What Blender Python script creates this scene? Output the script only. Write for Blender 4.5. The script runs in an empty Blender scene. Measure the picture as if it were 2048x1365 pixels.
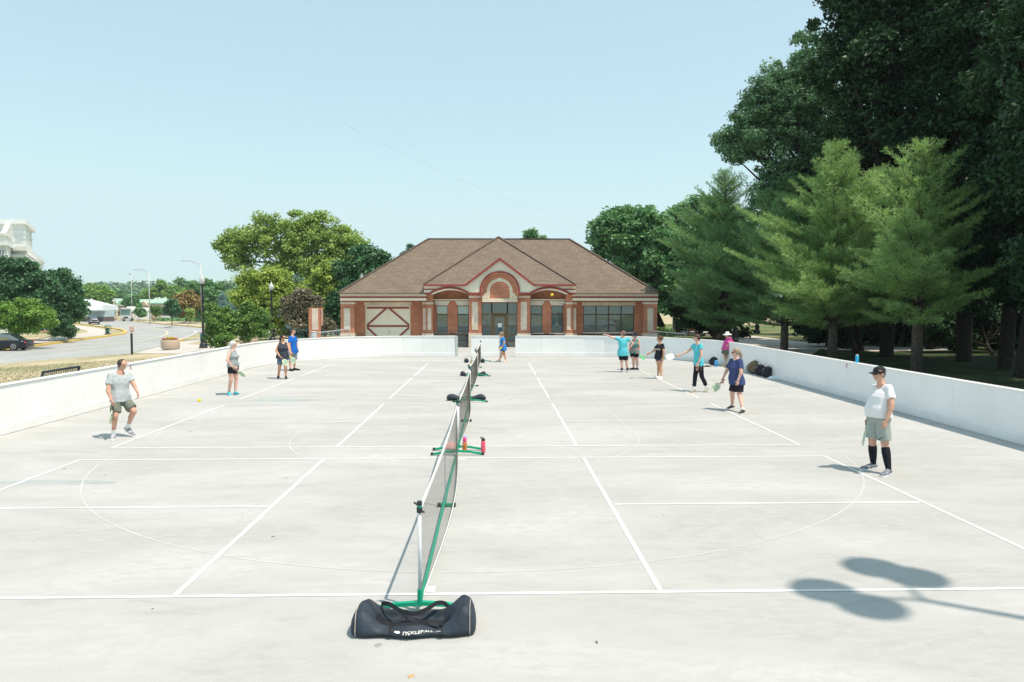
import bpy, bmesh, math, random
import numpy as np
from mathutils import Vector, Matrix, noise
random.seed(7); RNG = np.random.default_rng(11)
sc = bpy.context.scene; C = sc.collection
R = math.radians; PI = math.pi

# ------------------------------------------------------------ camera
H = 2.72; FPX = 1480.0; CU, CV = 1024.0, 682.5
YAW = math.atan(36/1480.0); PITCH = math.atan(76.5/1480.0)
cam_d = bpy.data.cameras.new('camera'); cam = bpy.data.objects.new('camera', cam_d); C.objects.link(cam)
cam_d.sensor_width = 36.0; cam_d.lens = 36.0*FPX/2048.0
cam_d.clip_start = 0.05; cam_d.clip_end = 5000
cam.location = (0, 0, H); cam.rotation_euler = (PI/2 - PITCH, 0, -YAW)
sc.camera = cam
RM = cam.rotation_euler.to_matrix()
AX = (RM @ Vector((1,0,0)), RM @ Vector((0,1,0)), RM @ Vector((0,0,-1)))
CAM = Vector((0, 0, H))
def ray(u, v): return (AX[2]*FPX + AX[0]*(u-CU) + AX[1]*(CV-v)).normalized()
def P(u, v, Y):
    """world point seen at photo pixel (u,v) on the upright plane y=Y"""
    d = ray(u, v); return CAM + d*(Y/d.y)
def G(u, v, z=0.0):
    d = ray(u, v); return CAM + d*((z-H)/d.z)
def hh(x): return 0.0 if x > -11 else (-1.3*(-11-x)/22 if x > -33 else -1.3)
def T(u, v, off=0.0):
    """point of the sloping ground seen at pixel (u,v)"""
    d = ray(u, v); a, b = 1.0, 3000.0
    for _ in range(60):
        m = (a+b)/2; p = CAM + d*m
        if p.z > hh(p.x)+off: a = m
        else: b = m
    return CAM + d*a

# ------------------------------------------------------------ light
SUN_EL = R(65.5); sdx, sdy = 0.85, -0.53
w = bpy.data.worlds.new('World'); sc.world = w; w.use_nodes = True
nt = w.node_tree; bg = nt.nodes['Background']
sky = nt.nodes.new('ShaderNodeTexSky'); sky.sky_type = 'NISHITA'; sky.sun_disc = False
sky.sun_elevation = SUN_EL; sky.sun_rotation = math.atan2(sdx, sdy)
sky.air_density = 1.0; sky.dust_density = 1.0; sky.ozone_density = 1.2; sky.altitude = 100
# thin summer haze over the sky: the Nishita colour, capped at the horizon and mixed with a pale veil
tint = nt.nodes.new('ShaderNodeMix'); tint.data_type = 'RGBA'; tint.blend_type = 'MULTIPLY'; tint.inputs[0].default_value = 1.0
tint.inputs[7].default_value = (0.90, 0.93, 0.80, 1); nt.links.new(sky.outputs[0], tint.inputs[6])
vmin = nt.nodes.new('ShaderNodeVectorMath'); vmin.operation = 'MINIMUM'; vmin.inputs[1].default_value = (3.0, 3.9, 4.0)
nt.links.new(tint.outputs[2], vmin.inputs[0])
veil = nt.nodes.new('ShaderNodeMix'); veil.data_type = 'RGBA'; veil.inputs[0].default_value = 0.56
veil.inputs[7].default_value = (2.62, 3.45, 3.62, 1); nt.links.new(vmin.outputs[0], veil.inputs[6])
nt.links.new(veil.outputs[2], bg.inputs[0]); bg.inputs[1].default_value = 0.15
sd = bpy.data.lights.new('sun', 'SUN'); sun = bpy.data.objects.new('sun', sd); C.objects.link(sun)
sd.energy = 3.1; sd.angle = R(0.6); sd.color = (1.0, 0.85, 0.725)
sv = Vector((sdx*math.cos(SUN_EL), sdy*math.cos(SUN_EL), math.sin(SUN_EL)))
sun.rotation_euler = sv.to_track_quat('Z', 'Y').to_euler(); sun.location = (20, -10, 40)
sc.view_settings.view_transform = 'Standard'; sc.view_settings.look = 'None'
sc.view_settings.exposure = 0.76; sc.view_settings.gamma = 1.0
sc.cycles.max_bounces = 6; sc.cycles.diffuse_bounces = 3; sc.cycles.glossy_bounces = 3
sc.cycles.transmission_bounces = 3; sc.cycles.volume_bounces = 0
sc.cycles.use_denoising = True

# ------------------------------------------------------------ materials
def lin(c):
    if isinstance(c, str):
        c = [int(c[i:i+2], 16)/255 for i in (0, 2, 4)]
        return tuple(x/12.92 if x <= 0.04045 else ((x+0.055)/1.055)**2.4 for x in c)
    return tuple(c)
MATS = {}
def M(name, col, rough=0.7, var=0.12, scale=6.0, bump=0.0, bscale=40.0, metal=0.0, spec=0.4, col2=None, isl=False):
    if name in MATS: return MATS[name]
    m = bpy.data.materials.new(name); m.use_nodes = True; MATS[name] = m
    n = m.node_tree.nodes; L = m.node_tree.links; b = n['Principled BSDF']
    b.inputs['Roughness'].default_value = rough; b.inputs['Metallic'].default_value = metal
    b.inputs['Specular IOR Level'].default_value = spec
    c = lin(col)
    tc = n.new('ShaderNodeTexCoord')
    nz = n.new('ShaderNodeTexNoise'); nz.inputs['Scale'].default_value = scale; nz.inputs['Detail'].default_value = 6
    L.new(tc.outputs['Object'], nz.inputs['Vector'])
    mix = n.new('ShaderNodeMix'); mix.data_type = 'RGBA'
    rmp = n.new('ShaderNodeMapRange'); rmp.inputs[1].default_value = 0.3; rmp.inputs[2].default_value = 0.7
    L.new(nz.outputs[0], rmp.inputs[0]); L.new(rmp.outputs[0], mix.inputs[0])
    c2 = lin(col2) if col2 else tuple(min(1, x*(1+var)) for x in c)
    c1 = c if col2 else tuple(x*(1-var) for x in c)
    mix.inputs[6].default_value = (*c1, 1); mix.inputs[7].default_value = (*c2, 1)
    L.new(mix.outputs[2], b.inputs['Base Color'])
    if bump:
        nb = n.new('ShaderNodeTexNoise'); nb.inputs['Scale'].default_value = bscale; nb.inputs['Detail'].default_value = 4
        L.new(tc.outputs['Object'], nb.inputs['Vector'])
        bp = n.new('ShaderNodeBump'); bp.inputs['Strength'].default_value = bump; bp.inputs['Distance'].default_value = 0.02
        L.new(nb.outputs[0], bp.inputs['Height']); L.new(bp.outputs[0], b.inputs['Normal'])
    return m
def leafmat(name, c1, c2, trans=0.3, nscale=.9, wide=.35):
    c1 = tuple(x*(1-wide) for x in c1); c2 = tuple(min(.7, x*(1+wide*.6)) for x in c2)
    m = bpy.data.materials.new(name); m.use_nodes = True
    n = m.node_tree.nodes; L = m.node_tree.links; n.clear()
    out = n.new('ShaderNodeOutputMaterial'); ge = n.new('ShaderNodeNewGeometry')
    mix = n.new('ShaderNodeMix'); mix.data_type = 'RGBA'
    mix.inputs[6].default_value = (*c1, 1); mix.inputs[7].default_value = (*c2, 1)
    tc = n.new('ShaderNodeTexCoord'); nz = n.new('ShaderNodeTexNoise'); nz.inputs['Scale'].default_value = nscale; nz.inputs['Detail'].default_value = 3
    L.new(tc.outputs['Object'], nz.inputs['Vector']); mr = n.new('ShaderNodeMapRange'); mr.inputs[1].default_value = .36; mr.inputs[2].default_value = .64
    L.new(nz.outputs[0], mr.inputs[0]); av = n.new('ShaderNodeMix'); av.data_type = 'FLOAT'; av.inputs[0].default_value = .5
    L.new(mr.outputs[0], av.inputs[2]); L.new(ge.outputs['Random Per Island'], av.inputs[3]); L.new(av.outputs[0], mix.inputs[0])
    d = n.new('ShaderNodeBsdfPrincipled'); d.inputs['Roughness'].default_value = 0.5; d.inputs['Specular IOR Level'].default_value = 0.35
    t = n.new('ShaderNodeBsdfTranslucent'); ms = n.new('ShaderNodeMixShader'); ms.inputs[0].default_value = trans
    L.new(mix.outputs[2], d.inputs['Base Color']); L.new(mix.outputs[2], t.inputs[0])
    L.new(d.outputs[0], ms.inputs[1]); L.new(t.outputs[0], ms.inputs[2]); L.new(ms.outputs[0], out.inputs[0])
    return m
def brickmat(name, c1, c2, mortar, bw=0.21, rh=0.075, ms=0.011, bump=0.3, kz=1.0, patch=.2):
    m = bpy.data.materials.new(name); m.use_nodes = True
    n = m.node_tree.nodes; L = m.node_tree.links; b = n['Principled BSDF']; b.inputs['Roughness'].default_value = 0.85
    tc = n.new('ShaderNodeTexCoord'); sp = n.new('ShaderNodeSeparateXYZ'); L.new(tc.outputs['Object'], sp.inputs[0])
    ad = n.new('ShaderNodeMath'); ad.operation = 'ADD'; L.new(sp.outputs[0], ad.inputs[0]); L.new(sp.outputs[1], ad.inputs[1])
    mz = n.new('ShaderNodeMath'); mz.operation = 'MULTIPLY'; mz.inputs[1].default_value = kz; L.new(sp.outputs[2], mz.inputs[0])
    cb = n.new('ShaderNodeCombineXYZ'); L.new(ad.outputs[0], cb.inputs[0]); L.new(mz.outputs[0], cb.inputs[1])
    br = n.new('ShaderNodeTexBrick'); L.new(cb.outputs[0], br.inputs['Vector'])
    br.inputs['Scale'].default_value = 1; br.inputs['Brick Width'].default_value = bw; br.inputs['Row Height'].default_value = rh
    br.inputs['Mortar Size'].default_value = ms; br.inputs['Color1'].default_value = (*c1, 1)
    br.inputs['Color2'].default_value = (*c2, 1); br.inputs['Mortar'].default_value = (*mortar, 1); br.inputs['Bias'].default_value = -0.1
    nz = n.new('ShaderNodeTexNoise'); nz.inputs['Scale'].default_value = 1.3; nz.inputs['Detail'].default_value = 8
    L.new(tc.outputs['Object'], nz.inputs['Vector'])
    mr = n.new('ShaderNodeMapRange'); mr.inputs[1].default_value = .3; mr.inputs[2].default_value = .7
    mr.inputs[3].default_value = 1-patch; mr.inputs[4].default_value = 1+patch*.8; L.new(nz.outputs[0], mr.inputs[0])
    mx = n.new('ShaderNodeMix'); mx.data_type = 'RGBA'; mx.blend_type = 'MULTIPLY'; mx.inputs[0].default_value = 1
    L.new(br.outputs[0], mx.inputs[6]); L.new(mr.outputs[0], mx.inputs[7]); L.new(mx.outputs[2], b.inputs['Base Color'])
    bp = n.new('ShaderNodeBump'); bp.inputs['Strength'].default_value = bump; bp.inputs['Distance'].default_value = 0.01
    inv = n.new('ShaderNodeMath'); inv.operation = 'SUBTRACT'; inv.inputs[0].default_value = 1; L.new(br.outputs[1], inv.inputs[1])
    L.new(inv.outputs[0], bp.inputs['Height']); L.new(bp.outputs[0], b.inputs['Normal'])
    return m
def groundmat(name, cols, scales, rough=0.9, bump=0.2, bscale=60, stretch=(1,1,1), stops=(0.35,0.65), fine=0.15):
    """base colour from layered noise: big patches between cols[0..2], fine grain on top"""
    m = bpy.data.materials.new(name); m.use_nodes = True
    n = m.node_tree.nodes; L = m.node_tree.links; b = n['Principled BSDF']; b.inputs['Roughness'].default_value = rough
    b.inputs['Specular IOR Level'].default_value = 0.25
    tc = n.new('ShaderNodeTexCoord'); mp = n.new('ShaderNodeMapping'); mp.inputs['Scale'].default_value = stretch
    L.new(tc.outputs['Object'], mp.inputs[0]); cur = None
    for i, s in enumerate(scales):
        nz = n.new('ShaderNodeTexNoise'); nz.inputs['Scale'].default_value = s; nz.inputs['Detail'].default_value = 9
        nz.inputs['Roughness'].default_value = 0.62; nz.inputs['Distortion'].default_value = 0.4
        L.new(mp.outputs[0], nz.inputs['Vector'])
        mr = n.new('ShaderNodeMapRange'); mr.inputs[1].default_value = stops[0]; mr.inputs[2].default_value = stops[1]
        L.new(nz.outputs[0], mr.inputs[0])
        mx = n.new('ShaderNodeMix'); mx.data_type = 'RGBA'; L.new(mr.outputs[0], mx.inputs[0])
        if cur is None: mx.inputs[6].default_value = (*cols[0], 1)
        else: L.new(cur, mx.inputs[6]); 
        mx.inputs[7].default_value = (*cols[i+1], 1)
        cur = mx.outputs[2]
    fn = n.new('ShaderNodeTexNoise'); fn.inputs['Scale'].default_value = bscale; fn.inputs['Detail'].default_value = 5
    L.new(tc.outputs['Object'], fn.inputs['Vector'])
    mr = n.new('ShaderNodeMapRange'); mr.inputs[1].default_value = .25; mr.inputs[2].default_value = .75
    mr.inputs[3].default_value = 1-fine; mr.inputs[4].default_value = 1+fine; L.new(fn.outputs[0], mr.inputs[0])
    mx = n.new('ShaderNodeMix'); mx.data_type = 'RGBA'; mx.blend_type = 'MULTIPLY'; mx.inputs[0].default_value = 1
    L.new(cur, mx.inputs[6]); L.new(mr.outputs[0], mx.inputs[7]); L.new(mx.outputs[2], b.inputs['Base Color'])
    bp = n.new('ShaderNodeBump'); bp.inputs['Strength'].default_value = bump; bp.inputs['Distance'].default_value = 0.01
    L.new(fn.outputs[0], bp.inputs['Height']); L.new(bp.outputs[0], b.inputs['Normal'])
    return m
def glassmat(name, col, rough=0.03, refl=0.14):
    m = bpy.data.materials.new(name); m.use_nodes = True
    n = m.node_tree.nodes; L = m.node_tree.links; b = n['Principled BSDF']
    b.inputs['Base Color'].default_value = (*col, 1); b.inputs['Roughness'].default_value = 0.3
    g = n.new('ShaderNodeBsdfGlossy'); g.inputs['Roughness'].default_value = rough; g.inputs[0].default_value = (.85, .93, .93, 1)
    fr = n.new('ShaderNodeFresnel'); fr.inputs[0].default_value = 1.5
    nz = n.new('ShaderNodeTexNoise'); nz.inputs['Scale'].default_value = 1.1; nz.inputs['Detail'].default_value = 1
    tc = n.new('ShaderNodeTexCoord'); L.new(tc.outputs['Object'], nz.inputs['Vector'])
    bp = n.new('ShaderNodeBump'); bp.inputs['Strength'].default_value = 0.12; bp.inputs['Distance'].default_value = 0.05
    L.new(nz.outputs[0], bp.inputs['Height']); L.new(bp.outputs[0], g.inputs['Normal'])
    mx = n.new('ShaderNodeMath'); mx.operation = 'MAXIMUM'; mx.inputs[1].default_value = refl; L.new(fr.outputs[0], mx.inputs[0])
    ms = n.new('ShaderNodeMixShader'); L.new(mx.outputs[0], ms.inputs[0]); L.new(b.outputs[0], ms.inputs[1]); L.new(g.outputs[0], ms.inputs[2])
    L.new(ms.outputs[0], n['Material Output'].inputs[0])
    return m

# ------------------------------------------------------------ mesh helpers
class MB:
    def __init__(s): s.v = []; s.f = []
    def add(s, vs, fs):
        o = len(s.v); s.v += [tuple(p) for p in vs]; s.f += [tuple(i+o for i in f) for f in fs]; return s
    def box(s, c, size, rot=None):
        hx, hy, hz = [k/2 for k in size]; c = Vector(c)
        ps = [Vector((x, y, z)) for z in (-hz, hz) for y in (-hy, hy) for x in (-hx, hx)]
        if rot is not None: ps = [rot @ p for p in ps]
        return s.add([c+p for p in ps], [(0,2,3,1),(4,5,7,6),(0,1,5,4),(2,6,7,3),(0,4,6,2),(1,3,7,5)])
    def bb(s, x0, x1, y0, y1, z0, z1):
        return s.box(((x0+x1)/2, (y0+y1)/2, (z0+z1)/2), (abs(x1-x0), abs(y1-y0), abs(z1-z0)))
    def bar(s, a, b, wd, th, up=(0,0,1)):
        a = Vector(a); b = Vector(b); d = (b-a); l = d.length; d.normalize(); up = Vector(up)
        if abs(d.dot(up)) > .99: up = Vector((0,1,0))
        x = d.cross(up).normalized(); z = x.cross(d)
        return s.box((a+b)/2, (wd, l, th), Matrix((x, d, z)).transposed())
    def loft(s, rings, cap=True, closed=False):
        n = len(rings[0]); o = len(s.v)
        for r in rings: s.v += [tuple(p) for p in r]
        m = len(rings)
        for i in range(m if closed else m-1):
            for j in range(n):
                a = o+i*n+j; b = o+i*n+(j+1) % n; k = o+((i+1) % m)*n
                s.f.append((a, b, k+(j+1) % n, k+j))
        if cap and not closed:
            s.f.append(tuple(o+j for j in reversed(range(n)))); s.f.append(tuple(o+(m-1)*n+j for j in range(n)))
        return s
    def tube(s, pts, r, n=8, cap=True):
        pts = [Vector(p) for p in pts]; rs = r if isinstance(r, (list, tuple)) else [r]*len(pts)
        rings = []; prev = None
        for i, p in enumerate(pts):
            d = (pts[min(i+1, len(pts)-1)] - pts[max(i-1, 0)]).normalized()
            if prev is None:
                a = Vector((0,0,1)) if abs(d.z) < .9 else Vector((1,0,0)); prev = (a - d*a.dot(d)).normalized()
            else: prev = (prev - d*prev.dot(d)).normalized()
            q = d.cross(prev)
            rings.append([p + (prev*math.cos(t) + q*math.sin(t))*rs[i] for t in [2*PI*k/n for k in range(n)]])
        return s.loft(rings, cap)
    def lathe(s, prof, c=(0,0,0), n=20, sx=1, sy=1, cap=True):
        c = Vector(c)
        return s.loft([[c + Vector((r*math.cos(2*PI*k/n)*sx, r*math.sin(2*PI*k/n)*sy, z)) for k in range(n)] for r, z in prof], cap)
    def prism(s, poly, off):
        n = len(poly); off = Vector(off); a = [Vector(p) for p in poly]; b = [p+off for p in a]
        fs = [tuple(range(n)), tuple(reversed(range(n, 2*n)))] + [(i, n+i, n+(i+1) % n, (i+1) % n) for i in range(n)]
        return s.add(a+b, fs)
    def ball(s, c, r, n=12, sc_=(1,1,1)):
        c = Vector(c)
        pr = [(max(math.sin(PI*i/(n//2+1)), .02)*r, -math.cos(PI*i/(n//2+1))*r) for i in range(n//2+2)]
        return s.loft([[c + Vector((q*math.cos(2*PI*k/n)*sc_[0], q*math.sin(2*PI*k/n)*sc_[1], z*sc_[2])) for k in range(n)] for q, z in pr])
    def capsule(s, A, B, ra, rb, W=None, kw=1.0, kd=1.0, n=14, flat=False):
        """tapered capsule; W: width axis, kw/kd: stretch along it and across"""
        A = Vector(A); B = Vector(B); d = B-A; l = d.length
        if l < 1e-5: d = Vector((0,0,1)); l = 1e-5
        d.normalize()
        a = Vector(W) if W is not None else (Vector((0,0,1)) if abs(d.z) < .9 else Vector((1,0,0)))
        a = (a - d*a.dot(d)).normalized(); q = d.cross(a)
        st = []
        if flat: st = [(0, ra*.5), (0, ra), (l, rb), (l, rb*.5)]
        else:
            for t in (.15, .5, .85): st.append((-ra*math.cos(t*PI/2), ra*math.sin(t*PI/2)))
            st += [(0, ra), (l, rb)]
            for t in (.85, .5, .15): st.append((l+rb*math.cos(t*PI/2), rb*math.sin(t*PI/2)))
        return s.loft([[A + d*h + (a*math.cos(2*PI*k/n)*kw + q*math.sin(2*PI*k/n)*kd)*r for k in range(n)] for h, r in st])

def mesh_of(name, mb, mat, smooth=False):
    me = bpy.data.meshes.new(name); me.from_pydata(mb.v, [], mb.f); me.update()
    bm = bmesh.new(); bm.from_mesh(me); bmesh.ops.recalc_face_normals(bm, faces=bm.faces); bm.to_mesh(me); bm.free()
    if mat: me.materials.append(mat)
    if smooth:
        for p in me.polygons: p.use_smooth = True
    return me
def obj(name, mb, mat, parent=None, smooth=False, bevel=0.0):
    if parent is not None:
        ox = Vector((0,0,0)); q = parent
        while q is not None: ox += q.location; q = q.parent
        mb.v = [(p[0]-ox.x, p[1]-ox.y, p[2]-ox.z) for p in mb.v]
    o = bpy.data.objects.new(name, mesh_of(name, mb, mat, smooth)); C.objects.link(o)
    if parent is not None: o.parent = parent
    if bevel:
        b = o.modifiers.new('bevel', 'BEVEL'); b.width = bevel; b.segments = 2; b.limit_method = 'ANGLE'
    return o
def tag(o, label=None, cat=None, group=None, kind=None):
    for k, v in (('label', label), ('category', cat), ('group', group), ('kind', kind)):
        if v: o[k] = v
    return o
def thing(name, label, cat, loc=(0,0,0), rz=0, group=None):
    o = bpy.data.objects.new(name, None); C.objects.link(o); o.location = loc; o.rotation_euler = (0,0,rz)
    o.empty_display_size = .2
    return tag(o, label, cat, group)
def place(o, loc, rz=0): o.location = loc; o.rotation_euler = (0,0,rz); return o
def copytree(o, parent=None):
    c = o.copy(); C.objects.link(c); c.parent = parent
    for ch in list(o.children): copytree(ch, c)
    return c
def dup(o, loc, rz=0, label=None, scale=None):
    c = copytree(o); c.location = loc; c.rotation_euler = (0,0,rz)
    if label: c['label'] = label
    if scale: c.scale = scale
    return c
def sheet(name, pts, mat, off, kind='structure'):
    """flat ground sheet that follows the ground slope; pts are (x,y)"""
    bm = bmesh.new(); vs = [bm.verts.new((p[0], p[1], 0)) for p in pts]; bm.faces.new(vs)
    for xc in (-11, -33):
        bmesh.ops.bisect_plane(bm, geom=bm.verts[:]+bm.edges[:]+bm.faces[:], plane_co=(xc,0,0), plane_no=(1,0,0))
    bmesh.ops.triangulate(bm, faces=bm.faces[:])
    for v_ in bm.verts: v_.co.z = hh(v_.co.x)+off
    bmesh.ops.recalc_face_normals(bm, faces=bm.faces[:])
    for f in bm.faces:
        if f.normal.z < 0: f.normal_flip()
    me = bpy.data.meshes.new(name); bm.to_mesh(me); bm.free(); me.materials.append(mat)
    o = bpy.data.objects.new(name, me); C.objects.link(o); o['kind'] = kind; return o
def text_mb(s, size, ext=0.002, bold=0.0):
    cu = bpy.data.curves.new('t', 'FONT'); cu.body = s; cu.size = size; cu.extrude = ext; cu.align_x = 'CENTER'; cu.align_y = 'CENTER'; cu.offset = bold
    o = bpy.data.objects.new('t', cu); C.objects.link(o)
    dg = bpy.context.evaluated_depsgraph_get(); me = bpy.data.meshes.new_from_object(o.evaluated_get(dg))
    mb = MB(); mb.v = [tuple(v.co) for v in me.vertices]; mb.f = [tuple(p.vertices) for p in me.polygons]
    bpy.data.objects.remove(o); bpy.data.curves.remove(cu); return mb
def xf(mb, loc, X=(1,0,0), Y=(0,0,1)):
    """lay a flat text mesh: its x along X, its y along Y"""
    X = Vector(X).normalized(); Y = Vector(Y).normalized(); Z = X.cross(Y); loc = Vector(loc)
    mb.v = [tuple(loc + X*p[0] + Y*p[1] + Z*p[2]) for p in mb.v]; return mb
# ------------------------------------------------------------ ground
m_conc = groundmat('court concrete', [(.395,.405,.39), (.44,.452,.44), (.372,.386,.374), (.475,.487,.478), (.42,.432,.42)], [.35, 1.3, .22, 4.5], rough=.85, bump=.3, bscale=70, stretch=(1,2.4,1), stops=(.46,.62), fine=.07)
m_line = M('court paint', (.63,.65,.65), rough=.6, col2=(.76,.78,.78), scale=7)
m_thin = M('worn paint', (.445,.455,.445), rough=.7, col2=(.54,.55,.545), scale=2)
m_dry = groundmat('dry grass', [(.44,.37,.235), (.54,.47,.33), (.27,.28,.15)], [.5, .16], bump=1.0, bscale=25, stops=(.4,.62), fine=.35)
m_lawn = groundmat('park grass', [(.06,.11,.03), (.10,.15,.045), (.22,.20,.09)], [.6, .12], bump=1.0, bscale=25, stops=(.4,.65), fine=.35)
m_field = groundmat('dry field', [(.40,.34,.21), (.46,.39,.26)], [.05], bump=.5, bscale=5, fine=.2)
m_road = groundmat('road asphalt', [(.36,.38,.375), (.42,.435,.43), (.32,.34,.335)], [.2, .6], bump=.2, bscale=40, stretch=(1,.3,1), fine=.08)
m_walk = groundmat('walk concrete', [(.48,.46,.42), (.55,.53,.49)], [.5], bump=.15, bscale=40, fine=.08)
m_kerbY = M('yellow kerb paint', (.62,.45,.12), var=.15, scale=3)
m_kerb = M('kerb concrete', (.5,.48,.44), var=.1)

sheet('dry_lawn', [(-900,-60), (900,-60), (900,1500), (-900,1500)], m_dry, -0.03)
sheet('park_lawn', [(10.4,-40), (90,-40), (120,140), (-13,140), (-13,56), (12.5,50)], m_lawn, -0.02)
m_floor = groundmat('shaded wood floor', [(.018,.035,.012), (.05,.09,.022), (.045,.05,.022)], [.5, 1.6], bump=1.0, bscale=25, stops=(.45,.62), fine=.35)  # ground colour darkened to paint in the shade under the crowns
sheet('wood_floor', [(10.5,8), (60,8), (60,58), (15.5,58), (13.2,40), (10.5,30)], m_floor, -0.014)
sheet('dry_field', [(14,96), (120,72), (130,139), (10,139)], m_field, -0.012)
sheet('park_path', [G(*p)[:2] for p in [(1440,672),(1500,671),(1600,683),(1760,694),(1900,694),(1900,700),(1740,703),(1640,698),(1620,712),(1540,718),(1490,700),(1440,684)]], m_walk, -0.008)
sheet('shelter_floor', [G(*p)[:2] for p in [(1345,660),(1345,668),(1440,672),(1450,662)]], m_walk, -0.012)
sheet('court_floor', [(-10.32,-14), (10.32,-14), (10.32,40), (10.6,60), (-10.6,60), (-10.32,40)], m_conc, 0.0)
# roads beside the rink
sheet('main_road', [T(*p)[:2] for p in [(-260,752),(-120,738),(14,726),(120,717),(260,707),(330,690),(358,682.5),(372,676),(398,666),(440,658),(460,652),(430,650),(410,656.5),(330,649.5),(262,642.2),(262,639.2),(130,639),(100,641),(100,648.5),(138,646),(190,653),(235,659.5),(252,664.5),(248,669),(220,673.5),(150,683),(55,696),(-120,712),(-260,726)]], m_road, -0.018)
sheet('car_park', [T(*p)[:2] for p in [(262,638.9),(262,631),(420,631),(430,637)]], m_road, -0.014)
sheet('walkway', [T(*p)[:2] for p in [(-20,694),(50,683),(100,676),(150,669),(177,664.5),(172,661),(141,656),(134,651.5),(160,651.5),(200,657),(227,664),(212,669.5),(150,677),(100,683),(50,689),(-20,701)]], m_walk, -0.018)
sheet('plaza', [T(*p)[:2] for p in [(268,706.5),(330,691),(359,683.5),(366,684),(400,677),(440,669),(440,674),(374,688.5),(420,690),(540,688.5),(625,684),(682,674),(682,700),(500,716),(396,708)]], m_walk, -0.014)
sheet('far_sidewalk', [T(*p)[:2] for p in [(268,640.5),(330,645),(410,651),(410,653),(330,647),(268,641.7)]], m_walk, -0.018)
def kerb(name, pix, mat, wd=.30, hgt=.13):
    mb = MB(); pts = [T(*p) for p in pix]
    dense = []
    for a, b in zip(pts, pts[1:]):
        k = max(1, int((b-a).length/3))
        dense += [a.lerp(b, i/k) for i in range(k)]
    dense.append(pts[-1]); rings = []
    for i, p in enumerate(dense):
        d = (dense[min(i+1, len(dense)-1)] - dense[max(i-1, 0)]); d.z = 0; d.normalize(); n_ = Vector((-d.y, d.x, 0))*wd/2
        z = hh(p.x)
        rings.append([(p.x-n_.x, p.y-n_.y, z-.1), (p.x+n_.x, p.y+n_.y, z-.1), (p.x+n_.x, p.y+n_.y, z+hgt-.03), (p.x-n_.x, p.y-n_.y, z+hgt-.03)])
    mb.loft(rings); o = obj(name, mb, mat); o['kind'] = 'structure'; return o
kerb('kerb', [(-120,711),(55,695),(150,682),(220,672.6),(246,668.4),(252,664.6),(246,661.4),(235,659),(190,652.6),(138,645.6)], m_kerbY, wd=.45, hgt=.16)
kerb('kerb', [(262,642),(330,649.3),(410,656.3),(432,650)], m_kerbY, wd=.5, hgt=.16)
kerb('kerb', [(-120,739),(14,727),(120,718),(260,708)], m_kerb, wd=.3, hgt=.06)
kerb('kerb', [(345,686),(358,682.7),(366,679.5)], m_kerbY)
def roadline(pix, wd, mat, off=-.012):
    mb = MB(); pts = [T(*p) for p in pix]; dn = []
    for a, b in zip(pts, pts[1:]): dn += [a.lerp(b, i/6) for i in range(6)]
    dn.append(pts[-1])
    n = len(dn)
    for i, p in enumerate(dn):
        d = dn[min(i+1, n-1)]-dn[max(i-1, 0)]; d.z = 0; d.normalize(); n_ = Vector((-d.y, d.x, 0))*wd/2
        for q in (p-n_, p+n_): mb.v.append((q.x, q.y, hh(q.x)+off))
    mb.f = [(2*i, 2*i+2, 2*i+3, 2*i+1) for i in range(n-1)]
    o = obj('lane_marking', mb, mat); o['kind'] = 'structure'
m_fy = M('faded yellow paint', (.55,.50,.36), var=.1)
for dx in (0,): roadline([(20,708+dx),(80,702+dx),(150,696+dx),(205,691+dx),(250,686+dx),(290,680+dx),(320,674+dx),(333,669.5+dx),(336,665.5+dx),(331,661.5+dx),(310,657.6+dx),(290,655.3+dx),(230,650+dx),(190,646.5+dx)], .28, m_fy)
roadline([(150,709),(240,702),(300,694),(340,685),(372,674.5),(388,668),(393,664.5),(389,661),(350,656.2),(300,650.5)], .13, m_line)

# court lines: 4 courts, white tape lines
XL, XR, NL, NR = -7.18, 5.86, -2.97, 1.57
CY = [(6.80,12.87), (13.92,19.85), (20.95,26.75), (27.55,33.15)]
def rect(mb, x0, x1, y0, y1, z): mb.add([(x0,y0,z),(x1,y0,z),(x1,y1,z),(x0,y1,z)], [(0,1,2,3)])
mb = MB()
for i, (y0, y1) in enumerate(CY):
    z = .004; t = .052
    rect(mb, -14 if False else XL, XR, y0-t/2, y0+t/2, z); rect(mb, XL, XR, y1-t/2, y1+t/2, z)
    for x in (XL, XR, NL, NR): rect(mb, x-t/2, x+t/2, y0+t/2+.002, y1-t/2-.002, z)
    ym = (y0+y1)/2
    rect(mb, XL+t, NL-t, ym-t/2, ym+t/2, z); rect(mb, NR+t, XR-t, ym-t/2, ym+t/2, z)
rect(mb, -.64, -.56, 6.84, 6.99, .0045); rect(mb, -.72, -.5, 12.72, 12.80, .0045)
obj('court_line', mb, m_line)['kind'] = 'structure'
def arcline(pts, wd, z=.0012):
    mb = MB(); P_ = [Vector((*p, 0)) for p in pts]; n = len(P_)
    for i, p in enumerate(P_):
        d = (P_[min(i+1, n-1)]-P_[max(i-1, 0)]).normalized(); n_ = Vector((-d.y, d.x, 0))*wd/2
        mb.v += [tuple(p-n_+Vector((0,0,z))), tuple(p+n_+Vector((0,0,z)))]
    mb.f = [(2*i, 2*i+2, 2*i+3, 2*i+1) for i in range(n-1)]
    return mb
def arc(cx, cy, r, a0, a1, n=60, ry=None): return [(cx+r*math.cos(a0+(a1-a0)*i/n), cy+(ry or r)*math.sin(a0+(a1-a0)*i/n)) for i in range(n+1)]
k1 = arc(-.57, 15.15, 3.5, 0, -PI); k1 = [(2.80, 24.5)] + [(2.93,15.2)] + k1[1:-1] + [(-4.07,15.2), (-4.0,24.5)]
obj('worn_line', arcline(k1, .024), m_thin)['kind'] = 'structure'
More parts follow.
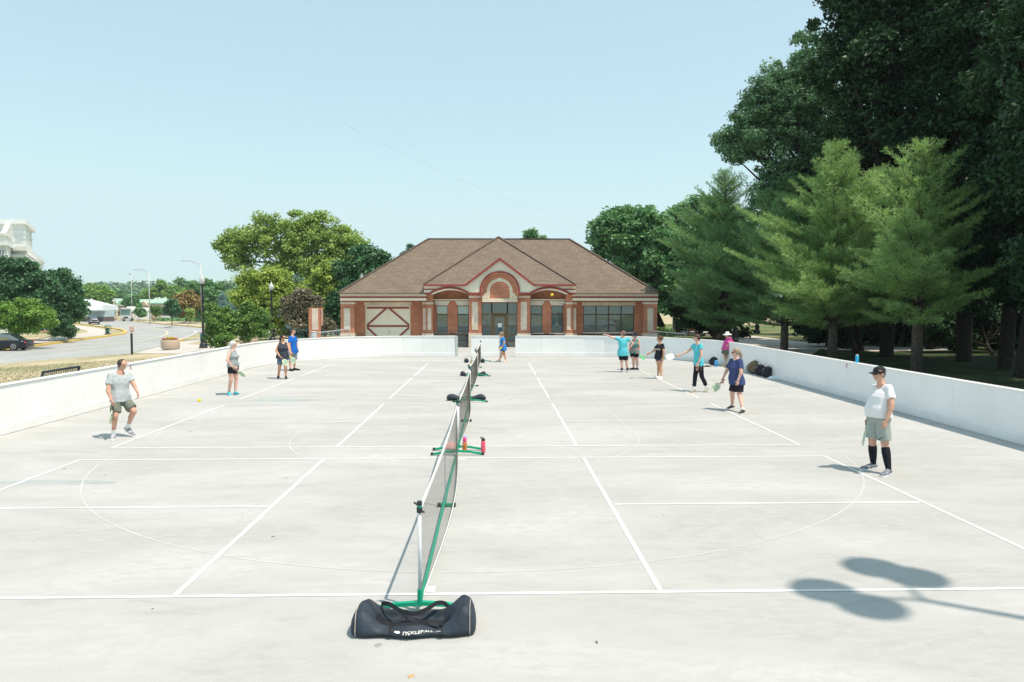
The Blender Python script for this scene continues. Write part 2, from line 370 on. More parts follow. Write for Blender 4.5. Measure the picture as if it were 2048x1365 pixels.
k2 = arc(-.25, 13.9, 6.55, 0, -PI, 90); k2 = [(6.9,34)] + k2 + [(-6.9,34)]
obj('worn_line', arcline(k2, .026, .002), m_thin)['kind'] = 'structure'
# stains, cracks and a few dark specks of the slab
m_stain = M('damp stain', (.36,.405,.40), var=.08, scale=2)
mb = MB()
for (u, v, ru, rv) in [(110,965,120,4.2),(560,800,70,3.5)]:
    n = 40; mb.add([(*G(u+ru*math.cos(2*PI*k/n)*(1+.12*math.sin(k*2.7)), v+rv*math.sin(2*PI*k/n)*(1+.2*math.sin(k*1.9)))[:2], .0014) for k in range(n)] + [(*G(u,v)[:2], .0014)], [(k, (k+1) % n, n) for k in range(n)])
o = obj('water_stain', mb, m_stain); o['kind'] = 'structure'
mb = MB()
for _ in range(46):
    x = random.uniform(-9.5, 9.5); y = random.uniform(5, 34); a = random.uniform(0, 3); r = random.uniform(.01,.035)
    mb.add([(x+r*math.cos(a), y+r*math.sin(a), .0025), (x-r*.3*math.sin(a), y+.3*r*math.cos(a), .008), (x-r*math.cos(a), y-r*math.sin(a), .0025), (x+r*.3*math.sin(a), y-.3*r*math.cos(a), .0025)], [(0,1,2,3)])
tag(obj('leaf_litter', mb, M('dry leaf crumbs', (.16,.13,.08))), kind='stuff')
tag(obj('fallen_leaf', MB().add([G(814,1353), G(822,1349), G(830,1352)+Vector((0,0,.012)), G(824,1357), G(817,1357)+Vector((0,0,.004))], [(0,1,2,3,4)]), M('orange leaf', (.55,.36,.16))), 'curled orange brown leaf lying on the concrete below the big duffel bag', 'leaf')
t = thing('floor_anchor', 'small round metal floor plug in the concrete below the duffel bag', 'floor plug', G(757,1291))
obj('ring', MB().lathe([(.028,0),(.03,.004),(.026,.006),(.02,.005)], G(757,1291)), M('zinc', (.42,.43,.42), metal=.5), t)
obj('plug', MB().lathe([(.019,0),(.018,.004),(.004,.005)], G(757,1291)), M('dull metal', (.3,.3,.29)), t)

m_crack = M('crack', (.33,.34,.335))
for (u0, v0, u1, v1) in ((470,1045,540,990),(1120,880,1180,935),(160,1060,60,1085),(1480,1045,1530,1080)):
    a_, b_ = G(u0,v0), G(u1,v1); pp = []
    for k in range(15): q = a_.lerp(b_, k/14); pp.append((q.x+random.uniform(-.035,.035), q.y+random.uniform(-.035,.035)))
    obj('hairline_crack', arcline(pp, .006, .0009), m_crack)['kind'] = 'structure'
m_scuff = M('grey scuff', (.40,.41,.405))
mb = MB()
for _ in range(26):
    x = random.uniform(-7, 8); y = random.uniform(5.5, 24); a = random.uniform(-.5,.5); l_ = random.uniform(.08,.35); d = (math.cos(a)*l_, math.sin(a)*l_); q = arcline([(x,y),(x+d[0]*.5,y+d[1]*.5+.02),(x+d[0],y+d[1])], random.uniform(.008,.02), .0007); mb.add(q.v, q.f)
tag(obj('scuff_marks', mb, m_scuff), kind='stuff')

# ------------------------------------------------------------ rink wall (dasher boards)
m_board = M('white board', (.82,.84,.84), rough=.35, var=.05, scale=.7, spec=.4)
m_cap = M('white cap rail', (.86,.87,.86), rough=.3, var=.03)
m_kick = M('kick plate', (.78,.80,.795), rough=.4, var=.05, scale=2)
nn, ll = m_board.node_tree.nodes, m_board.node_tree.links; bs = nn['Principled BSDF']; src = bs.inputs['Base Color'].links[0].from_socket
tcb = nn.new('ShaderNodeTexCoord'); mpb = nn.new('ShaderNodeMapping'); mpb.inputs['Scale'].default_value = (1.2,1.2,5); nzb = nn.new('ShaderNodeTexNoise'); nzb.inputs['Scale'].default_value = 1.6; nzb.inputs['Detail'].default_value = 8
ll.new(tcb.outputs['Object'], mpb.inputs[0]); ll.new(mpb.outputs[0], nzb.inputs['Vector']); mrb = nn.new('ShaderNodeMapRange'); mrb.inputs[1].default_value = .60; mrb.inputs[2].default_value = .78; mrb.inputs[3].default_value = 0; mrb.inputs[4].default_value = .35
ll.new(nzb.outputs[0], mrb.inputs[0]); mxb = nn.new('ShaderNodeMix'); mxb.data_type = 'RGBA'; mxb.inputs[7].default_value = (.55,.55,.53,1); ll.new(mrb.outputs[0], mxb.inputs[0]); ll.new(src, mxb.inputs[6]); ll.new(mxb.outputs[2], bs.inputs['Base Color'])
m_end = M('grey green board end', (.46,.52,.51), var=.05)
WH = 1.02; XW = 10.1; YB = 37.5; CR = 6.5
def path_wall(side):
    """outline of the inner face from the front of the rink round to the back middle"""
    pts = [(side*XW, y) for y in np.arange(-6, YB-CR, 2.44)] + [(side*(XW-CR+CR*math.cos(a)), YB-CR+CR*math.sin(a)) for a in [PI/2*k/10 for k in range(11)]]
    return pts
def wall_run(pts, label, end_cap=None):
    t = thing('rink_wall', label, 'rink wall', (pts[0][0], pts[0][1], 0), group='white boards round the court')
    pn, cp, kk = MB(), MB(), MB()
    P2 = [Vector((*p, 0)) for p in pts]
    nrm = []
    for i in range(len(P2)):
        d = (P2[min(i+1, len(P2)-1)] - P2[max(i-1, 0)]).normalized(); n_ = Vector((d.y, -d.x, 0))
        c = Vector((0, 18, 0)) - P2[i]
        if n_.dot(c) > 0: n_ = -n_
        nrm.append(n_)
    def prof(i, q, off): return [P2[i] + off + nrm[i]*a + Vector((0,0,z)) for a, z in q]
    for i in range(len(P2)-1):
        d = (P2[i+1]-P2[i]).normalized()*.0022
        for mb_, q in ((pn, [(0,.0),(0,WH),(.10,WH),(.10,0)]),):
            mb_.loft([prof(i, q, d), prof(i+1, q, -d)])
    cp.loft([prof(i, [(-.025,WH),(-.03,WH+.012),(-.02,WH+.028),(.12,WH+.028),(.13,WH+.012),(.125,WH)], Vector()) for i in range(len(P2))])
    kk.loft([prof(i, [(-.014,.012),(-.014,.195),(-.002,.205),(-.002,.012)], Vector()) for i in range(len(P2))])
    obj('panel', pn, m_board, t); obj('cap_rail', cp, m_cap, t, True); obj('kick_plate', kk, m_kick, t)
    return t
def Xat(u): return P(u, 700, YB).x
xg = [Xat(u) for u in (911, 942.5, 999.5, 1030.5)]
t = wall_run(path_wall(-1) + [(-1.8-.6, YB), (xg[0], YB)], 'long white rink wall curving along the left side to the first gap')
obj('end_post', MB().bb(xg[0]+.004, xg[0]+.11, YB-.03, YB+.16, 0, WH+.02), m_end, t)
t = wall_run([(xg[1], YB), (xg[2], YB)], 'short white rink wall section standing between the two gaps')
obj('end_post', MB().bb(xg[2]+.004, xg[2]+.08, YB-.03, YB+.16, 0, WH+.02), m_end, t)
wr = wall_run(path_wall(1) + [(2.4, YB), (xg[3], YB)], 'long white rink wall curving along the right side under the trees')
m_redx = M('red paint mark', (.40,.10,.08))
for p, side in ((G(261,733, .78), -1), (G(1700,731,.86), 1)):
    d = ray(261,735) if side < 0 else ray(1693.6,731.5); k = (side*XW)/d.x; c = CAM + d*k
    mb = MB(); x = side*XW - side*.004
    for s in (1, -1): mb.bar((x, c.y-.045, c.z-.06*s), (x, c.y+.045, c.z+.06*s), .014, .004, up=(1,0,0))
    tag(obj('painted_x_mark', mb, m_redx), 'small red X on the left wall beside the bald head' if side < 0 else 'small red X on the right wall below the blue can', 'painted mark')

# ------------------------------------------------------------ brick pavilion
m_brick = brickmat('red brick', (.62,.17,.065), (.40,.095,.04), (.50,.37,.27), ms=.011)
m_stone = brickmat('buff brick', (.72,.62,.50), (.62,.53,.43), (.78,.72,.62), bw=.30, rh=.10)
m_sold = brickmat('soldier buff brick', (.70,.60,.44), (.58,.49,.36), (.78,.72,.60), bw=.10, rh=.4, ms=.012)
m_base = M('limestone base', (.64,.58,.48), var=.12, scale=3, bump=.2)
m_cream = M('cream trim', (.82,.79,.64), var=.04, scale=2)
m_maroon = M('maroon trim', (.30,.052,.04), var=.08, scale=3, rough=.5)
m_shing = brickmat('brown shingles', (.205,.160,.118), (.145,.112,.084), (.08,.065,.052), bw=.32, rh=.145, ms=.010, bump=.5, kz=1.67, patch=.04)
m_glass = glassmat('window glass', (.012,.05,.05)); m_blind = glassmat('window glass with blind', (.16,.23,.20), refl=.25)
m_bronze = M('bronze frame', (.16,.11,.055), rough=.4, var=.08, metal=.3)
m_dkfrm = M('dark brown frame', (.07,.045,.035), rough=.4)
m_garage = M('beige door board', (.90,.86,.70), var=.03, scale=1)
m_plinth = M('grey plinth', (.36,.36,.33), var=.1)
YC, YW, YD, YF = 45.2, 46.5, 45.6, 44.7
bld = thing('brick_pavilion', 'single storey red brick pavilion with brown hip roof and arched entrance gable', 'building', (P(999,695,YC).x, 48, 0))
def rc(mb, u0, u1, v0, v1, Y, th, z0=None):
    a = P(u0, v1, Y); b = P(u1, v0, Y); mb.bb(a.x, b.x, Y, Y+th, a.z if z0 is None else z0, b.z); return mb
wall = MB()
# recessed wall behind, with openings left free by building it in pieces
def wallpieces(mb, u0, u1, vtop, Y, holes, vbot=None, th=.25):
    """holes: (u0,u1,v0,v1)"""
    us = [u0]
    for h in sorted(holes): rc(mb, us[-1], h[0], vtop, 695, Y, th, 0); rc(mb, h[0], h[1], vtop, h[2], Y, th); us.append(h[1])
    rc(mb, us[-1], u1, vtop, 695, Y, th, 0)
    for h in holes:
        if h[3] < 690: rc(mb, h[0], h[1], h[3], 695, Y, th, 0)
wallpieces(wall, 700, 858, 588, YW, [(731.4,820.4,611.7,700)])
wallpieces(wall, 860, 944, 572, YD+.35, [(873,895.5,611.7,665.5), (915,937.5,611.7,665.5)])
wallpieces(wall, 1055, 1140, 572, YD+.35, [(1061,1084.5,611.7,665.5), (1103,1126,611.7,665.5)])
wallpieces(wall, 1142, 1300, 588, YW, [(1166.6,1268,611.7,664)])
lx = P(684,690,YC).x; rx = P(1312,690,YC).x; cxm = (lx+rx)/2
wall.bb(lx+.1, lx+.35, YC+1.4, YC+8.4, 0, 3.2); wall.bb(rx-.35, rx-.1, YC+1.4, YC+8.4, 0, 3.2); wall.bb(lx+.35, rx-.35, YC+8.1, YC+8.4, 0, 3.2)
for uu in (858, 1142): xx = P(uu,690,YD+.5).x; wall.bb(xx-.12, xx+.12, YD+.62, YW-.003, 0, 3.5)
# arch infill brick above the door
cx0, cy0 = 999.5, 583
YA = YF+.20
infill = [P(963,605.2,YA)] + [P(cx0+38*math.cos(a), cy0-38*math.sin(a), YA) for a in [PI-PI*k/24 for k in range(25)]] + [P(1036,605.2,YA)]
wall.prism(infill, (0,.9,0))
obj('wall', wall, m_brick, bld)
for (a_, b_, v_, y_) in ((703,731,672,YW-.05),(821,857,672,YW-.05),(1143,1290,671,YW-.05),(866,938,671,YD+.30),(1060,1132,671,YD+.30)): obj('plinth', rc(MB(), a_, b_, v_, 695, y_, .048, 0), m_plinth, bld)
def column(u0, u1, vt, Y=YC, dep=.55, pu=None, vb=667, capv=602):
    mb = MB(); rc(mb, u0, u1, vt, vb, Y, dep)
    c = obj('column', mb, m_brick, bld)
    w_ = u1-u0; pu = pu or (u0+w_*.24, u1-w_*.30)
    obj('stone_panel', rc(MB(), pu[0], pu[1], capv+15, 660.5, Y-.025, .03), m_stone, c)
    mb = MB(); rc(mb, u0-.6, u1+.6, capv+3, capv+7, Y-.045, dep+.09); obj('stone_band', mb, m_stone, c)
    mb = MB(); rc(mb, u0-.8, u1+.8, vb, 695, Y-.05, dep+.1, 0); obj('stone_base', mb, m_stone, c)
column(681.6, 708, 600); column(1288.5, 1314.7, 600)
column(845, 852.6, 588, Y=YC+.35, dep=.3, pu=(846.5,851.5)); column(1145.6, 1153, 588, Y=YC+.35, dep=.3, pu=(1147,1152))
column(852.8, 866, 588, pu=(855.5,862.5)); column(1131.8, 1145.4, 588, pu=(1134,1141))
column(938, 963, 588, pu=(944,956), capv=589); column(1035, 1060.4, 588, pu=(1041.5,1054), capv=589)
# garage door
g = obj('garage_door', rc(MB(), 732.6, 775.9, 613.5, 697, YW+.10, .05, 0), m_garage, bld)
rc_ = rc(MB(), 776.3, 819.3, 613.5, 697, YW+.10, .05, 0); obj('door_leaf', rc_, m_garage, g)
mb = MB(); rc(mb, 731.4, 733, 611.7, 695, YW-.01, .16, 0); rc(mb, 818.9, 820.4, 611.7, 695, YW-.01, .16, 0); rc(mb, 733, 818.9, 611.7, 613.4, YW-.01, .16)
obj('door_frame', mb, m_cream, g)
mb = MB(); Yg = YW+.075
def bd(a, b, wd=.11): mb.bar(P(*a, Yg), P(*b, Yg), .03, wd, up=(0,0,1)) if abs(a[1]-b[1]) < 1 else mb.bar(P(*a, Yg), P(*b, Yg), wd, .028, up=(0,1,0))
bd((733,616.2),(818.8,616.2)); bd((733.5,652.6),(818.3,652.6)); bd((735,650),(772,617.5)); bd((817.5,650),(779,617.5))
bd((735,656),(776,694)); bd((817.5,656),(776,694)); bd((734.2,649),(734.2,657)); bd((817.8,649),(817.8,657))
obj('brace_boards', mb, m_maroon, g)
obj('door_handle', MB().ball(P(779,664,Yg), .04), M('brass', (.5,.4,.2), metal=.8, rough=.3), g)
obj('lintel', rc(MB(), 728, 822.7, 605, 611.6, YW-.03, .1), m_sold, bld); obj('lintel', rc(MB(), 1164, 1271, 605, 611.6, YW-.03, .1), m_sold, bld)
# windows
def window(u0, u1, v0, v1, Y, cols, rows, frame=.07, top=None, blind=False, sill=True, mat=m_dkfrm):
    a = P(u0, v1, Y); b = P(u1, v0, Y); x0, x1, z0, z1 = a.x, b.x, a.z, b.z
    mb = MB(); zs = [z0] + [P(u0, r_, Y).z for r_ in rows] + [z1]; zs.sort(); fw = frame
    xs = [x0+(x1-x0)*k/cols for k in range(cols+1)]
    for x in xs: mb.bb(x-fw/2, x+fw/2, Y, Y+.09, z0, z1)
    for z in zs: mb.bb(x0+fw/2, x1-fw/2, Y+.004, Y+.086, z-fw/2, z+fw/2)
    w_ = obj('window', mb, mat, bld)
    for i in range(cols):
        for j in range(len(zs)-1):
            mt = m_blind if (blind and j == len(zs)-2) else m_glass
            obj('pane', MB().bb(xs[i]+fw/2, xs[i+1]-fw/2, Y+.04, Y+.05, zs[j]+fw/2, zs[j+1]-fw/2), mt, w_)
    return w_
for i, (u0, u1) in enumerate(((873,895.5), (915,937.5), (1061,1084.5), (1103,1126))):
    window(u0, u1, 611.7, 665.5, YD+.40, 1, [629.5], blind=i < 2)
    Yl = YD+.31
    ul, ur = max(u0-5, 867), min(u1+5, 1131)
    if i == 1: ur = 937.6
    if i == 2: ul = 1060.6
    obj('window_lintel', MB().prism([P(ul,602,Yl), P(ur,602,Yl), P(u1,611,Yl) if i != 1 else P(ur,611,Yl), P(u0,611,Yl) if i != 2 else P(ul,611,Yl)], (0,.06,0)), m_base if False else M('pale limestone', (.74,.71,.62), var=.05), bld)
    obj('window_sill', rc(MB(), u0-4, u1+4, 666, 669, YD+.22, .14), MATS['pale limestone'], bld)
window(1166.6, 1268, 611.7, 664, YW+.08, 4, [629.6])
obj('window_sill', rc(MB(), 1165, 1270, 664.5, 668.5, YW-.10, .16), MATS['pale limestone'], bld)
# entrance
e = window(963.6, 983.5, 605.2, 695, YD, 1, [629.6, 652.6, 677, 683], mat=m_bronze)
e = window(1014.8, 1034.6, 605.2, 695, YD, 1, [629.6, 652.6, 671, 683], mat=m_bronze)
e = window(983.7, 1014.6, 605.2, 628, YD, 1, [], mat=m_bronze)
mb = MB(); a = P(984.5,695,YD); b = P(1013.8,630,YD)
mb.bb(a.x, a.x+.17, YD-.03, YD+.06, .02, b.z); mb.bb(b.x-.17, b.x, YD-.03, YD+.06, .02, b.z); mb.bb(a.x+.17, b.x-.17, YD-.03, YD+.06, b.z-.15, b.z); mb.bb(a.x+.17, b.x-.17, YD-.03, YD+.06, .02, .24)
dr = obj('door', mb, m_bronze, bld)
obj('pane', MB().bb(a.x+.17, b.x-.17, YD+.01, YD+.02, .24, b.z-.15), m_glass, dr)
obj('door_handle', MB().tube([(b.x-.07, YD-.04, 1.0), (b.x-.07, YD-.09, 1.02), (b.x-.07, YD-.09, 1.28), (b.x-.07, YD-.04, 1.3)], .012), MATS['brass'], dr)
obj('paper_notice', rc(MB(), 996, 1003.5, 646.8, 655, YD-.005, .004), M('paper', (.75,.8,.8)), dr)
obj('door_sticker', rc(MB(), 1008, 1010.5, 655.5, 660.5, YD-.005, .004), M('sticker', (.6,.72,.78)), dr)
# stone arch and stone band over the door
def ringpoly(r0, r1, Y, a0=0, a1=PI, n=24, k=(cx0, cy0)):
    return [P(k[0]+r1*math.cos(a), k[1]-r1*math.sin(a), Y) for a in [a0+(a1-a0)*i/n for i in range(n+1)]] + [P(k[0]+r0*math.cos(a), k[1]-r0*math.sin(a), Y) for a in [a1-(a1-a0)*i/n for i in range(n+1)]]
mb = MB(); mb.prism(ringpoly(20, 26, YA-.045), (0,.045,0))
mb.prism([P(*q, YA-.045) for q in [(973.5,583.2),(979.4,583.2),(979.4,597.3),(964.6,597.3),(964.6,591.5),(968.5,591.5),(968.5,587),(973.5,587)]], (0,.045,0))
mb.prism([P(*q, YA-.045) for q in [(1025.5,583.2),(1019.6,583.2),(1019.6,597.3),(1034.4,597.3),(1034.4,591.5),(1030.5,591.5),(1030.5,587),(1025.5,587)]], (0,.045,0))
rc(mb, 964.4, 1034.6, 597.5, 604.4, YA-.045, .045)
obj('stone_arch', mb, m_sold, bld)
obj('keystone', MB().prism([P(996,556,YA-.07), P(1003,556,YA-.07), P(1002,563.5,YA-.07), P(997,563.5,YA-.07)], (0,.06,0)), MATS['pale limestone'], bld)
# portico fascia with two low arches, big arch and gable
def lowarch(u0, u1, vb, va, n=16): return [(u0+(u1-u0)*i/n, vb-(vb-va)*math.sin(PI*i/n)**.8) for i in range(n+1)]
big = [(cx0-36*math.cos(a), cy0-36*math.sin(a)) for a in [PI*i/28 for i in range(29)]]
out = [(848,589.5)] + lowarch(867, 936, 589, 580.5) + [(962.5,589.5)] + big + [(1036.5,589.5)] + lowarch(1062, 1131, 589, 580.5) + [(1150.6,589.5), (1150.6,571.5), (1067,571.5), (999.5,519.5), (932,571.5), (848,571.5)]
obj('cream_fascia', MB().prism([P(*q, YF) for q in out], (0,.45,0)), m_cream, bld)
mb = MB()
Yt_ = YF-.25
def band(pts, th, Y, dep=.06):
    n = len(pts); up = []; 
    for i in range(n):
        a = pts[max(i-1,0)]; b = pts[min(i+1,n-1)]; dx, dy = b[0]-a[0], b[1]-a[1]; l = math.hypot(dx, dy) or 1
        up.append((pts[i][0]+dy/l*th, pts[i][1]-dx/l*th))
    mb.prism([P(*q, Y) for q in list(pts)+up[::-1]], (0,dep,0))
band(lowarch(860, 937.5, 589.8, 577.5), 4.2, YF-.06, .055); band(lowarch(1060.5, 1138, 589.8, 577.5), 4.2, YF-.06, .055)
bigo = [(cx0-36.5*math.cos(a), cy0-36.5*math.sin(a)) for a in [PI*i/28 for i in range(29)]]
band([(962.8,589.9)]+bigo+[(1036.2,589.9)], 4.2, YF-.09, .085)
for q in ((938,962.6),(1036.4,1061),(849,861),(1137,1150)): rc(mb, q[0], q[1], 585.6, 590, YF-.05, .045)
rc(mb, 848, 873, 578, 580.5, YF-.04, .035); rc(mb, 1126, 1150.6, 578, 580.5, YF-.04, .035)
rc(mb, 847, 931, 569.0, 572.6, Yt_, .12); rc(mb, 1068, 1151.5, 569.0, 572.6, Yt_, .12)
mb.prism([P(*q, Yt_) for q in [(931.2,572.6),(999.5,520.6),(1067.8,572.6),(1071,570.4),(999.5,516),(928,570.4)]], (0,.2,0))
obj('maroon_trim', mb, m_maroon, bld)
mb = MB()
def cur(sgn):
    q = [(cx0+sgn*(41+3*t), 571-18*(1-t)**.0*0 - 0) for t in (0,)]
    return q
for sgn in (-1, 1):
    pts = [(cx0+sgn*x, y) for x, y in [(4,543.2),(14,544.5),(24,549),(32,556),(38,564),(42,573),(46,581),(51,585.2),(60,585.6)]]
    if sgn > 0: band(pts, .9, YF-.03, .028)
    else: band(pts[::-1], .9, YF-.03, .028)
obj('cream_moulding', mb, M('cream moulding', (.84,.82,.70)), bld)
# side eaves
for (u0, u1) in ((679.5,853), (1145,1316.5)):
    for (v0, v1, mt, pr, nm) in ((587.8,593.3,m_cream,.05,'cream_fascia'), (593.3,596.7,m_maroon,.02,'maroon_trim'), (596.7,601.7,m_cream,.04,'cream_fascia')):
        obj(nm, rc(MB(), u0+pr*8, u1-pr*8, v0, v1, YF+.25+pr, .5), mt, bld)
    obj('gutter', rc(MB(), u0-2.5, u1+2.5 if u1 > 1200 else u1, 584.6, 587.8, YF+.08, .2), m_maroon, bld)
mb = MB(); zb = P(700,600,YF+.5).z
mb.bb(P(680,600,YF+.8).x, P(1316,600,YF+.8).x, YF+.8, YC+9.2, zb-.02, zb+.03); obj('soffit', mb, m_cream, bld)
zs_ = P(1000,576,YD+.3).z
for a_, b_ in ((866,938),(1061,1132)): obj('soffit', MB().bb(P(a_,600,YC).x, P(b_,600,YC).x, YF+.46, YD+.3, zs_, zs_+.05), m_cream, bld)
# roof
ze = P(1000,586,YF).z; eL = P(676.5,586,YF).x; eR = P(1317.5,586,YF).x; Wd = (eR-eL)/2; Yr = 49.45; D = Yr-YF
zr = P(1000,478.5,Yr).z; rL, rR = P(857,478,Yr).x, P(1139,478,Yr).x; Yb = Yr+D
roof = MB(); A = [(eL,YF,ze),(eR,YF,ze),(eR,Yb,ze),(eL,Yb,ze),(rL,Yr,zr),(rR,Yr,zr)]
sl_ = (zr-ze)/(Yr-YF); xnl, xnr = P(851,570,YF).x, P(1147,570,YF).x; yn = YF+1.0; N_ = [(xnl+.15,YF,ze),(xnl+1.6,yn,ze+sl_*1.0),(xnr-1.6,yn,ze+sl_*1.0),(xnr-.15,YF,ze)]
lo_ = [(p[0],p[1],p[2]-.08) for p in A+N_]
roof.add(A + N_ + lo_, [(0,6,7,4),(7,8,5,4),(8,9,1,5),(1,2,5),(2,3,4,5),(3,0,4),(10,16,6,0),(19,11,1,9),(1,2,12,11),(2,3,13,12),(3,0,10,13),(10,16,17,14),(18,19,11,15),(11,12,15),(13,10,14)])
Yp = YF-.2; zp = P(1000,569.5,Yp).z; pL = P(846.5,570,Yp).x; pR = P(1152,570,Yp).x; Ya = 49.3; za = P(997,474.5,Ya).z; xa = P(997,474.5,Ya).x
Yg0 = Yp-.03; ga = P(999.5,515.2,Yg0); gl = P(929,569.3,Yg0); gr = P(1070,569.3,Yg0); gl.z = gr.z = zp; dz = Vector((0,0,.07))
V_ = Vector((ga.x, Yp+(ga.z-zp)*(Ya-Yp)/(za-zp), ga.z))
roof.add([(pL,Yp,zp),(pR,Yp,zp),(xa,Ya,za),(pL,Ya+2,zp),(pR,Ya+2,zp),(pL,Yp,zp-.06),(pR,Yp,zp-.06),(gl.x,Yp,zp),(gr.x,Yp,zp),V_,(gl.x,Yp,zp-.06),(gr.x,Yp,zp-.06)], [(0,7,9,2),(9,8,1,2),(1,4,2),(3,0,2),(0,5,10,7),(8,11,6,1)])
roof.add([ga, gl, gr, V_+Vector((0,.05,.01)), ga-dz, gl-dz, gr-dz], [(0,3,1),(0,2,3),(0,1,5,4),(0,4,6,2)])
rf = obj('roof', roof, m_shing, bld)
mb = MB(); zo = Vector((0,0,.03))
for a, b in ((A[0],A[4]),(A[1],A[5]),(A[4],A[5]),((pL,Yp,zp),(xa,Ya,za)),((pR,Yp,zp),(xa,Ya,za))): mb.bar(Vector(a)+zo, Vector(b)+zo, .18, .03)
obj('ridge_cap', mb, M('dark shingle cap', (.13,.095,.075), var=.2, scale=9), rf)
mb = MB(); mb.tube([P(724,558,49), P(724,549,49)], .09); obj('vent_pipe', mb, M('galvanised', (.6,.62,.62), metal=.6, rough=.4), rf)
mb = MB(); mb.lathe([(.05,0),(.05,.42)], P(844,676,YW-.5) - Vector((0,0,.35))); obj('standpipe', mb, MATS['galvanised'], bld)
# ------------------------------------------------------------ vegetation
def quads_mesh(name, V, mat):
    """V: (n,4,3) array of quads"""
    n = len(V); me = bpy.data.meshes.new(name)
    me.vertices.add(n*4); me.vertices.foreach_set('co', V.reshape(-1).astype(np.float32))
    me.loops.add(n*4); me.loops.foreach_set('vertex_index', np.arange(n*4, dtype=np.int32))
    me.polygons.add(n); me.polygons.foreach_set('loop_start', np.arange(0, n*4, 4, dtype=np.int32))
    me.update(calc_edges=True); me.materials.append(mat); return me
def unit(a): return a/np.maximum(np.linalg.norm(a, axis=1, keepdims=True), 1e-6)
def leafquads(c, nrm, s, asp=.55):
    n = len(c); r = RNG.normal(size=(n,3)); a = unit(np.cross(nrm, r)); b = np.cross(nrm, a)
    s = s*(.7+.6*RNG.random((n,1)))
    fold = nrm*s*.25
    return np.stack([c-a*s, c+b*s*asp+fold, c+a*s, c-b*s*asp+fold], 1)
def crown_points(blobs, ncl, per, cs):
    """blobs: (x,y,z,rx,ry,rz)"""
    B = np.array(blobs, float); vol = B[:,3]*B[:,4]*B[:,5]; vol = vol**.62
    idx = RNG.choice(len(B), ncl, p=vol/vol.sum()); d = unit(RNG.normal(size=(ncl,3)))
    r = RNG.random((ncl,1))**.5
    cc = B[idx,:3] + d*r*B[idx,3:6]
    inner = np.zeros(ncl, bool)
    out = d
    k = np.repeat(np.arange(ncl), per); m = len(k)
    csz = cs*(.6+.8*RNG.random((ncl,1)))
    off = unit(RNG.normal(size=(m,3)))*(RNG.random((m,1))**.5)*csz[k]; off[:,2] *= .62
    pts = cc[k]+off
    nr = unit(unit(RNG.normal(size=(m,3)))*.9 + out[k]*.45 + np.array([[0,0,.55]]))
    return cc, pts, nr
def place_mesh(name, me, parent):
    o = bpy.data.objects.new(name, me); C.objects.link(o); o.parent = parent; return o
def tree(label, base, blobs, Y, mat, bark, ncl=500, per=60, cs=.55, leaf=.12, tr=.25, group=None, name='tree', lean=0, limbs=22, cat='tree', dyscale=.85, stems=1, leafasp=.55, rag=7):
    """blobs are (u,v,radius px[,dy]) of the photo, turned into real spheres at depth Y"""
    bx = Vector(base); W = []
    for b in blobs:
        dy = b[3] if len(b) > 3 else 0
        p = P(b[0], b[1], Y+dy); r = b[2]*(Y+dy)/FPX; W.append((p.x, p.y, p.z, r, r*dyscale, r))
    W0 = list(W)
    for (x, y, z, rx, ry, rz_) in W0:
        for _ in range(rag):
            d = Vector((random.gauss(0,1), random.gauss(0,.6), random.gauss(.35,.8))).normalized(); k = random.uniform(.16,.36); q = random.uniform(.86,1.16)
            W.append((x+d.x*rx*q, y+d.y*ry*q, z+d.z*rz_*q, rx*k, ry*k, rz_*k*.8))
    t = thing(name, label, cat, bx, group=group)
    cc, pts, nr = crown_points(W, ncl, per, cs)
    keep = pts[:,2] > bx.z+.15; pts = pts[keep]; nr = nr[keep]
    V = leafquads(pts, nr, leaf, leafasp) - np.array([[*bx]])[None]
    place_mesh('crown', quads_mesh('crown', V, mat), t)
    mb = MB(); cen = np.average(np.array(W)[:,:3], axis=0, weights=np.array(W)[:,3]); top = Vector(cen)
    zt = top.z
    for s_ in range(stems):
        b0 = bx + Vector((random.uniform(-.25,.25), random.uniform(-.2,.2), 0))*(stems > 1)
        pts_ = [b0 - Vector((0,0,.3)), b0 + Vector((0,0,.15))]
        for k in (.3,.6,.85,1): pts_.append(b0.lerp(top, k*.9) + Vector((random.uniform(-.15,.15)*tr*4, random.uniform(-.1,.1), 0)) + Vector((lean*math.sin(k*PI), 0, 0)))
        mb.tube(pts_, [tr*1.1, tr*.8, tr*.7, tr*.58, tr*.42, tr*.22], 10)
        for k in RNG.choice(len(cc), min(limbs, len(cc)), replace=False):
            q = Vector(cc[k]); f = random.uniform(.35,.95); s0 = b0.lerp(top, f*.88)
            if (q-s0).length < .5: continue
            mid = s0.lerp(q, .5) + Vector((random.uniform(-.3,.3), random.uniform(-.3,.3), random.uniform(0,.5)))*tr*3
            mb.tube([s0, mid, q], [tr*.42*(1.1-f*.6), tr*.22, tr*.06], 6)
    obj('trunk', mb, bark, t, True); return t
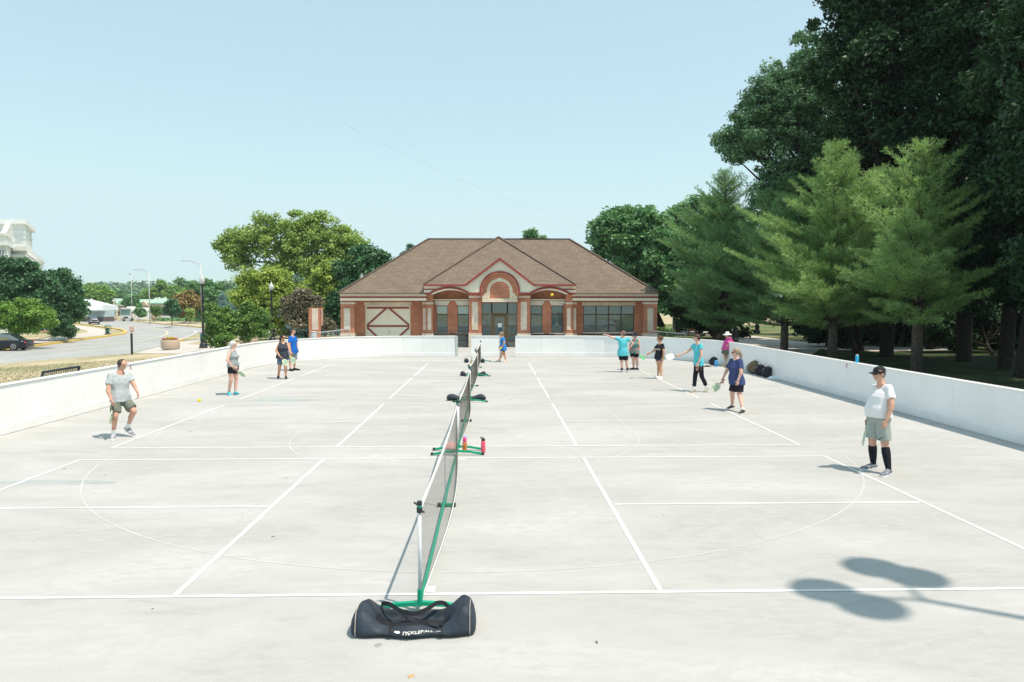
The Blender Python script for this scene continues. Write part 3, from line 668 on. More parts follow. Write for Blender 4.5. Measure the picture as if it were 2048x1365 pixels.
def conifer(label, base, height, rad, z0, mat, bark, whorl=.30, nb=7, up=.25, droop=0.0, step=.16, needle=.14, nw=.014, npt=9, tr=.18, group=None, name='pine_tree', seed=1, tip=.9, dense=1.0, prof=.75):
    rg = random.Random(seed); bx = Vector(base); t = thing(name, label, 'tree', bx, group=group)
    mb = MB(); mb.tube([(0,0,-.2), (.04,0,height*.35), (-.03,.02,height*.7), (0,0,height)], [tr*1.15, tr*.9, tr*.5, .02], 10)
    TP, TD = [], []; z = z0
    while z < height-.15:
        f = (z-z0)/(height-z0); L = rad*min((1-f)**prof, (.55+f*3.0))
        n = max(3, int(nb*(1-.35*f)*dense))
        a0 = rg.uniform(0, 6.28)
        for k in range(n):
            a = a0 + 2*PI*k/n + rg.uniform(-.3,.3); l = L*rg.uniform(.42,1.15)*(1+.30*math.sin(a*2+seed+z*.8))+.12; el = up + rg.uniform(-.18,.22) + f*.5
            s = Vector((0,0,z+rg.uniform(-.12,.12))); d = Vector((math.cos(a)*math.cos(el), math.sin(a)*math.cos(el), math.sin(el)))
            bend = Vector((0,0,-droop + .12))
            def pt(q): return s + d*l*q + bend*l*q*q*.8
            if rg.random() < .10: continue
            if l > .5: mb.tube([pt(0), pt(.5), pt(.98)], [tr*.22*(1-f*.6)+.008, .014+tr*.05, .006], 5)
            q = .22 if l > 1 else .1
            while q <= 1.0:
                p = pt(q); TP.append(p); dd = (pt(q+.02)-pt(q-.02)).normalized(); TD.append(dd)
                sl = min(l*.42*(1.08-q)+.10, 1.0)
                for sg in (-1, 1):
                    sd = (dd + Vector((-math.sin(a), math.cos(a), 0))*sg*rg.uniform(.7,1.1) + Vector((0,0,rg.uniform(-.1,.25)-droop*.5))).normalized()
                    m = max(1, int(sl/step))
                    for j in range(1, m+1): TP.append(p+sd*(j*step)); TD.append(sd)
                q += step/l*1.15
        z += whorl*rg.uniform(.75,1.2)
    for j in range(5): TP.append(Vector((0,0,height-.06-j*.14))); TD.append(Vector((0,0,1)))
    TP = np.array(TP); TD = np.array(TD); k = np.repeat(np.arange(len(TP)), npt); m = len(k)
    dirn = unit(TD[k]*tip + unit(RNG.normal(size=(m,3)))*.75 + np.array([[0,0,.22]]))
    c = TP[k] + RNG.normal(size=(m,3))*.035; s = needle*(.7+.6*RNG.random((m,1)))
    wv = unit(np.cross(dirn, RNG.normal(size=(m,3))))*nw
    V = np.stack([c-wv*.6, c+wv*.6, c+dirn*s+wv*.5, c+dirn*s-wv*.5], 1)
    place_mesh('crown', quads_mesh('crown', V, mat), t)
    obj('trunk', MBshift(mb, bx), bark, t, True); return t
def MBshift(mb, o): mb.v = [(p[0]+o.x, p[1]+o.y, p[2]+o.z) for p in mb.v]; return mb
bark_d = M('dark bark', (.026,.021,.017), var=.5, scale=9, bump=.8, bscale=14, rough=.95)
bark_p = M('pine bark', (.12,.10,.082), var=.4, scale=10, bump=.8, bscale=16, rough=.95)
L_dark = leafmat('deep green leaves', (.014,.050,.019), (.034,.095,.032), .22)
L_cot = leafmat('cottonwood leaves', (.08,.20,.10), (.20,.37,.18), .3)
L_mid = leafmat('mid green leaves', (.09,.25,.10), (.20,.40,.16), .3)
L_yel = leafmat('yellow green leaves', (.20,.35,.08), (.40,.55,.15), .35)
L_lime = leafmat('lime leaves', (.25,.39,.07), (.43,.55,.12), .35)
L_maple = leafmat('maple leaves', (0.037,0.128,0.060), (0.102,0.238,0.102), .2)
L_spring = leafmat('bright green leaves', (0.128,0.285,0.053), (0.255,0.450,0.090), .3)
L_pine = leafmat('pine needles', (.19,.37,.12), (.38,.57,.20), .35)
L_pined = leafmat('darker pine needles', (.13,.30,.11), (.26,.45,.17), .3)
L_blue = leafmat('blue spruce needles', (0.096,0.208,0.208), (0.240,0.400,0.400), .1)
L_dsp = leafmat('green spruce needles', (0.060,0.165,0.112), (0.135,0.285,0.195), .1)
L_purp = leafmat('purple brown leaves', (.17,.18,.11), (.34,.31,.21), .25)
L_shrub = leafmat('shrub leaves', (0.096,0.224,0.048), (0.208,0.368,0.096), .25)
L_rust = leafmat('rusty leaves', (0.150,0.225,0.060), (0.420,0.285,0.120), .25)
L_hedge = leafmat('hedge leaves', (0.084,0.210,0.042), (0.182,0.350,0.070), .2)

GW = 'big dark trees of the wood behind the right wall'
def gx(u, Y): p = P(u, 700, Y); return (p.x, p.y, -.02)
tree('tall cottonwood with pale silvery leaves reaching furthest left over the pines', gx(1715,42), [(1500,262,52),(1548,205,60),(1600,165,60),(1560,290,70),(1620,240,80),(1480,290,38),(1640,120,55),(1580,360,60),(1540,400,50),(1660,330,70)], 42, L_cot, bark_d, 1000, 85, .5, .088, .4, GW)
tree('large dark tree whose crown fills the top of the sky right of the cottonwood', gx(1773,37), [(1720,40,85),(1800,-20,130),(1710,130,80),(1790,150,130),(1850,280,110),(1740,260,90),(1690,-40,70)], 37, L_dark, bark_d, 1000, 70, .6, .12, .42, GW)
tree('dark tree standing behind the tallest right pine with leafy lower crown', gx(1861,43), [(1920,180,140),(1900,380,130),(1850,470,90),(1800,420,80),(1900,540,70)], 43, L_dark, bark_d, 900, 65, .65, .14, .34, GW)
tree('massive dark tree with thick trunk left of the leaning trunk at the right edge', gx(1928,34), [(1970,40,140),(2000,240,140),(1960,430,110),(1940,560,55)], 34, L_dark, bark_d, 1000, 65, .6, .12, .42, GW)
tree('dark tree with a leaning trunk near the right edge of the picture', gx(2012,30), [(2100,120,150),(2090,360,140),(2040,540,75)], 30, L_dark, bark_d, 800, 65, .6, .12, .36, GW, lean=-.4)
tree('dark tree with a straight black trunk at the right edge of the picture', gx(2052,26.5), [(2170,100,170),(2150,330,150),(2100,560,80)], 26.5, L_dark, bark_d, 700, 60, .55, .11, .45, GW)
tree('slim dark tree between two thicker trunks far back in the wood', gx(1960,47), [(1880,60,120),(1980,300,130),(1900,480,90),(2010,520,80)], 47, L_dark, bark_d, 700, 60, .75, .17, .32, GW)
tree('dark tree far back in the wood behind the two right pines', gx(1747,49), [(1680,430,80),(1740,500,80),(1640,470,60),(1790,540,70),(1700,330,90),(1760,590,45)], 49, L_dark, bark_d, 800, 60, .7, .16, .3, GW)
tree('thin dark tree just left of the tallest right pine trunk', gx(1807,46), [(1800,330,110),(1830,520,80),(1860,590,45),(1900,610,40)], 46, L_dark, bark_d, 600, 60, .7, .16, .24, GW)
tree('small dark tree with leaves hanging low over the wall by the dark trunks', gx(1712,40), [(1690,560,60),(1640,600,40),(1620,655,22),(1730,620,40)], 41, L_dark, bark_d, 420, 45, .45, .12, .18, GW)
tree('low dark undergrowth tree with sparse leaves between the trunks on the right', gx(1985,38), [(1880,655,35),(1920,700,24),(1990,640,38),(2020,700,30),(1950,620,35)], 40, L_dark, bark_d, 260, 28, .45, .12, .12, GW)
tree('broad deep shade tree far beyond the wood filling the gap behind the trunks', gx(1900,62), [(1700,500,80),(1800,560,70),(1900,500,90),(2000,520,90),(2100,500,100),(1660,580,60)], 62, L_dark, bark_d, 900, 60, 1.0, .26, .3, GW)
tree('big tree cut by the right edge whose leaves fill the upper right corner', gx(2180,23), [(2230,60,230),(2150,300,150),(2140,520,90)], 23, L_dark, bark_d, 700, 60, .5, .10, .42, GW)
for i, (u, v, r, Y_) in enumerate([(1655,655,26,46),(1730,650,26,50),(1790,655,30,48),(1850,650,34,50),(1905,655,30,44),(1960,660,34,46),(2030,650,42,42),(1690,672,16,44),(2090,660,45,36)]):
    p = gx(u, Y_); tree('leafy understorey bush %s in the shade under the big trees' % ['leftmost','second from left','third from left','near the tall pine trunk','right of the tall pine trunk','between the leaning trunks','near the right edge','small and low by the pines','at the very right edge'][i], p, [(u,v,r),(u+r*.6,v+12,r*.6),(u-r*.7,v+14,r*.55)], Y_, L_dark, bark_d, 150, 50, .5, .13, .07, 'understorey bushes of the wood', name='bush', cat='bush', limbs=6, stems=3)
for i, (x_, y_, u_) in enumerate([(24,15,0),(29,22,0),(31,31,0)]):  # unseen trees out of view, added to cast shade on the wood floor
    bb_ = [(x_+dx, y_+dy, z_, r_, r_, r_*.8) for dx, dy, z_, r_ in [(0,0,10,4.5),(-3,2,8,3),(2,-2,12,4),(-2,-2,13,3.4),(0,3,7,3)]]
    t_ = thing('tree', ['shade tree outside the right picture edge, nearest the camera','shade tree outside the right picture edge, second from the camera','shade tree outside the right picture edge, farthest from the camera'][i], 'tree', (x_, y_, 0), group=GW)
    cc_, pt_, nr_ = crown_points(bb_, 420, 45, .8)
    place_mesh('crown', quads_mesh('crown', leafquads(pt_, nr_, .2) - np.array([[[x_, y_, 0]]]), L_dark), t_)
    obj('trunk', MB().tube([(x_,y_,-.2),(x_+.1,y_,5),(x_,y_+.1,12)], [.4,.3,.1], 10), bark_d, t_, True)
tree('big maple rising close behind the right end of the pavilion roof', gx(1326,62), [(1215,462,42),(1270,452,42),(1200,500,25),(1260,510,55),(1310,480,50),(1320,560,60),(1280,585,40),(1345,520,50),(1360,600,45),(1240,475,40)], 62, L_mid, bark_d, 900, 65, .7, .17, .55, 'trees behind the pavilion')
tree('tall round tree with fresh green top between the maple and the left pine', gx(1400,72), [(1350,465,45),(1395,440,48),(1440,430,40),(1420,500,70),(1370,560,60),(1470,480,50),(1440,590,50)], 72, L_mid, bark_d, 900, 60, .8, .19, .4, 'trees behind the pavilion')
tree('dark low spreading tree over the picnic tables right of the pavilion', gx(1437,55), [(1400,600,50),(1450,620,45),(1380,640,24),(1470,655,25),(1420,650,25),(1500,600,45)], 56, L_dark, bark_d, 500, 60, .55, .14, .55, 'trees behind the pavilion')
tree('distant treetop peeping over the right half of the pavilion ridge', (P(1065,600,90).x, 90, 0), [(1060,482,16),(1075,490,14)], 90, L_mid, bark_d, 60, 50, .6, .2, .3)
tree('distant treetop at the left slope of the pavilion roof', (P(823,600,85).x, 85, 0), [(823,498,7),(815,515,12)], 85, L_dsp, bark_d, 40, 40, .5, .18, .3)

GP = 'white pines in the row behind the right wall'
PK = dict(npt=11, needle=.16, nw=.016, tip=.7, step=.20)
conifer('white pine with bare trunk standing rightmost and nearest the wall', (P(1832,740,29.5).x, 29.5, 0), 9.0, 3.9, 1.9, L_pine, bark_p, seed=3, group=GP, tr=.2, nb=9, whorl=.34, up=.16, prof=.78, **PK)
conifer('broad white pine in the middle of the row with its top beside the cottonwood', (P(1664,720,35).x, 35, 0), 10.2, 5.0, 1.6, L_pine, bark_p, seed=5, group=GP, tr=.2, nb=10, whorl=.32, up=.16, prof=.76, **PK)
conifer('white pine with leaning trunk between the broad pine and the leftmost pine', (P(1568,700,41).x, 41, 0), 9.6, 4.8, 1.5, L_pined, bark_p, seed=8, group=GP, tr=.2, nb=9, up=.14, prof=.72, **PK)
conifer('dark green white pine standing leftmost in the row with a spiky top', (P(1446,690,46).x, 46, 0), 10.9, 4.6, 1.2, L_pined, bark_p, seed=9, group=GP, tr=.2, nb=9, up=.12, whorl=.33, prof=.78, **PK)

GL = 'tall trees left of the pavilion'
tree('huge yellow green tree with ragged top, tallest left of the pavilion', T(640,662), [(480,490,32),(450,495,20),(520,475,40),(560,500,55),(600,460,35),(625,445,22),(650,480,50),(685,490,35),(620,540,65),(690,540,45),(480,520,30),(715,500,22),(660,590,50)], 78, L_yel, bark_d, 850, 48, .8, .17, .5, GL)
tree('lime yellow tree with rounded crown in front of the huge yellow green tree', T(548,664), [(510,575,34),(550,572,38),(500,610,28),(545,615,45),(585,600,30),(560,645,24),(525,640,22)], 66, L_lime, bark_d, 600, 52, .6, .14, .3, GL)
tree('golden leaved tree between the lime tree and the dark oak', T(650,662), [(650,560,35),(668,575,25),(640,590,30),(675,560,20)], 70, L_lime, bark_d, 350, 50, .6, .16, .25, GL)
tree('dark blue green oak touching the left slope of the pavilion roof', (P(735,660,60).x, 60, -.02), [(720,555,38),(760,530,24),(700,600,32),(740,590,45),(690,630,30),(735,515,20),(790,560,25)], 60, L_maple, bark_d, 750, 60, .6, .15, .4, GL)
tree('purple brown crab apple beside the free standing brick pier', T(598,668), [(588,612,19),(606,596,15),(575,624,11),(618,622,15),(600,640,17),(630,606,11),(656,650,11)], 57, L_purp, bark_d, 420, 50, .4, .10, .16, GL)
tree('bushy green shrub close behind the nearest black street lamp', T(440,692), [(438,640,22),(425,625,14),(450,660,22),(440,675,20),(455,630,15),(425,655,14)], 50, L_shrub, bark_d, 330, 55, .30, .085, .05, stems=4, name='shrub', cat='shrub', limbs=16)
tree('wide open green shrub right of the bushy shrub behind the flower planter', T(500,690), [(500,640,26),(520,655,20),(480,655,18),(500,625,16),(523,635,14),(495,665,18)], 52, L_shrub, bark_d, 300, 50, .32, .085, .05, stems=5, name='shrub', cat='shrub', limbs=16)
GS = 'blue spruces on the left lawns'
def spruce(label, b, h, r, mat=L_blue, seed=1, z0=.25, **k): conifer(label, b, h, r, z0, mat, bark_d, whorl=.26, nb=9, up=-.05, droop=.12, step=.15, needle=.09, nw=.022, npt=7, tr=.12, group=GS, name='spruce_tree', seed=seed, tip=.6, prof=.9, **k)
def hpx(b, v): return (b[2]) and P(CU, 0, 1) is None
def topz(b, v): return H + (606-v)*b[1]/FPX - b[2]
b = T(447,668); spruce('broad pale blue spruce left behind the two lamp shrubs', b, topz(b,585), 2.3, seed=2)
b = T(478,664); spruce('tall dark blue spruce right behind the two lamp shrubs', b, topz(b,577), 2.2, seed=3)
b = T(594,676); spruce('tall blue spruce in front of the golden tree', b, topz(b,548), 2.1, seed=4)
b = T(612,680); spruce('short bluish spruce low beside the purple crab apple', b, topz(b,628), 1.5, seed=6)
b = T(650,673); spruce('low spreading green spruce between the brick pier and the pavilion', b, topz(b,630), 1.7, L_dsp, seed=7)
b = T(676,671); spruce('small blue spruce tucked against the left pavilion corner', b, topz(b,630), 1.3, seed=8)
spruce('large blue spruce cut by the left picture edge in front of the road', (-20.9, 29, hh(-20.9)), 3.9, 2.0, seed=10, z0=.1)
GM = 'trees in front of the white apartment block'
tree('dark green maple with tallest crown in front of the white block', T(45,664), [(35,560,38),(56,556,22),(10,548,26),(30,600,45),(70,590,38),(0,590,40),(85,566,18)], 72, L_maple, bark_d, 900, 65, .6, .15, .3, GM)
tree('dark green maple right of the tallest maple beside the blue building', T(120,660), [(115,564,20),(130,580,26),(105,600,32),(140,610,22),(120,625,26),(150,622,16)], 80, L_maple, bark_d, 600, 60, .6, .16, .28, GM)
tree('bright green crab apple with many stems over the lawn beside the dark car', T(34,674), [(15,632,24),(45,622,24),(75,632,24),(92,642,14),(35,645,22),(0,640,24),(60,645,18)], 66, L_spring, bark_d, 600, 55, .45, .11, .10, GM, stems=5)
tree('small bright green tree in front of the gable of the blue building', T(140,656), [(138,628,14),(150,632,12),(128,636,12)], 84, L_spring, bark_d, 170, 50, .5, .13, .12, GM)
tree('dark layered juniper beside the brick sign', T(128,665), [(127,640,10),(128,650,12),(126,660,14),(140,662,10),(115,664,9)], 76, L_maple, bark_d, 260, 50, .35, .10, .08, name='shrub', cat='shrub', limbs=4)
for i, (u, v, r) in enumerate([(82,660.5,5.2),(98,659.5,5.6),(112,659.5,5.2)]):
    p = T(u, v+3.5); tree(['leftmost round clipped shrub under the brick sign','middle round clipped shrub under the brick sign','rightmost round clipped shrub under the brick sign'][i], p, [(u,v,r)], p.y, L_hedge, bark_d, 60, 60, .16, .07, .04, 'clipped shrubs under the sign', name='shrub', cat='shrub', limbs=2)
tree('low green hedge behind the right glass railing of the pavilion', (P(1325,668,52).x, 52, 0), [(1318,664,6),(1330,664,6),(1342,667,5)], 52, L_hedge, bark_d, 90, 60, .2, .08, .04, name='hedge', cat='hedge', limbs=2)
# young trees and the mixed ones by the car park
GY = 'trees round the far car park'
tree('young slim dark tree alone on the strip behind the curving road', T(344,651.5), [(344,613,9),(341,620,8),(348,622,8),(344,605,5)], 120, L_maple, bark_d, 110, 50, .55, .2, .09, GY)
tree('rusty brown leaved tree standing behind the young slim tree', T(373,643), [(372,610,19),(362,603,12),(385,606,13),(376,595,10),(372,620,15)], 145, L_rust, bark_d, 260, 55, .9, .26, .2, GY)
tree('tiny yellowish young tree right of the rusty brown tree', T(381,646), [(381,624,6),(381,632,5)], 130, L_yel, bark_d, 45, 40, .4, .17, .06, GY)
tree('light green tree left of the nearest lamp with tall crown', T(412,640), [(408,600,24),(422,590,22),(400,620,18),(430,610,20),(395,585,16)], 155, L_mid, bark_d, 400, 55, 1.1, .3, .3, GY)
tree('round shrub in the far planting beside the do not enter sign', T(280,636.5), [(278,624,7),(284,628,6)], 165, L_mid, bark_d, 60, 40, .6, .22, .1, GY, name='shrub', cat='shrub')
tree('round green shrub standing in the far planter by the tall pole', T(311,640), [(310,622,8),(314,628,6)], 158, L_shrub, bark_d, 60, 45, .5, .2, .08, GY, name='shrub', cat='shrub')
tree('pale green tree behind the motorhome and the blue building', T(268,630), [(264,600,9),(258,606,8),(270,606,9)], 215, L_mid, bark_d, 90, 45, 1.0, .33, .2, GY)
for i, (u, v, r, lab) in enumerate([(190,592,20,'wide light green tree just above the blue building roof'),(222,598,13,'small light green tree behind the right end of the blue roof'),(330,592,24,'bright green tree above the left part of the green roofed shop'),(365,588,22,'bright green tree above the right part of the green roofed shop'),(302,597,12,'small green tree rising behind the shop gable'),(165,590,14,'light green tree left of the widest one above the blue roof')]):
    Yt = 300 + 12*i
    tree(lab, (P(u,620,Yt).x, Yt, -1.3), [(u,v,r),(u-r*.7,v+5,r*.7),(u+r*.8,v+4,r*.75)], Yt, L_mid if i % 2 else L_spring, bark_d, 260, 45, 2.0, .6, .4, 'light green trees below the far ridge')
# flower bed and far planting
mb = MB()
def scatter(name, poly_uv, n, size, mat, h=.12, label=None, spread=None):
    pts = []
    for _ in range(n):
        a, b_ = random.random(), random.random(); q = poly_uv
        u = (q[0][0]*(1-a)+q[1][0]*a)*(1-b_)+(q[3][0]*(1-a)+q[2][0]*a)*b_; v = (q[0][1]*(1-a)+q[1][1]*a)*(1-b_)+(q[3][1]*(1-a)+q[2][1]*a)*b_
        p = T(u, v); pts.append((p.x, p.y, p.z+random.uniform(0, h)))
    c = np.array(pts); nr = unit(RNG.normal(size=(n,3))*.6+np.array([[0,-.3,1]]))
    o = bpy.data.objects.new(name, quads_mesh(name, leafquads(c, nr, size, .8), mat)); C.objects.link(o); return tag(o, kind='stuff')
m_redfl = leafmat('red and white flowers', (.55,.04,.02), (.6,.42,.36), .2)
scatter('flower_bed', [(64,664),(146,664),(146,667),(66,667.4)], 500, .12, m_redfl, .2)
scatter('flower_bed_leaves', [(64,664),(146,664),(146,667),(66,667.4)], 600, .12, L_hedge, .15)
scatter('ground_cover', [(315,640),(410,640),(410,643),(315,642.5)], 900, .3, L_mid, .5)
# clumped grass near the wall (real blades on the part that shows largest)
n = 30000
c = np.stack([RNG.uniform(-32,-10.4,n), RNG.uniform(15,44,n), np.zeros(n)], 1); c[:,2] = [hh(x)-.02 for x in c[:,0]]
ok = np.array([ (T(264,712).y+8 > y) and noise.noise(Vector((x*.5,y*.5,0))) > -.8 for x, y, z in c]); c = c[ok]
nr = unit(RNG.normal(size=(len(c),3))*np.array([[1,1,.25]])); a = np.cross(nr, np.array([[0,0,1.]])); hgt = RNG.uniform(.02,.055,(len(c),1))*np.array([[0,0,1]]) + RNG.normal(size=(len(c),3))*.02
V = np.stack([c-a*.02, c+a*.02, c+hgt+a*.008, c+hgt-a*.008], 1)
L_str = leafmat('straw grass blades', (.50,.44,.30), (.33,.33,.19), .2)
tag(place_mesh('grass_blades', quads_mesh('grass', V, L_str), None), kind='stuff')
# far wooded ridge
def ridge(name, Y, prof, mat, clump, step, lsz, depth=160, per=70):
    cs = []
    for (u0, t0), (u1, t1) in zip(prof, prof[1:]):
        k = max(1, int((u1-u0)/step))
        for i in range(k):
            u = u0+(u1-u0)*i/k; t = t0+(t1-t0)*i/k
            rows = 7
            for r_ in range(rows):
                Yr_ = Y + depth*(r_/rows) ; ztop = P(u, t, Y+depth).z
                z = -1 + (ztop+1)*((r_+.7)/rows)
                p = P(u, 600, Yr_); cs.append((p.x+random.uniform(-clump,clump), Yr_+random.uniform(-8,8), z-clump*.6+random.uniform(-.25,.25)*clump))
    cs = np.array(cs); k = np.repeat(np.arange(len(cs)), per); m = len(k)
    d = unit(RNG.normal(size=(m,3))); d[:,2] = np.abs(d[:,2]); rad = clump*(.75+.5*RNG.random((len(cs),1)))
    pts = cs[k] + d*rad[k]*(.9+.15*RNG.random((m,1))); nr = unit(d+RNG.normal(size=(m,3))*.35)
    o = bpy.data.objects.new(name, quads_mesh(name, leafquads(pts, nr, lsz, .8), mat)); C.objects.link(o); return tag(o, kind='stuff')
L_ridge = leafmat('ridge woods', (0.060,0.170,0.076), (0.136,0.272,0.102), .1)
ridge('wooded_ridge', 760, [(60,584),(150,576),(215,571),(235,574),(300,574),(350,578),(420,580),(470,577),(560,584),(700,590),(860,594)], L_ridge, 11, 6, 1.9, depth=220)
ridge('near_woods', 420, [(280,588),(320,582),(380,577),(440,573),(500,575),(560,580),(620,588)], L_ridge, 6.5, 6, 1.1, depth=90)
ridge('far_woods', 190, [(1330,640),(1500,636),(1700,634),(1900,632),(2200,628),(2600,620)], L_mid, 3.5, 9, .5, depth=30, per=50)
mb = MB()
hp = [(P(u,600,960).x, 960, P(u,t+5,960).z) for u, t in [(-600,590),(60,584),(215,571),(350,578),(470,577),(700,590),(1100,597),(2600,600)]]
mb.loft([[ (x,y,-3) for x,y,z in hp], [(x,y-40,z) for x,y,z in hp], [(x,y+200,-3) for x,y,z in hp]], cap=False)
tag(obj('hill', MB().add([q for x,y,z in hp for q in ((x,y-230,-3),(x,y,z),(x,y+200,-3))], [f for i in range(len(hp)-1) for f in ((3*i,3*i+3,3*i+4,3*i+1),(3*i+1,3*i+4,3*i+5,3*i+2))]), M('hill green', (.05,.11,.05), var=.3, scale=.02)), kind='structure')
# ------------------------------------------------------------ things
def pole_r(px, p): return px*p.y/FPX
m_black = M('black painted metal', (.018,.022,.028), rough=.35, var=.2, spec=.5)
m_globe = M('frosted globe', (.55,.60,.60), rough=.15, var=.02)
m_galv = M('galvanised pole', (.50,.52,.52), rough=.45, metal=.3, var=.08)
m_agg = M('exposed aggregate', (.50,.40,.31), var=.22, scale=60, bump=.4, bscale=120)
m_tyre = M('tyre rubber', (.02,.02,.02), rough=.85); m_rim = M('alloy rim', (.55,.56,.57), rough=.3, metal=.7)
m_soil = M('soil', (.06,.045,.03)); m_white = M('white paint', (.78,.79,.78), rough=.5, var=.04)
m_green = M('green powder coat', (.0,.33,.19), rough=.4, var=.08); m_fabric = M('black nylon', (.022,.034,.050), rough=.65, var=.35, scale=7, bump=.35, bscale=18)
m_bag_shade = M('black nylon lining', (.012,.015,.02), rough=.8)  # near-black colour standing in for shade in the bag mouth
def bx_(*a): return MB().bb(*a)

# street lamp (4.9 m)
def make_lamp(label):
    t = thing('street_lamp', label, 'street lamp', group='black street lamps with globe')
    obj('base', MB().lathe([(.30,0),(.30,.10),(.27,.13),(.26,.28),(.21,.34),(.17,.40),(.21,.50),(.22,.62),(.17,.74),(.12,.86),(.10,.95),(.11,.98),(.10,1.02)], n=20), m_black, t, True)
    obj('post', MB().lathe([(.088,1.02),(.085,2.2),(.070,3.95),(.085,4.0),(.065,4.06),(.12,4.18),(.14,4.24)], n=16), m_black, t, True)
    gl = obj('globe', MB().lathe([(.12,4.22),(.17,4.32),(.195,4.45),(.185,4.56),(.15,4.66),(.10,4.72),(.085,4.76),(.07,4.80),(.03,4.86),(.012,4.93)], n=18), m_globe, t, True)
    obj('plinth', MB().lathe([(.36,-.3),(.36,.0),(.35,.02)], n=20), m_kerb, t)
    return t
lamp = make_lamp('nearest tall black street lamp beside the bushy green shrub')
place(lamp, T(407,697)); lamp.scale = (1.0,1.0,(697-549)*T(407,697).y/FPX/4.93)
p = T(544.5,684); dup(lamp, p, 0, 'black street lamp standing alone on the dry lawn left of the pavilion', (1,1,(684-565)*p.y/FPX/4.93))
p = T(121,671); dup(lamp, p, 0, 'dark street lamp half hidden in the maple beside the brick sign')
p = G(1469,688); dup(lamp, (p.x,p.y,-.02), 0, 'slim black lamp post under the pines behind the woman in pink')
p = G(1514,668); dup(lamp, (p.x,p.y,-.02), 0, 'farthest black lamp post in the park by the sunny path')
# cobra head lights
def cobra(label, u, v, vt, arm, rad):
    p = T(u, v); h = (v-vt)*p.y/FPX; s = p.y/FPX
    t = thing('road_light', label, 'road light', p, group='tall grey road lights')
    obj('pole', MB().tube([p, p+Vector((0,0,h))], [rad*.85, rad*.5], 10), m_galv, t, True)
    A = p + Vector((0,0,h-.15)); tip = A + Vector((arm[0]*s, 0, arm[1]*s))
    obj('arm', MB().tube([A, A+(tip-A)*.4+Vector((0,0,.25)), tip], .06, 6).tube([A-Vector((0,0,.7)), A+(tip-A)*.45+Vector((0,0,.12))], .04, 6), m_galv, t, True)
    obj('lamp_head', MB().ball(tip+Vector((arm[0]*s*.08,0,0)), .35, 12, (1.3,.45,.3)), m_galv, t, True)
cobra('tall grey road light with its arm to the left behind the curve', 300, 649, 545, (-24,5), .13)
cobra('grey road light seen above the globe of the nearest black lamp', 404, 652, 530, (-31,8), .12)
cobra('thin grey pole seen edge on beside the motorhome', 264.5, 641, 552, (-2,4), .11)
# planters with flowers
m_flr = leafmat('red flowers', (.65,.05,.02), (.7,.12,.05), .2); m_fly = leafmat('yellow flowers', (.75,.5,.02), (.8,.6,.05), .2)
def make_planter(label):
    t = thing('flower_planter', label, 'planter', group='round concrete flower planters')
    obj('bowl', MB().lathe([(.50,.0),(.62,.06),(.655,.14),(.66,.72),(.65,.74),(.58,.74),(.57,.66),(.02,.66)], n=28), m_agg, t, True)
    n = 130
    for nm, mt, k, rr in (('red_flowers', m_flr, n, .56), ('yellow_flowers', m_fly, 60, .30), ('leaves', L_hedge, 160, .55)):
        a = RNG.uniform(0, 2*PI, k); r = np.sqrt(RNG.random(k))*rr
        if nm == 'red_flowers': r = .32+.24*RNG.random(k)
        c = np.stack([r*np.cos(a), r*np.sin(a), .72+.10*RNG.random(k)+(.10 if nm == 'yellow_flowers' else (-.02 if nm == 'leaves' else .02))], 1)
        place_mesh(nm, quads_mesh(nm, leafquads(c, unit(RNG.normal(size=(k,3))*.6+np.array([[0,-.4,1]])), .055, .9), mt), t)
    return t
pl = make_planter('round planter of red and yellow flowers left of the nearest lamp'); place(pl, T(341,699.5))
p = T(498,690); dup(pl, (p.x,p.y,p.z), 1.0, 'round flower planter under the open shrub right of the nearest lamp')
for (u, v, lab) in ((224,641,'small far planter in front of the motorhome'), (313,641,'far planter on the sidewalk right of the tall grey road light'), (201,638.5,'far planter hidden behind the dark car on the bend')): dup(pl, T(u,v), .5, lab, (1.6,1.6,1.6) if u != 201 else (1.4,1.4,1.4))
# no parking sign, do not enter sign
p = T(264,708.5); s = p.y/FPX
t = thing('parking_sign', 'small white and red parking sign on a short black post', 'sign', p)
obj('post', MB().tube([p-Vector((0,0,.3)), p+Vector((0,0,44*s))], .075, 10), m_black, t)
a = P(259,667,p.y-.08); b = P(268.5,653,p.y-.08)
pn = obj('sign_plate', bx_(a.x,b.x,p.y-.10,p.y-.085,a.z,b.z), M('sign white', (.72,.66,.66)), t)
mr_ = M('sign red', (.5,.05,.04)); mb = text_mb('NO', .2); xf(mb, ((a.x+b.x)/2, p.y-.103, b.z-.13)); obj('lettering', mb, mr_, pn)
mb = text_mb('PARKING', .075); xf(mb, ((a.x+b.x)/2, p.y-.103, b.z-.29)); obj('lettering', mb, mr_, pn)
mb = MB(); mb.bar(((a.x*.8+b.x*.2), p.y-.105, a.z+.12), ((a.x*.2+b.x*.8), p.y-.105, a.z+.12), .01, .03); obj('arrow', mb, mr_, pn)
p = T(272,640); s = p.y/FPX; c = P(272.5,619.5,p.y)
t = thing('do_not_enter_sign', 'round red sign with white bar at the road junction', 'sign', p)
obj('post', MB().tube([p, c+Vector((0,.1,.1))], .05, 8), m_galv, t)
dsk = obj('sign_disc', MB().lathe([(.02,0),(3.9*s,0),(3.9*s,.03),(.02,.03)], (0,0,0), 24), mr_, None)
for v_ in dsk.data.vertices: v_.co = Vector((v_.co.x, -v_.co.z, v_.co.y)) + c - p
dsk.parent = t
obj('bar', bx_(c.x-2.9*s, c.x+2.9*s, p.y-.06, p.y-.045, c.z-.7*s, c.z+.7*s), m_white, t)
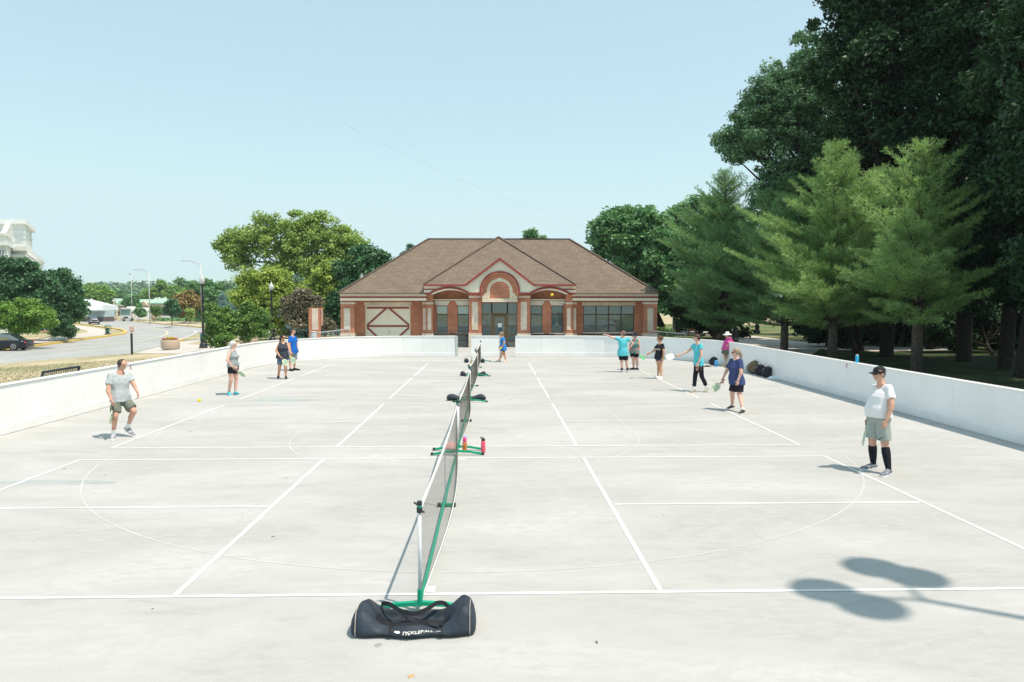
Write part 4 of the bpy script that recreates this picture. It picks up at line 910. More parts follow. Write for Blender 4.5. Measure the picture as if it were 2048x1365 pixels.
# hydrant and bollards
p = T(245.5,641.5); t = thing('fire_hydrant', 'small yellow fire hydrant on the corner before the motorhome', 'hydrant', p)
obj('body', MB().lathe([(.35,0),(.3,.1),(.25,.2),(.25,1.0),(.32,1.05),(.28,1.2),(.12,1.35)], p, 12), M('hydrant yellow', (.7,.55,.05)), t, True); obj('nozzle', MB().tube([p+Vector((-.42,0,.8)), p+Vector((.42,0,.8))], .12, 8), MATS['hydrant yellow'], t)
for u, lab in ((238.5,'pale yellow bollard left of the hydrant'), (251.5,'pale yellow bollard right of the hydrant')):
    p = T(u,641); t = thing('bollard', lab, 'bollard', p, group='pale yellow bollards'); obj('post', MB().tube([p, p+Vector((0,0,8*p.y/FPX)), p+Vector((0,0,8.3*p.y/FPX))], [.16,.16,.08], 10), M('bollard cream', (.70,.62,.40)), t)
# litter bins
p = T(215.5,669); s = p.y/FPX
t = thing('litter_bin', 'open sided green litter bin on the strip inside the curve', 'bin', p)
obj('lid', MB().lathe([(.42,1.0),(.44,1.03),(.30,1.12),(.04,1.16)], p, 16), M('bin green', (.05,.16,.12)), t, True)
obj('liner', MB().lathe([(.2,.08),(.24,.75),(.2,.76)], p, 14), MATS['bin green'], t, True)
obj('cage', MB().lathe([(.38,0),(.40,.05),(.38,.08)], p, 16).tube([p+Vector((.36,.1,.05)), p+Vector((.36,.1,1.02))], .03, 6).tube([p+Vector((-.36,.1,.05)), p+Vector((-.36,.1,1.02))], .03, 6).tube([p+Vector((.1,-.36,.05)), p+Vector((.1,-.36,1.02))], .02, 6).tube([p+Vector((-.12,-.36,.05)), p+Vector((-.12,-.36,1.02))], .02, 6), m_black, t)
p = P(628,686,50); p.z = hh(p.x); t = thing('litter_bin', 'pale blue grey round bin beside the free standing brick pier', 'bin', p)
obj('drum', MB().lathe([(.20,.0),(.21,.5),(.22,.82),(.2,.83),(.19,.75),(.02,.75)], p, 18), M('pale blue grey', (.42,.52,.56)), t, True); obj('rim', MB().lathe([(.235,.80),(.24,.86),(.20,.86),(.20,.80)], p, 18, cap=False), m_galv, t, True)
# blue newspaper box behind the lamp
p = T(407,679); s = p.y/FPX; t = thing('newspaper_box', 'low blue box half hidden behind the nearest lamp', 'box', p)
obj('box', MB().box(p+Vector((0,0,.35)), (10.5*s,.5,.42)), M('bright blue', (.03,.27,.55)), t, bevel=.04); obj('lid', MB().box(p+Vector((0,0,.66)), (10.8*s,.56,.12)), M('orange tan', (.55,.32,.2)), t)
# brick sign of the apartments: words and letters as they stand
p = T(90,665); Ys = p.y; t = thing('brick_sign', 'white and blue apartment sign between two brick piers on the left lawn', 'sign', p)
def rcs(u0,u1,v0,v1,dy,th): a = P(u0,v1,Ys+dy); b = P(u1,v0,Ys+dy); return MB().bb(a.x,b.x,Ys+dy,Ys+dy+th,a.z,b.z)
bd_ = obj('sign_board', rcs(69.5,109.5,642,653.5,0,.2), M('sign pale', (.66,.72,.70)), t)
obj('blue_band', rcs(69.5,109.5,653.5,659,-.02,.22), M('sign navy', (.02,.06,.30)), t)
obj('pier', rcs(109.8,119,640,664,-.2,.7), m_brick, t); obj('pier', rcs(60,69.2,640,664,-.2,.7), m_brick, t)
s = Ys/FPX; mdk = M('sign ink', (.02,.03,.04))
c = P(90,645.5,Ys-.02); obj('lettering', xf(text_mb('WL', 10*s, .01, .02), c), mdk, bd_)
c = P(90,651.2,Ys-.02); obj('lettering', xf(text_mb('WABASH LANDING', 4.6*s, .01, .01), c), mdk, bd_)
c = P(90,656,Ys-.04); obj('lettering', xf(text_mb('APARTMENTS', 3.8*s, .01, .01), c), m_white, bd_)
# free standing brick pier left of the pavilion
Yp2 = 52; t = thing('brick_pier', 'free standing red brick pier with pale panel left of the pavilion', 'brick pier', (P(630,670,Yp2).x, Yp2, 0))
def rq(u0,u1,v0,v1,Y,th,z0=None): return rc(MB(), u0,u1,v0,v1,Y,th,z0)
obj('shaft', rq(618,637,616,690,Yp2,.6,-.5), m_brick, t); obj('side_shaft', rq(637.3,643.5,616,650,Yp2+.7,.4), m_brick, t)
obj('stone_panel', rq(624,636,617.5,660,Yp2-.02,.02), m_stone, t)
obj('stone_panel', rq(642.6,644.2,618,652,Yp2+.66,.04), m_stone, t)
# railings at both ends
def railing(label, pts, hgt):
    t = thing('railing', label, 'railing', pts[0], group='grey mesh railings beside the pavilion')
    mb, pn = MB(), MB()
    for a, b in zip(pts, pts[1:]):
        a = Vector(a); b = Vector(b); up = Vector((0,0,hgt)); mb.tube([a+up, b+up], .03, 8); mb.tube([a+up*.12, b+up*.12], .018, 6)
        k = max(2, int((b-a).length/1.4))
        for i in range(k+1): q = a.lerp(b, i/k); mb.tube([q, q+up], .022, 6)
        kk = int((b-a).length/.11)
        for i in range(kk): q = a.lerp(b, i/kk); pn.box(q+up*.55, (.012,.012,hgt*.85))
    obj('rail', mb, m_galv, t); obj('infill_bars', pn, m_galv, t)
railing('grey railing rising up to the left front corner of the pavilion', [(P(634,680,44.5).x,44.5,0), (P(699,680,44.2).x,44.2,.25)], .92)
railing('grey railing from the right front corner of the pavilion sloping away', [(P(1298,680,44.3).x,44.3,.12), (P(1372,680,43).x,43,-.02)], .92)
# benches
m_bench = M('dark slat metal', (.03,.04,.055), rough=.45)
def make_bench(name, label, L, group, hb=.86):
    t = thing(name, label, 'bench', group=group); n = int(L/.075)
    sl = MB()
    for i in range(n):
        x = -L/2 + L*(i+.5)/n; sl.box((x,.30,hb-.22), (.014,.012,.46), Matrix.Rotation(-.18,3,'X')); 
    obj('backrest', sl.bar((-L/2,.345,hb), (L/2,.345,hb), .04, .05).bar((-L/2,.26,hb-.45), (L/2,.26,hb-.45), .04, .04), m_bench, t)
    se = MB()
    for i in range(n): se.box((-L/2+L*(i+.5)/n, 0, .44), (.026,.44,.012))
    obj('seat', se.bar((-L/2,.22,.43), (L/2,.22,.43), .04,.04).bar((-L/2,-.22,.43), (L/2,-.22,.43), .04,.04), m_bench, t)
    for sx in (-1, 1):
        obj('leg', MB().tube([(sx*L/2,.36,hb+.01),(sx*L/2,.24,.43),(sx*L/2,.30,0)], .028, 6).tube([(sx*L/2,.24,.43),(sx*L/2,-.22,.43),(sx*L/2,-.26,0)], .028, 6).tube([(sx*L/2,.28,.66),(sx*L/2,-.2,.64),(sx*L/2,-.22,.43)], .024, 6), m_bench, t)
    return t
b0 = make_bench('park_bench', 'black slatted bench behind the left wall with its back showing', 1.55, 'black slatted benches')
place(b0, (-11.3, 18.75, .10), PI/2)
for o_ in (b0,): o_.rotation_euler = (0,0,-PI/2); o_.location = (-11.15, 18.7, .20)
dup(b0, (-11.15, 15.15, .17), -PI/2, 'black slatted bench cut off at the lower left picture edge behind the wall')
p = P(898,695,44.35); dup(b0, (p.x, 45.35, 0), 0, 'dark slatted bench under the left front windows of the pavilion', (1.35,1,.95))
p = P(1085,695,44.6); dup(b0, (p.x, 45.35, 0), 0, 'dark slatted bench right of the pavilion entrance', (1.0,1,.9))
p = P(1217,695,45.6); dup(b0, (p.x, 45.85, 0), 0, 'long dark slatted bench under the wide pavilion window', (2.0,1,.9))

# cars
def make_car(name, label, L, W, Hh, paint, kind='sedan', cat='car', group=None):
    t = thing(name, label, cat, group=group); pm = M('paint '+name+paint[0], paint[1], rough=.22, var=.02, spec=.35)
    gm = MATS.get('cg') or glassmat('car glass', (.02,.035,.04), refl=.3); MATS['cg'] = gm
    def ring(x, hw, z0, z1, rd=.12, n=5):
        pts = []
        for cx_, cz, a0 in ((hw-rd, z1-rd, 0), (-hw+rd, z1-rd, PI/2), (-hw+rd*.6, z0+rd*.6, PI), (hw-rd*.6, z0+rd*.6, 1.5*PI)):
            r = rd if a0 < 2 else rd*.6
            for k in range(n): a = a0+PI/2*k/(n-1); pts.append((x, cx_+r*math.cos(a), cz+r*math.sin(a)))
        return pts
    hw = W/2; belt = Hh*.60
    tail = belt*1.02 if kind == 'sedan' else belt
    st = [(-L/2,.78*hw,.42,belt*.80),(-L/2+.06,.88*hw,.28,tail*.95),(-L/2+.5,hw*.97,.2,tail),(-L*.2,hw,.18,belt),(L*.15,hw,.18,belt),(L*.24,hw*.98,.18,belt*.97),(L/2-.45,hw*.94,.2,belt*.82),(L/2-.1,hw*.86,.24,belt*.72),(L/2,hw*.74,.34,belt*.58)]
    body = obj('body', MB().loft([ring(*q) for q in st]), pm, t, True)
    if kind == 'sedan': gr = [(-L*.40,.60*hw,belt-.03,belt+.03),(-L*.24,.68*hw,belt-.05,Hh*.955),(-L*.05,.70*hw,belt-.05,Hh),(L*.08,.69*hw,belt-.05,Hh*.97),(L*.27,.64*hw,belt-.07,belt+.02)]
    else: gr = [(-L*.47,.70*hw,belt-.03,belt+.05),(-L*.40,.72*hw,belt-.05,Hh*.96),(-L*.05,.75*hw,belt-.05,Hh),(L*.10,.74*hw,belt-.05,Hh*.96),(L*.26,.68*hw,belt-.07,belt+.03)]
    obj('windows', MB().loft([ring(*q, .10) for q in gr]), gm, t, True)
    rf = MB(); k = [q for q in gr[1:4]]
    rf.loft([[(q[0], y, q[3]+.012) for y in (-q[1]+.09, q[1]-.09)] + [(q[0], y, q[3]-.03) for y in (q[1]-.05, -q[1]+.05)] for q in k])
    for q0, q1 in ((gr[0],gr[1]),(gr[3],gr[4])):
        for sy in (-1,1): rf.bar((q0[0], sy*(q0[1]-.05), q0[3]-.01), (q1[0], sy*(q1[1]-.05), q1[3]-.01), .07, .05)
    for sy in (-1,1): rf.bar((-L*.06, sy*(gr[2][1]+.005), belt), (-L*.06, sy*(gr[2][1]-.05), Hh-.02), .09, .03, up=(1,0,0))
    obj('roof', rf, pm, t)
    for sx in (-L*.31, L*.31):
        for sy in (-1, 1):
            wv = obj('wheel', MB().add([], []), m_tyre, t) if False else None
            mb = MB(); R_ = .33; ring_ = [(R_*.6,-.11),(R_,-.10),(R_*1.02,0),(R_,.10),(R_*.6,.11)]
            mb.loft([[(sx+r*math.cos(2*PI*k/20), sy*(hw-.10)+y, .335+r*math.sin(2*PI*k/20)) for k in range(20)] for r, y in ring_])
            wh = obj('wheel', mb, m_tyre, t, True)
            mb = MB(); yy = sy*(hw+.015); 
            for k in range(5):
                a = 2*PI*k/5; mb.bar((sx, yy, .335), (sx+R_*.62*math.cos(a), yy, .335+R_*.62*math.sin(a)), .03, .09, up=(0,1,0))
            mb.loft([[(sx+r*math.cos(2*PI*k/20), yy+sy*dy, .335+r*math.sin(2*PI*k/20)) for k in range(20)] for r, dy in ((R_*.68,0),(R_*.60,.01),(R_*.60,-.02),(R_*.68,-.02))], closed=True)
            obj('rim', mb, m_rim, wh)
    lm = M('lamp lens', (.75,.78,.8), rough=.1); rl = M('tail lens', (.5,.02,.02), rough=.2)
    for sy in (-1, 1):
        obj('headlight', MB().ball((L/2-.12, sy*hw*.64, belt*.66), .14, 10, (1,1.4,.5)), lm, t, True)
        obj('tail_light', MB().ball((-L/2+.06, sy*hw*.72, belt*.80), .13, 10, (.6,1.2,.7)), rl, t, True)
        obj('mirror', MB().ball((L*.17, sy*(hw+.07), belt+.06), .09, 8, (.8,1,.7)), pm, t, True)
    obj('grille', MB().box((L/2-.01,0,belt*.50), (.06,hw*.9,.2)), m_black, t, bevel=.02)
    obj('bumper_trim', MB().box((L/2-.02,0,.30), (.08,hw*1.2,.10)), M('chrome', (.6,.6,.6), metal=.9, rough=.2), t)
    return t
def carat(t, u, v, rz, sc_=None):
    p = T(u, v); t.location = (p.x, p.y, p.z-.018+.012); t.rotation_euler = (0,0,rz)
    if sc_: t.scale = (sc_,)*3
    return t
c1 = make_car('parked_car', 'black sedan half hidden by the blue spruce at the left edge', 4.7, 1.82, 1.42, ('k', (.012,.016,.024)))
c1.name = 'sedan'; carat(c1, 0, 701, PI+.13)
c2 = make_car('crossover_car', 'dark crossover car driving toward the camera round the bend', 4.6, 1.85, 1.62, ('d', (.02,.022,.03)), 'suv')
carat(c2, 188, 649, -PI/2+.55, (33.5*T(188,649).y/FPX)/3.55)
c3 = make_car('parked_car', 'dark blue parked car at the left end of the far row', 4.5, 1.8, 1.5, ('b', (.02,.05,.16)), 'suv', group='cars parked in the far car park'); carat(c3, 362, 636.5, PI, 1.15)
c4 = make_car('parked_car', 'red parked car by the shop right of the do not enter sign', 4.6, 1.85, 1.5, ('r', (.45,.02,.03)), 'suv', group='cars parked in the far car park'); carat(c4, 297, 632.5, PI+.3, 1.15)
c5 = make_car('parked_car', 'silver parked car at the right end of the far row', 4.5, 1.8, 1.45, ('s', (.5,.52,.55)), 'sedan', group='cars parked in the far car park'); carat(c5, 392, 636, PI/2+.5, 1.1)
c6 = make_car('parked_car', 'white parked car with yellow load between motorhome and red car', 4.5, 1.8, 1.45, ('w', (.7,.7,.7)), 'sedan', group='cars parked in the far car park'); carat(c6, 284, 636, PI/2+.9, .95)
c7 = make_car('parked_car', 'dark green parked car second in the far row', 4.5, 1.8, 1.5, ('g', (.03,.10,.09)), 'suv', group='cars parked in the far car park'); carat(c7, 377, 636.5, PI/2+.6, 1.1)
# motorhome
p = T(252,642.5); s = p.y/FPX; t = thing('motorhome', 'large white motorhome facing the road beside the blue building', 'motorhome', p)
w_, h_ = 21*s, 26*s; x0 = p.x-w_/2
obj('body', MB().prism([(p.x-w_/2,p.y,p.z+.45),(p.x+w_/2,p.y,p.z+.45),(p.x+w_/2,p.y,p.z+h_*.9),(p.x+w_*.42,p.y,p.z+h_),(p.x-w_*.42,p.y,p.z+h_),(p.x-w_/2,p.y,p.z+h_*.9)], (1.6,8,0)), m_white, t)
obj('roof_unit', MB().box((p.x+.4,p.y+1.6,p.z+h_+.14), (1.4,1.1,.3)), m_white, t, bevel=.06)
obj('windscreen', bx_(p.x-w_*.44,p.x+w_*.44,p.y-.05,p.y-.01,p.z+h_*.46,p.z+h_*.84), glassmat('motorhome glass', (.2,.36,.33), refl=.2), t)
obj('sun_visor', bx_(p.x-w_*.46,p.x+w_*.46,p.y-.25,p.y,p.z+h_*.84,p.z+h_*.88), m_black, t)
obj('grille', bx_(p.x-w_*.2,p.x+w_*.2,p.y-.06,p.y-.01,p.z+h_*.2,p.z+h_*.32), m_black, t)
for sx in (-1,1):
    obj('headlight', bx_(p.x+sx*w_*.33-.15,p.x+sx*w_*.33+.15,p.y-.06,p.y-.01,p.z+h_*.22,p.z+h_*.30), MATS['lamp lens'], t)
    obj('wheel', MB().tube([(p.x+sx*w_*.38-.15,p.y+.9,p.z+.42),(p.x+sx*w_*.38+.15,p.y+.9,p.z+.42)], .42, 14), m_tyre, t)
    obj('mirror', MB().box((p.x+sx*(w_*.5+.25),p.y-.1,p.z+h_*.62), (.2,.12,.5)), m_black, t)
obj('bumper', bx_(p.x-w_*.48,p.x+w_*.48,p.y-.2,p.y-.07,p.z+.35,p.z+.62), m_galv, t)
# blue grey building
m_bsid = M('blue grey siding', (.36,.46,.48), var=.06, scale=1); m_metal = M('pale metal roof', (.62,.67,.68), rough=.45, var=.04)
m_btrim = M('blue trim', (.02,.06,.32)); m_dbrick = M('dark brick base', (.12,.10,.095), var=.2, scale=2)
t = thing('blue_grey_building', 'low blue grey building with pale metal hip roof behind the bend', 'building', T(180,641))
B0 = T(126,641); B1 = T(232,641.5); B0.z = B1.z = -1.3; Yb0, Yb1 = 168, 192
def BP(u, v, Y): return P(u, v, Y)
q = [BP(120,641.5,Yb0), BP(203,642,Yb0-8), BP(232,638.5,Yb1)]
zt_ = BP(180,620,Yb0).z; z1_ = -1.3
zm_ = z1_+1.0
for nm, a, b, mt, za_, zb_, off in (('wall',q[0],q[1],m_bsid,zm_,zt_,0),('wall',q[1],q[2],m_bsid,zm_,zt_,0),('base_wall',q[0],q[1],m_dbrick,z1_,zm_,-.15),('base_wall',q[1],q[2],m_dbrick,z1_,zm_,-.15)):
    d = (b-a).normalized(); n_ = Vector((-d.y,d.x,0)); n_ = n_ if n_.dot(a) > 0 else -n_
    obj(nm, MB().prism([(a.x+n_.x*off,a.y+n_.y*off,za_),(b.x+n_.x*off,b.y+n_.y*off,za_),(b.x+n_.x*off,b.y+n_.y*off,zb_),(a.x+n_.x*off,a.y+n_.y*off,zb_)], n_*3), mt, t)
def on(a, b, f0, f1, z0, z1, out=.05):
    d = (b-a); n_ = Vector((-d.y,d.x,0)).normalized(); n_ = n_ if n_.dot(a) > 0 else -n_
    p0 = a+d*f0-n_*out; p1 = a+d*f1-n_*out
    return MB().prism([(p0.x,p0.y,z0),(p1.x,p1.y,z0),(p1.x,p1.y,z1),(p0.x,p0.y,z1)], n_*(out*.9))
dz_ = zt_-z1_
obj('shop_sign', on(q[0],q[1],.50,.78,z1_+dz_*.42,z1_+dz_*.86,.22), M('shop sign face', (.62,.66,.68)), t); sg = obj('sign_frame', on(q[0],q[1],.47,.81,z1_+dz_*.35,z1_+dz_*.92,.12), m_btrim, t)
for i, f in enumerate((.06,.14,.22,.34,.47,.6,.72,.84)):
    obj('window', on(q[1],q[2],f,f+.05,z1_+dz_*.24,z1_+dz_*.95,.06), glassmat('shop glass', (.18,.28,.30)) if i == 0 else bpy.data.materials['shop glass'], t)
    obj('blue_post', on(q[1],q[2],f+.06,f+.075,z1_+dz_*.2,z1_+dz_*.97,.10), m_btrim, t)
ro = MB(); e0 = BP(136,621,Yb0-3); e1 = BP(205,620.5,Yb0-13); e2 = BP(238,620,Yb1); f0 = BP(140,610,Yb0); f1 = BP(206,609.5,Yb0-9); f2 = BP(235,612,Yb1-1); r0 = BP(143,596,Yb0+14); r1 = BP(190,601,Yb0+12)
bk = Vector((0,30,0)); ro.add([e0,e1,e2,f0,f1,f2,r0,r1,e0+bk,e2+Vector((0,10,0)),BP(110,597,Yb0+14),BP(108,612,Yb0)], [(0,1,4,3),(1,2,5,4),(3,4,7,6),(4,5,7),(3,6,10,11)])
ob_ = obj('roof', ro, m_metal, t); md = ob_.modifiers.new('thick', 'SOLIDIFY'); md.thickness = .25
obj('vent', MB().tube([BP(183,603,Yb0+8), BP(183,598,Yb0+8)], .25, 8), m_white, t)
# green roofed shops
t = thing('shopping_arcade', 'long low shop building with pale green roof and tan front', 'building', (P(330,640,230).x,230,-1.3))
def rz_(u0,u1,v0,v1,Y,th): a = P(u0,v1,Y); b = P(u1,v0,Y); return MB().bb(a.x,b.x,Y,Y+th,a.z,b.z)
m_tan = M('tan render', (.52,.42,.33), var=.06, scale=.3); m_gr = M('pale green metal roof', (.35,.55,.42), rough=.5, var=.05, scale=.2); m_beige = M('beige fascia', (.62,.56,.47))
obj('wall', rz_(236,372,613,634,236,8), m_tan, t); obj('fascia', rz_(272,372,609,614.5,233,2), m_beige, t)
ro = MB(); ro.add([P(232,609,232),P(372,608.5,232),P(372,601.5,246),P(232,601.5,246)], [(0,1,2,3)]); o_ = obj('roof', ro, m_gr, t); o_.modifiers.new('thick','SOLIDIFY').thickness = .4
obj('gable', MB().prism([P(276,612,231),P(296,612,231),P(286,602.5,231)], (0,4,0)), m_tan, t)
for i, (a, b) in enumerate(((284,294),(299,310),(317,334),(340,366))): obj('shop_window', rz_(a,b,617,632,235.9,.08), M('dark shopfront', (.09,.09,.09)) if i < 2 else M('grey shutter', (.3,.29,.27)), t)
for i, u in enumerate((310,313,318.5,322.5,327,331)): obj('roof_vent', MB().tube([P(u,602,245), P(u,597-(i % 3),245)], .32, 8), m_white, t)
t = thing('white_house', 'white house roof showing through trees left of the shops', 'house', (P(240,620,300).x,300,-1.3))
obj('wall', rz_(226,250,598,612,300,8), m_white, t)
obj('window', rz_(229,233,600,602,299.9,.05), MATS['dark shopfront'], t); obj('window', rz_(238,243,600,602,299.9,.05), MATS['dark shopfront'], t)
ro = MB(); ro.add([P(224,602,299),P(252,602,299),P(250,597.5,303),P(226,597.5,303)], [(0,1,2,3)]); o_ = obj('roof', ro, m_metal, t); o_.modifiers.new('thick','SOLIDIFY').thickness = .5
# white apartment block
m_apt = M('pale mint render', (.66,.70,.66), var=.04, scale=.4); m_aptw = M('white trim', (.74,.76,.74)); Ya_ = 112
t = thing('apartment_block', 'tall pale green and white apartment block above the left maples', 'building', (P(20,640,Ya_).x, Ya_, -1.3))
def quadwall(a, b, z0, z1, th=.6):
    d = b-a; n_ = Vector((-d.y,d.x,0)).normalized(); n_ = n_ if n_.dot(a) > 0 else -n_
    return MB().prism([(a.x,a.y,z0),(b.x,b.y,z0),(b.x,b.y,z1),(a.x,a.y,z1)], n_*th)
def blk(u0, u1, u2, vt, Y, dY, nm='wall', z0=-1.3, mt=None):
    """two faces: u0..u1 facing us, u1..u2 running away"""
    a = P(u0,600,Y); b = P(u1,600,Y); c = P(u2,600,Y+dY); zt = P(u1,vt,Y).z
    obj(nm, MB().prism([(a.x,a.y,z0),(b.x,b.y,z0),(c.x,c.y,z0),(c.x-25,c.y,z0),(a.x-25,a.y,z0)], (0,0,zt-z0)), mt or m_apt, t)
    return a, b, c, zt
a, b, c, zt = blk(-160,55,68,446,Ya_,14)
def cornice(a, b, c, z0, z1, out, nm='cornice', mt=None):
    obj(nm, MB().prism([(a.x,a.y-out,z0),(b.x+out*.8,b.y-out,z0),(c.x+out,c.y,z0),(c.x-25,c.y,z0),(a.x-25,a.y-out,z0)], (0,0,z1-z0)), mt or m_aptw, t)
cornice(a,b,c,zt-.2,zt+.45,.7); cornice(a,b,c,zt-1.5,zt-1.2,.12,'string_course'); cornice(a,b,c,P(55,477,Ya_).z,P(55,475.5,Ya_).z,.1,'string_course')
for (u0,u1,v0,v1) in ((57.5,59.8,462,479),(64.3,66.5,466,482)):
    f = (u0-55)/13; p0 = b.lerp(c, f); p1 = b.lerp(c, f+.14); za_ = P(u0,v1,Ya_+f*14).z; zb_ = P(u0,v0,Ya_+f*14).z
    w = obj('window', MB().prism([(p0.x+.03,p0.y,za_),(p1.x+.03,p1.y,za_),(p1.x+.03,p1.y,zb_),(p0.x+.03,p0.y,zb_)], (.05,-.03,0)), m_glass, t)
a, b, c, zt = blk(28,54,86,498,Ya_-6,34)
cornice(a,b,c,zt-.3,zt+.3,.6); cornice(a,b,c,zt-1.2,zt-.8,.3,'string_course')
for k in range(12):
    p0 = b.lerp(c, (k+.3)/12); obj('cornice_bracket', MB().box((p0.x+.25,p0.y-.15,zt-.55), (.4,.35,.45)), m_aptw, t)
for k, f in enumerate((.12,.36,.58,.80)):
    p0 = b.lerp(c, f); p1 = b.lerp(c, f+.07); z_ = zt-4.6
    for zz in (z_, z_-3.4): obj('window', MB().prism([(p0.x+.03,p0.y-.03,zz),(p1.x+.03,p1.y-.03,zz),(p1.x+.03,p1.y-.03,zz+2.2),(p0.x+.03,p0.y-.03,zz+2.2)], (.05,-.05,0)), m_glass, t)
a, b, c, zt = blk(-120,17,30,487,Ya_-12,9)
cornice(a,b,c,zt-.3,zt+.25,.5)
# curved parapet gable on the nearest bay
zg = zt+.25
a2, b2, c2, zt2 = blk(-120,16.5,29,468,Ya_-11.6,8.4)
cornice(a2,b2,c2,zt2-.25,zt2+.15,.4); p0 = b2.lerp(c2, .4)
obj('parapet_gable', MB().prism([(b2.x+.2,b2.y-.3,zt2),(c2.x+.4,c2.y,zt2-.6),(p0.x+.4,p0.y,zt2+1.9)], (-.5,-.3,0)), m_aptw, t)
for (u0,u1,v0,v1,vm) in ((0,7,500,510,505),(22,27,501,512,506)):
    if u0 == 0:
        w = obj('window_frame', rz_(u0-2,u1+2,v0-1.5,v1+1,Ya_-12.25,.1), m_aptw, t); obj('window', rz_(u0,u1,v0,v1,Ya_-12.3,.04), m_glass, w)
        obj('window_bar', rz_(3.2,3.8,v0,v1,Ya_-12.33,.03), m_aptw, w)
mb = MB(); a3 = P(-30,520,Ya_-14); b3 = P(12,520,Ya_-14); c3_ = P(12,513,Ya_-14)
mb.bb(a3.x,b3.x,Ya_-14,Ya_-12.3,a3.z-.6,a3.z-.35); obj('balcony_floor', mb, m_aptw, t)
mb = MB(); mb.bb(a3.x,b3.x,Ya_-14,Ya_-13.9,c3_.z-.1,c3_.z)
for k in range(16): x = a3.x+(b3.x-a3.x)*k/15; mb.bb(x-.05,x+.05,Ya_-13.98,Ya_-13.9,a3.z-.35,c3_.z-.1)
obj('balcony_rail', mb, m_aptw, t)
# park shelter and picnic tables at right
p = G(1385,668); t = thing('park_shelter', 'open park shelter with pale roof under the trees right of the pavilion', 'shelter', p)
m_sh = M('shelter cream', (.42,.44,.40)); s = p.y/FPX
a = P(1345,630,p.y-1); b = P(1450,634,p.y-1); obj('roof', MB().prism([(a.x,p.y-2,a.z-.25),(b.x,p.y-2,a.z-.25),(b.x,p.y-2,a.z),(b.x-2,p.y+3,a.z+1.2),(a.x+2,p.y+3,a.z+1.2),(a.x,p.y-2,a.z)][0:4]+[(a.x,p.y-2,a.z)], (0,6,.5)), m_sh, t)
for u in (1348,1420): q = P(u,668,p.y); obj('post', bx_(q.x-.12,q.x+.12,p.y-.12,p.y+.12,0,a.z-.2), m_sh, t)
t = thing('litter_bin', 'brown round bin beside the shelter post', 'bin', G(1356,666)); obj('drum', MB().lathe([(.26,0),(.28,.8),(.30,.82),(.24,.95),(.05,1.0)], G(1356,666), 14), M('bin brown', (.10,.05,.035)), t, True); obj('rim', MB().lathe([(.30,.80),(.32,.83),(.30,.86)], G(1356,666), 14), m_black, t)
def make_table(label):
    t = thing('picnic_table', label, 'picnic table', group='picnic tables under the dark tree')
    obj('tabletop', MB().box((0,0,.75), (1.9,.75,.05)), m_bench, t)
    for sy in (-1,1): obj('seat', MB().box((0,sy*.75,.45), (1.9,.28,.05)), m_bench, t)
    for sx in (-.7,.7): obj('leg', MB().bar((sx,-.75,.40),(sx,.75,.40),.05,.05).bar((sx,-.55,0),(sx,-.2,.73),.05,.05).bar((sx,.55,0),(sx,.2,.73),.05,.05), m_bench, t)
    return t
tb = make_table('picnic table with two people sitting at it under the dark tree'); p = G(1384,671.5); place(tb, (p.x,p.y,-.02), .1)
p = G(1412,671.5); dup(tb, (p.x,p.y,-.02), -.1, 'empty picnic table right of the two seated people')

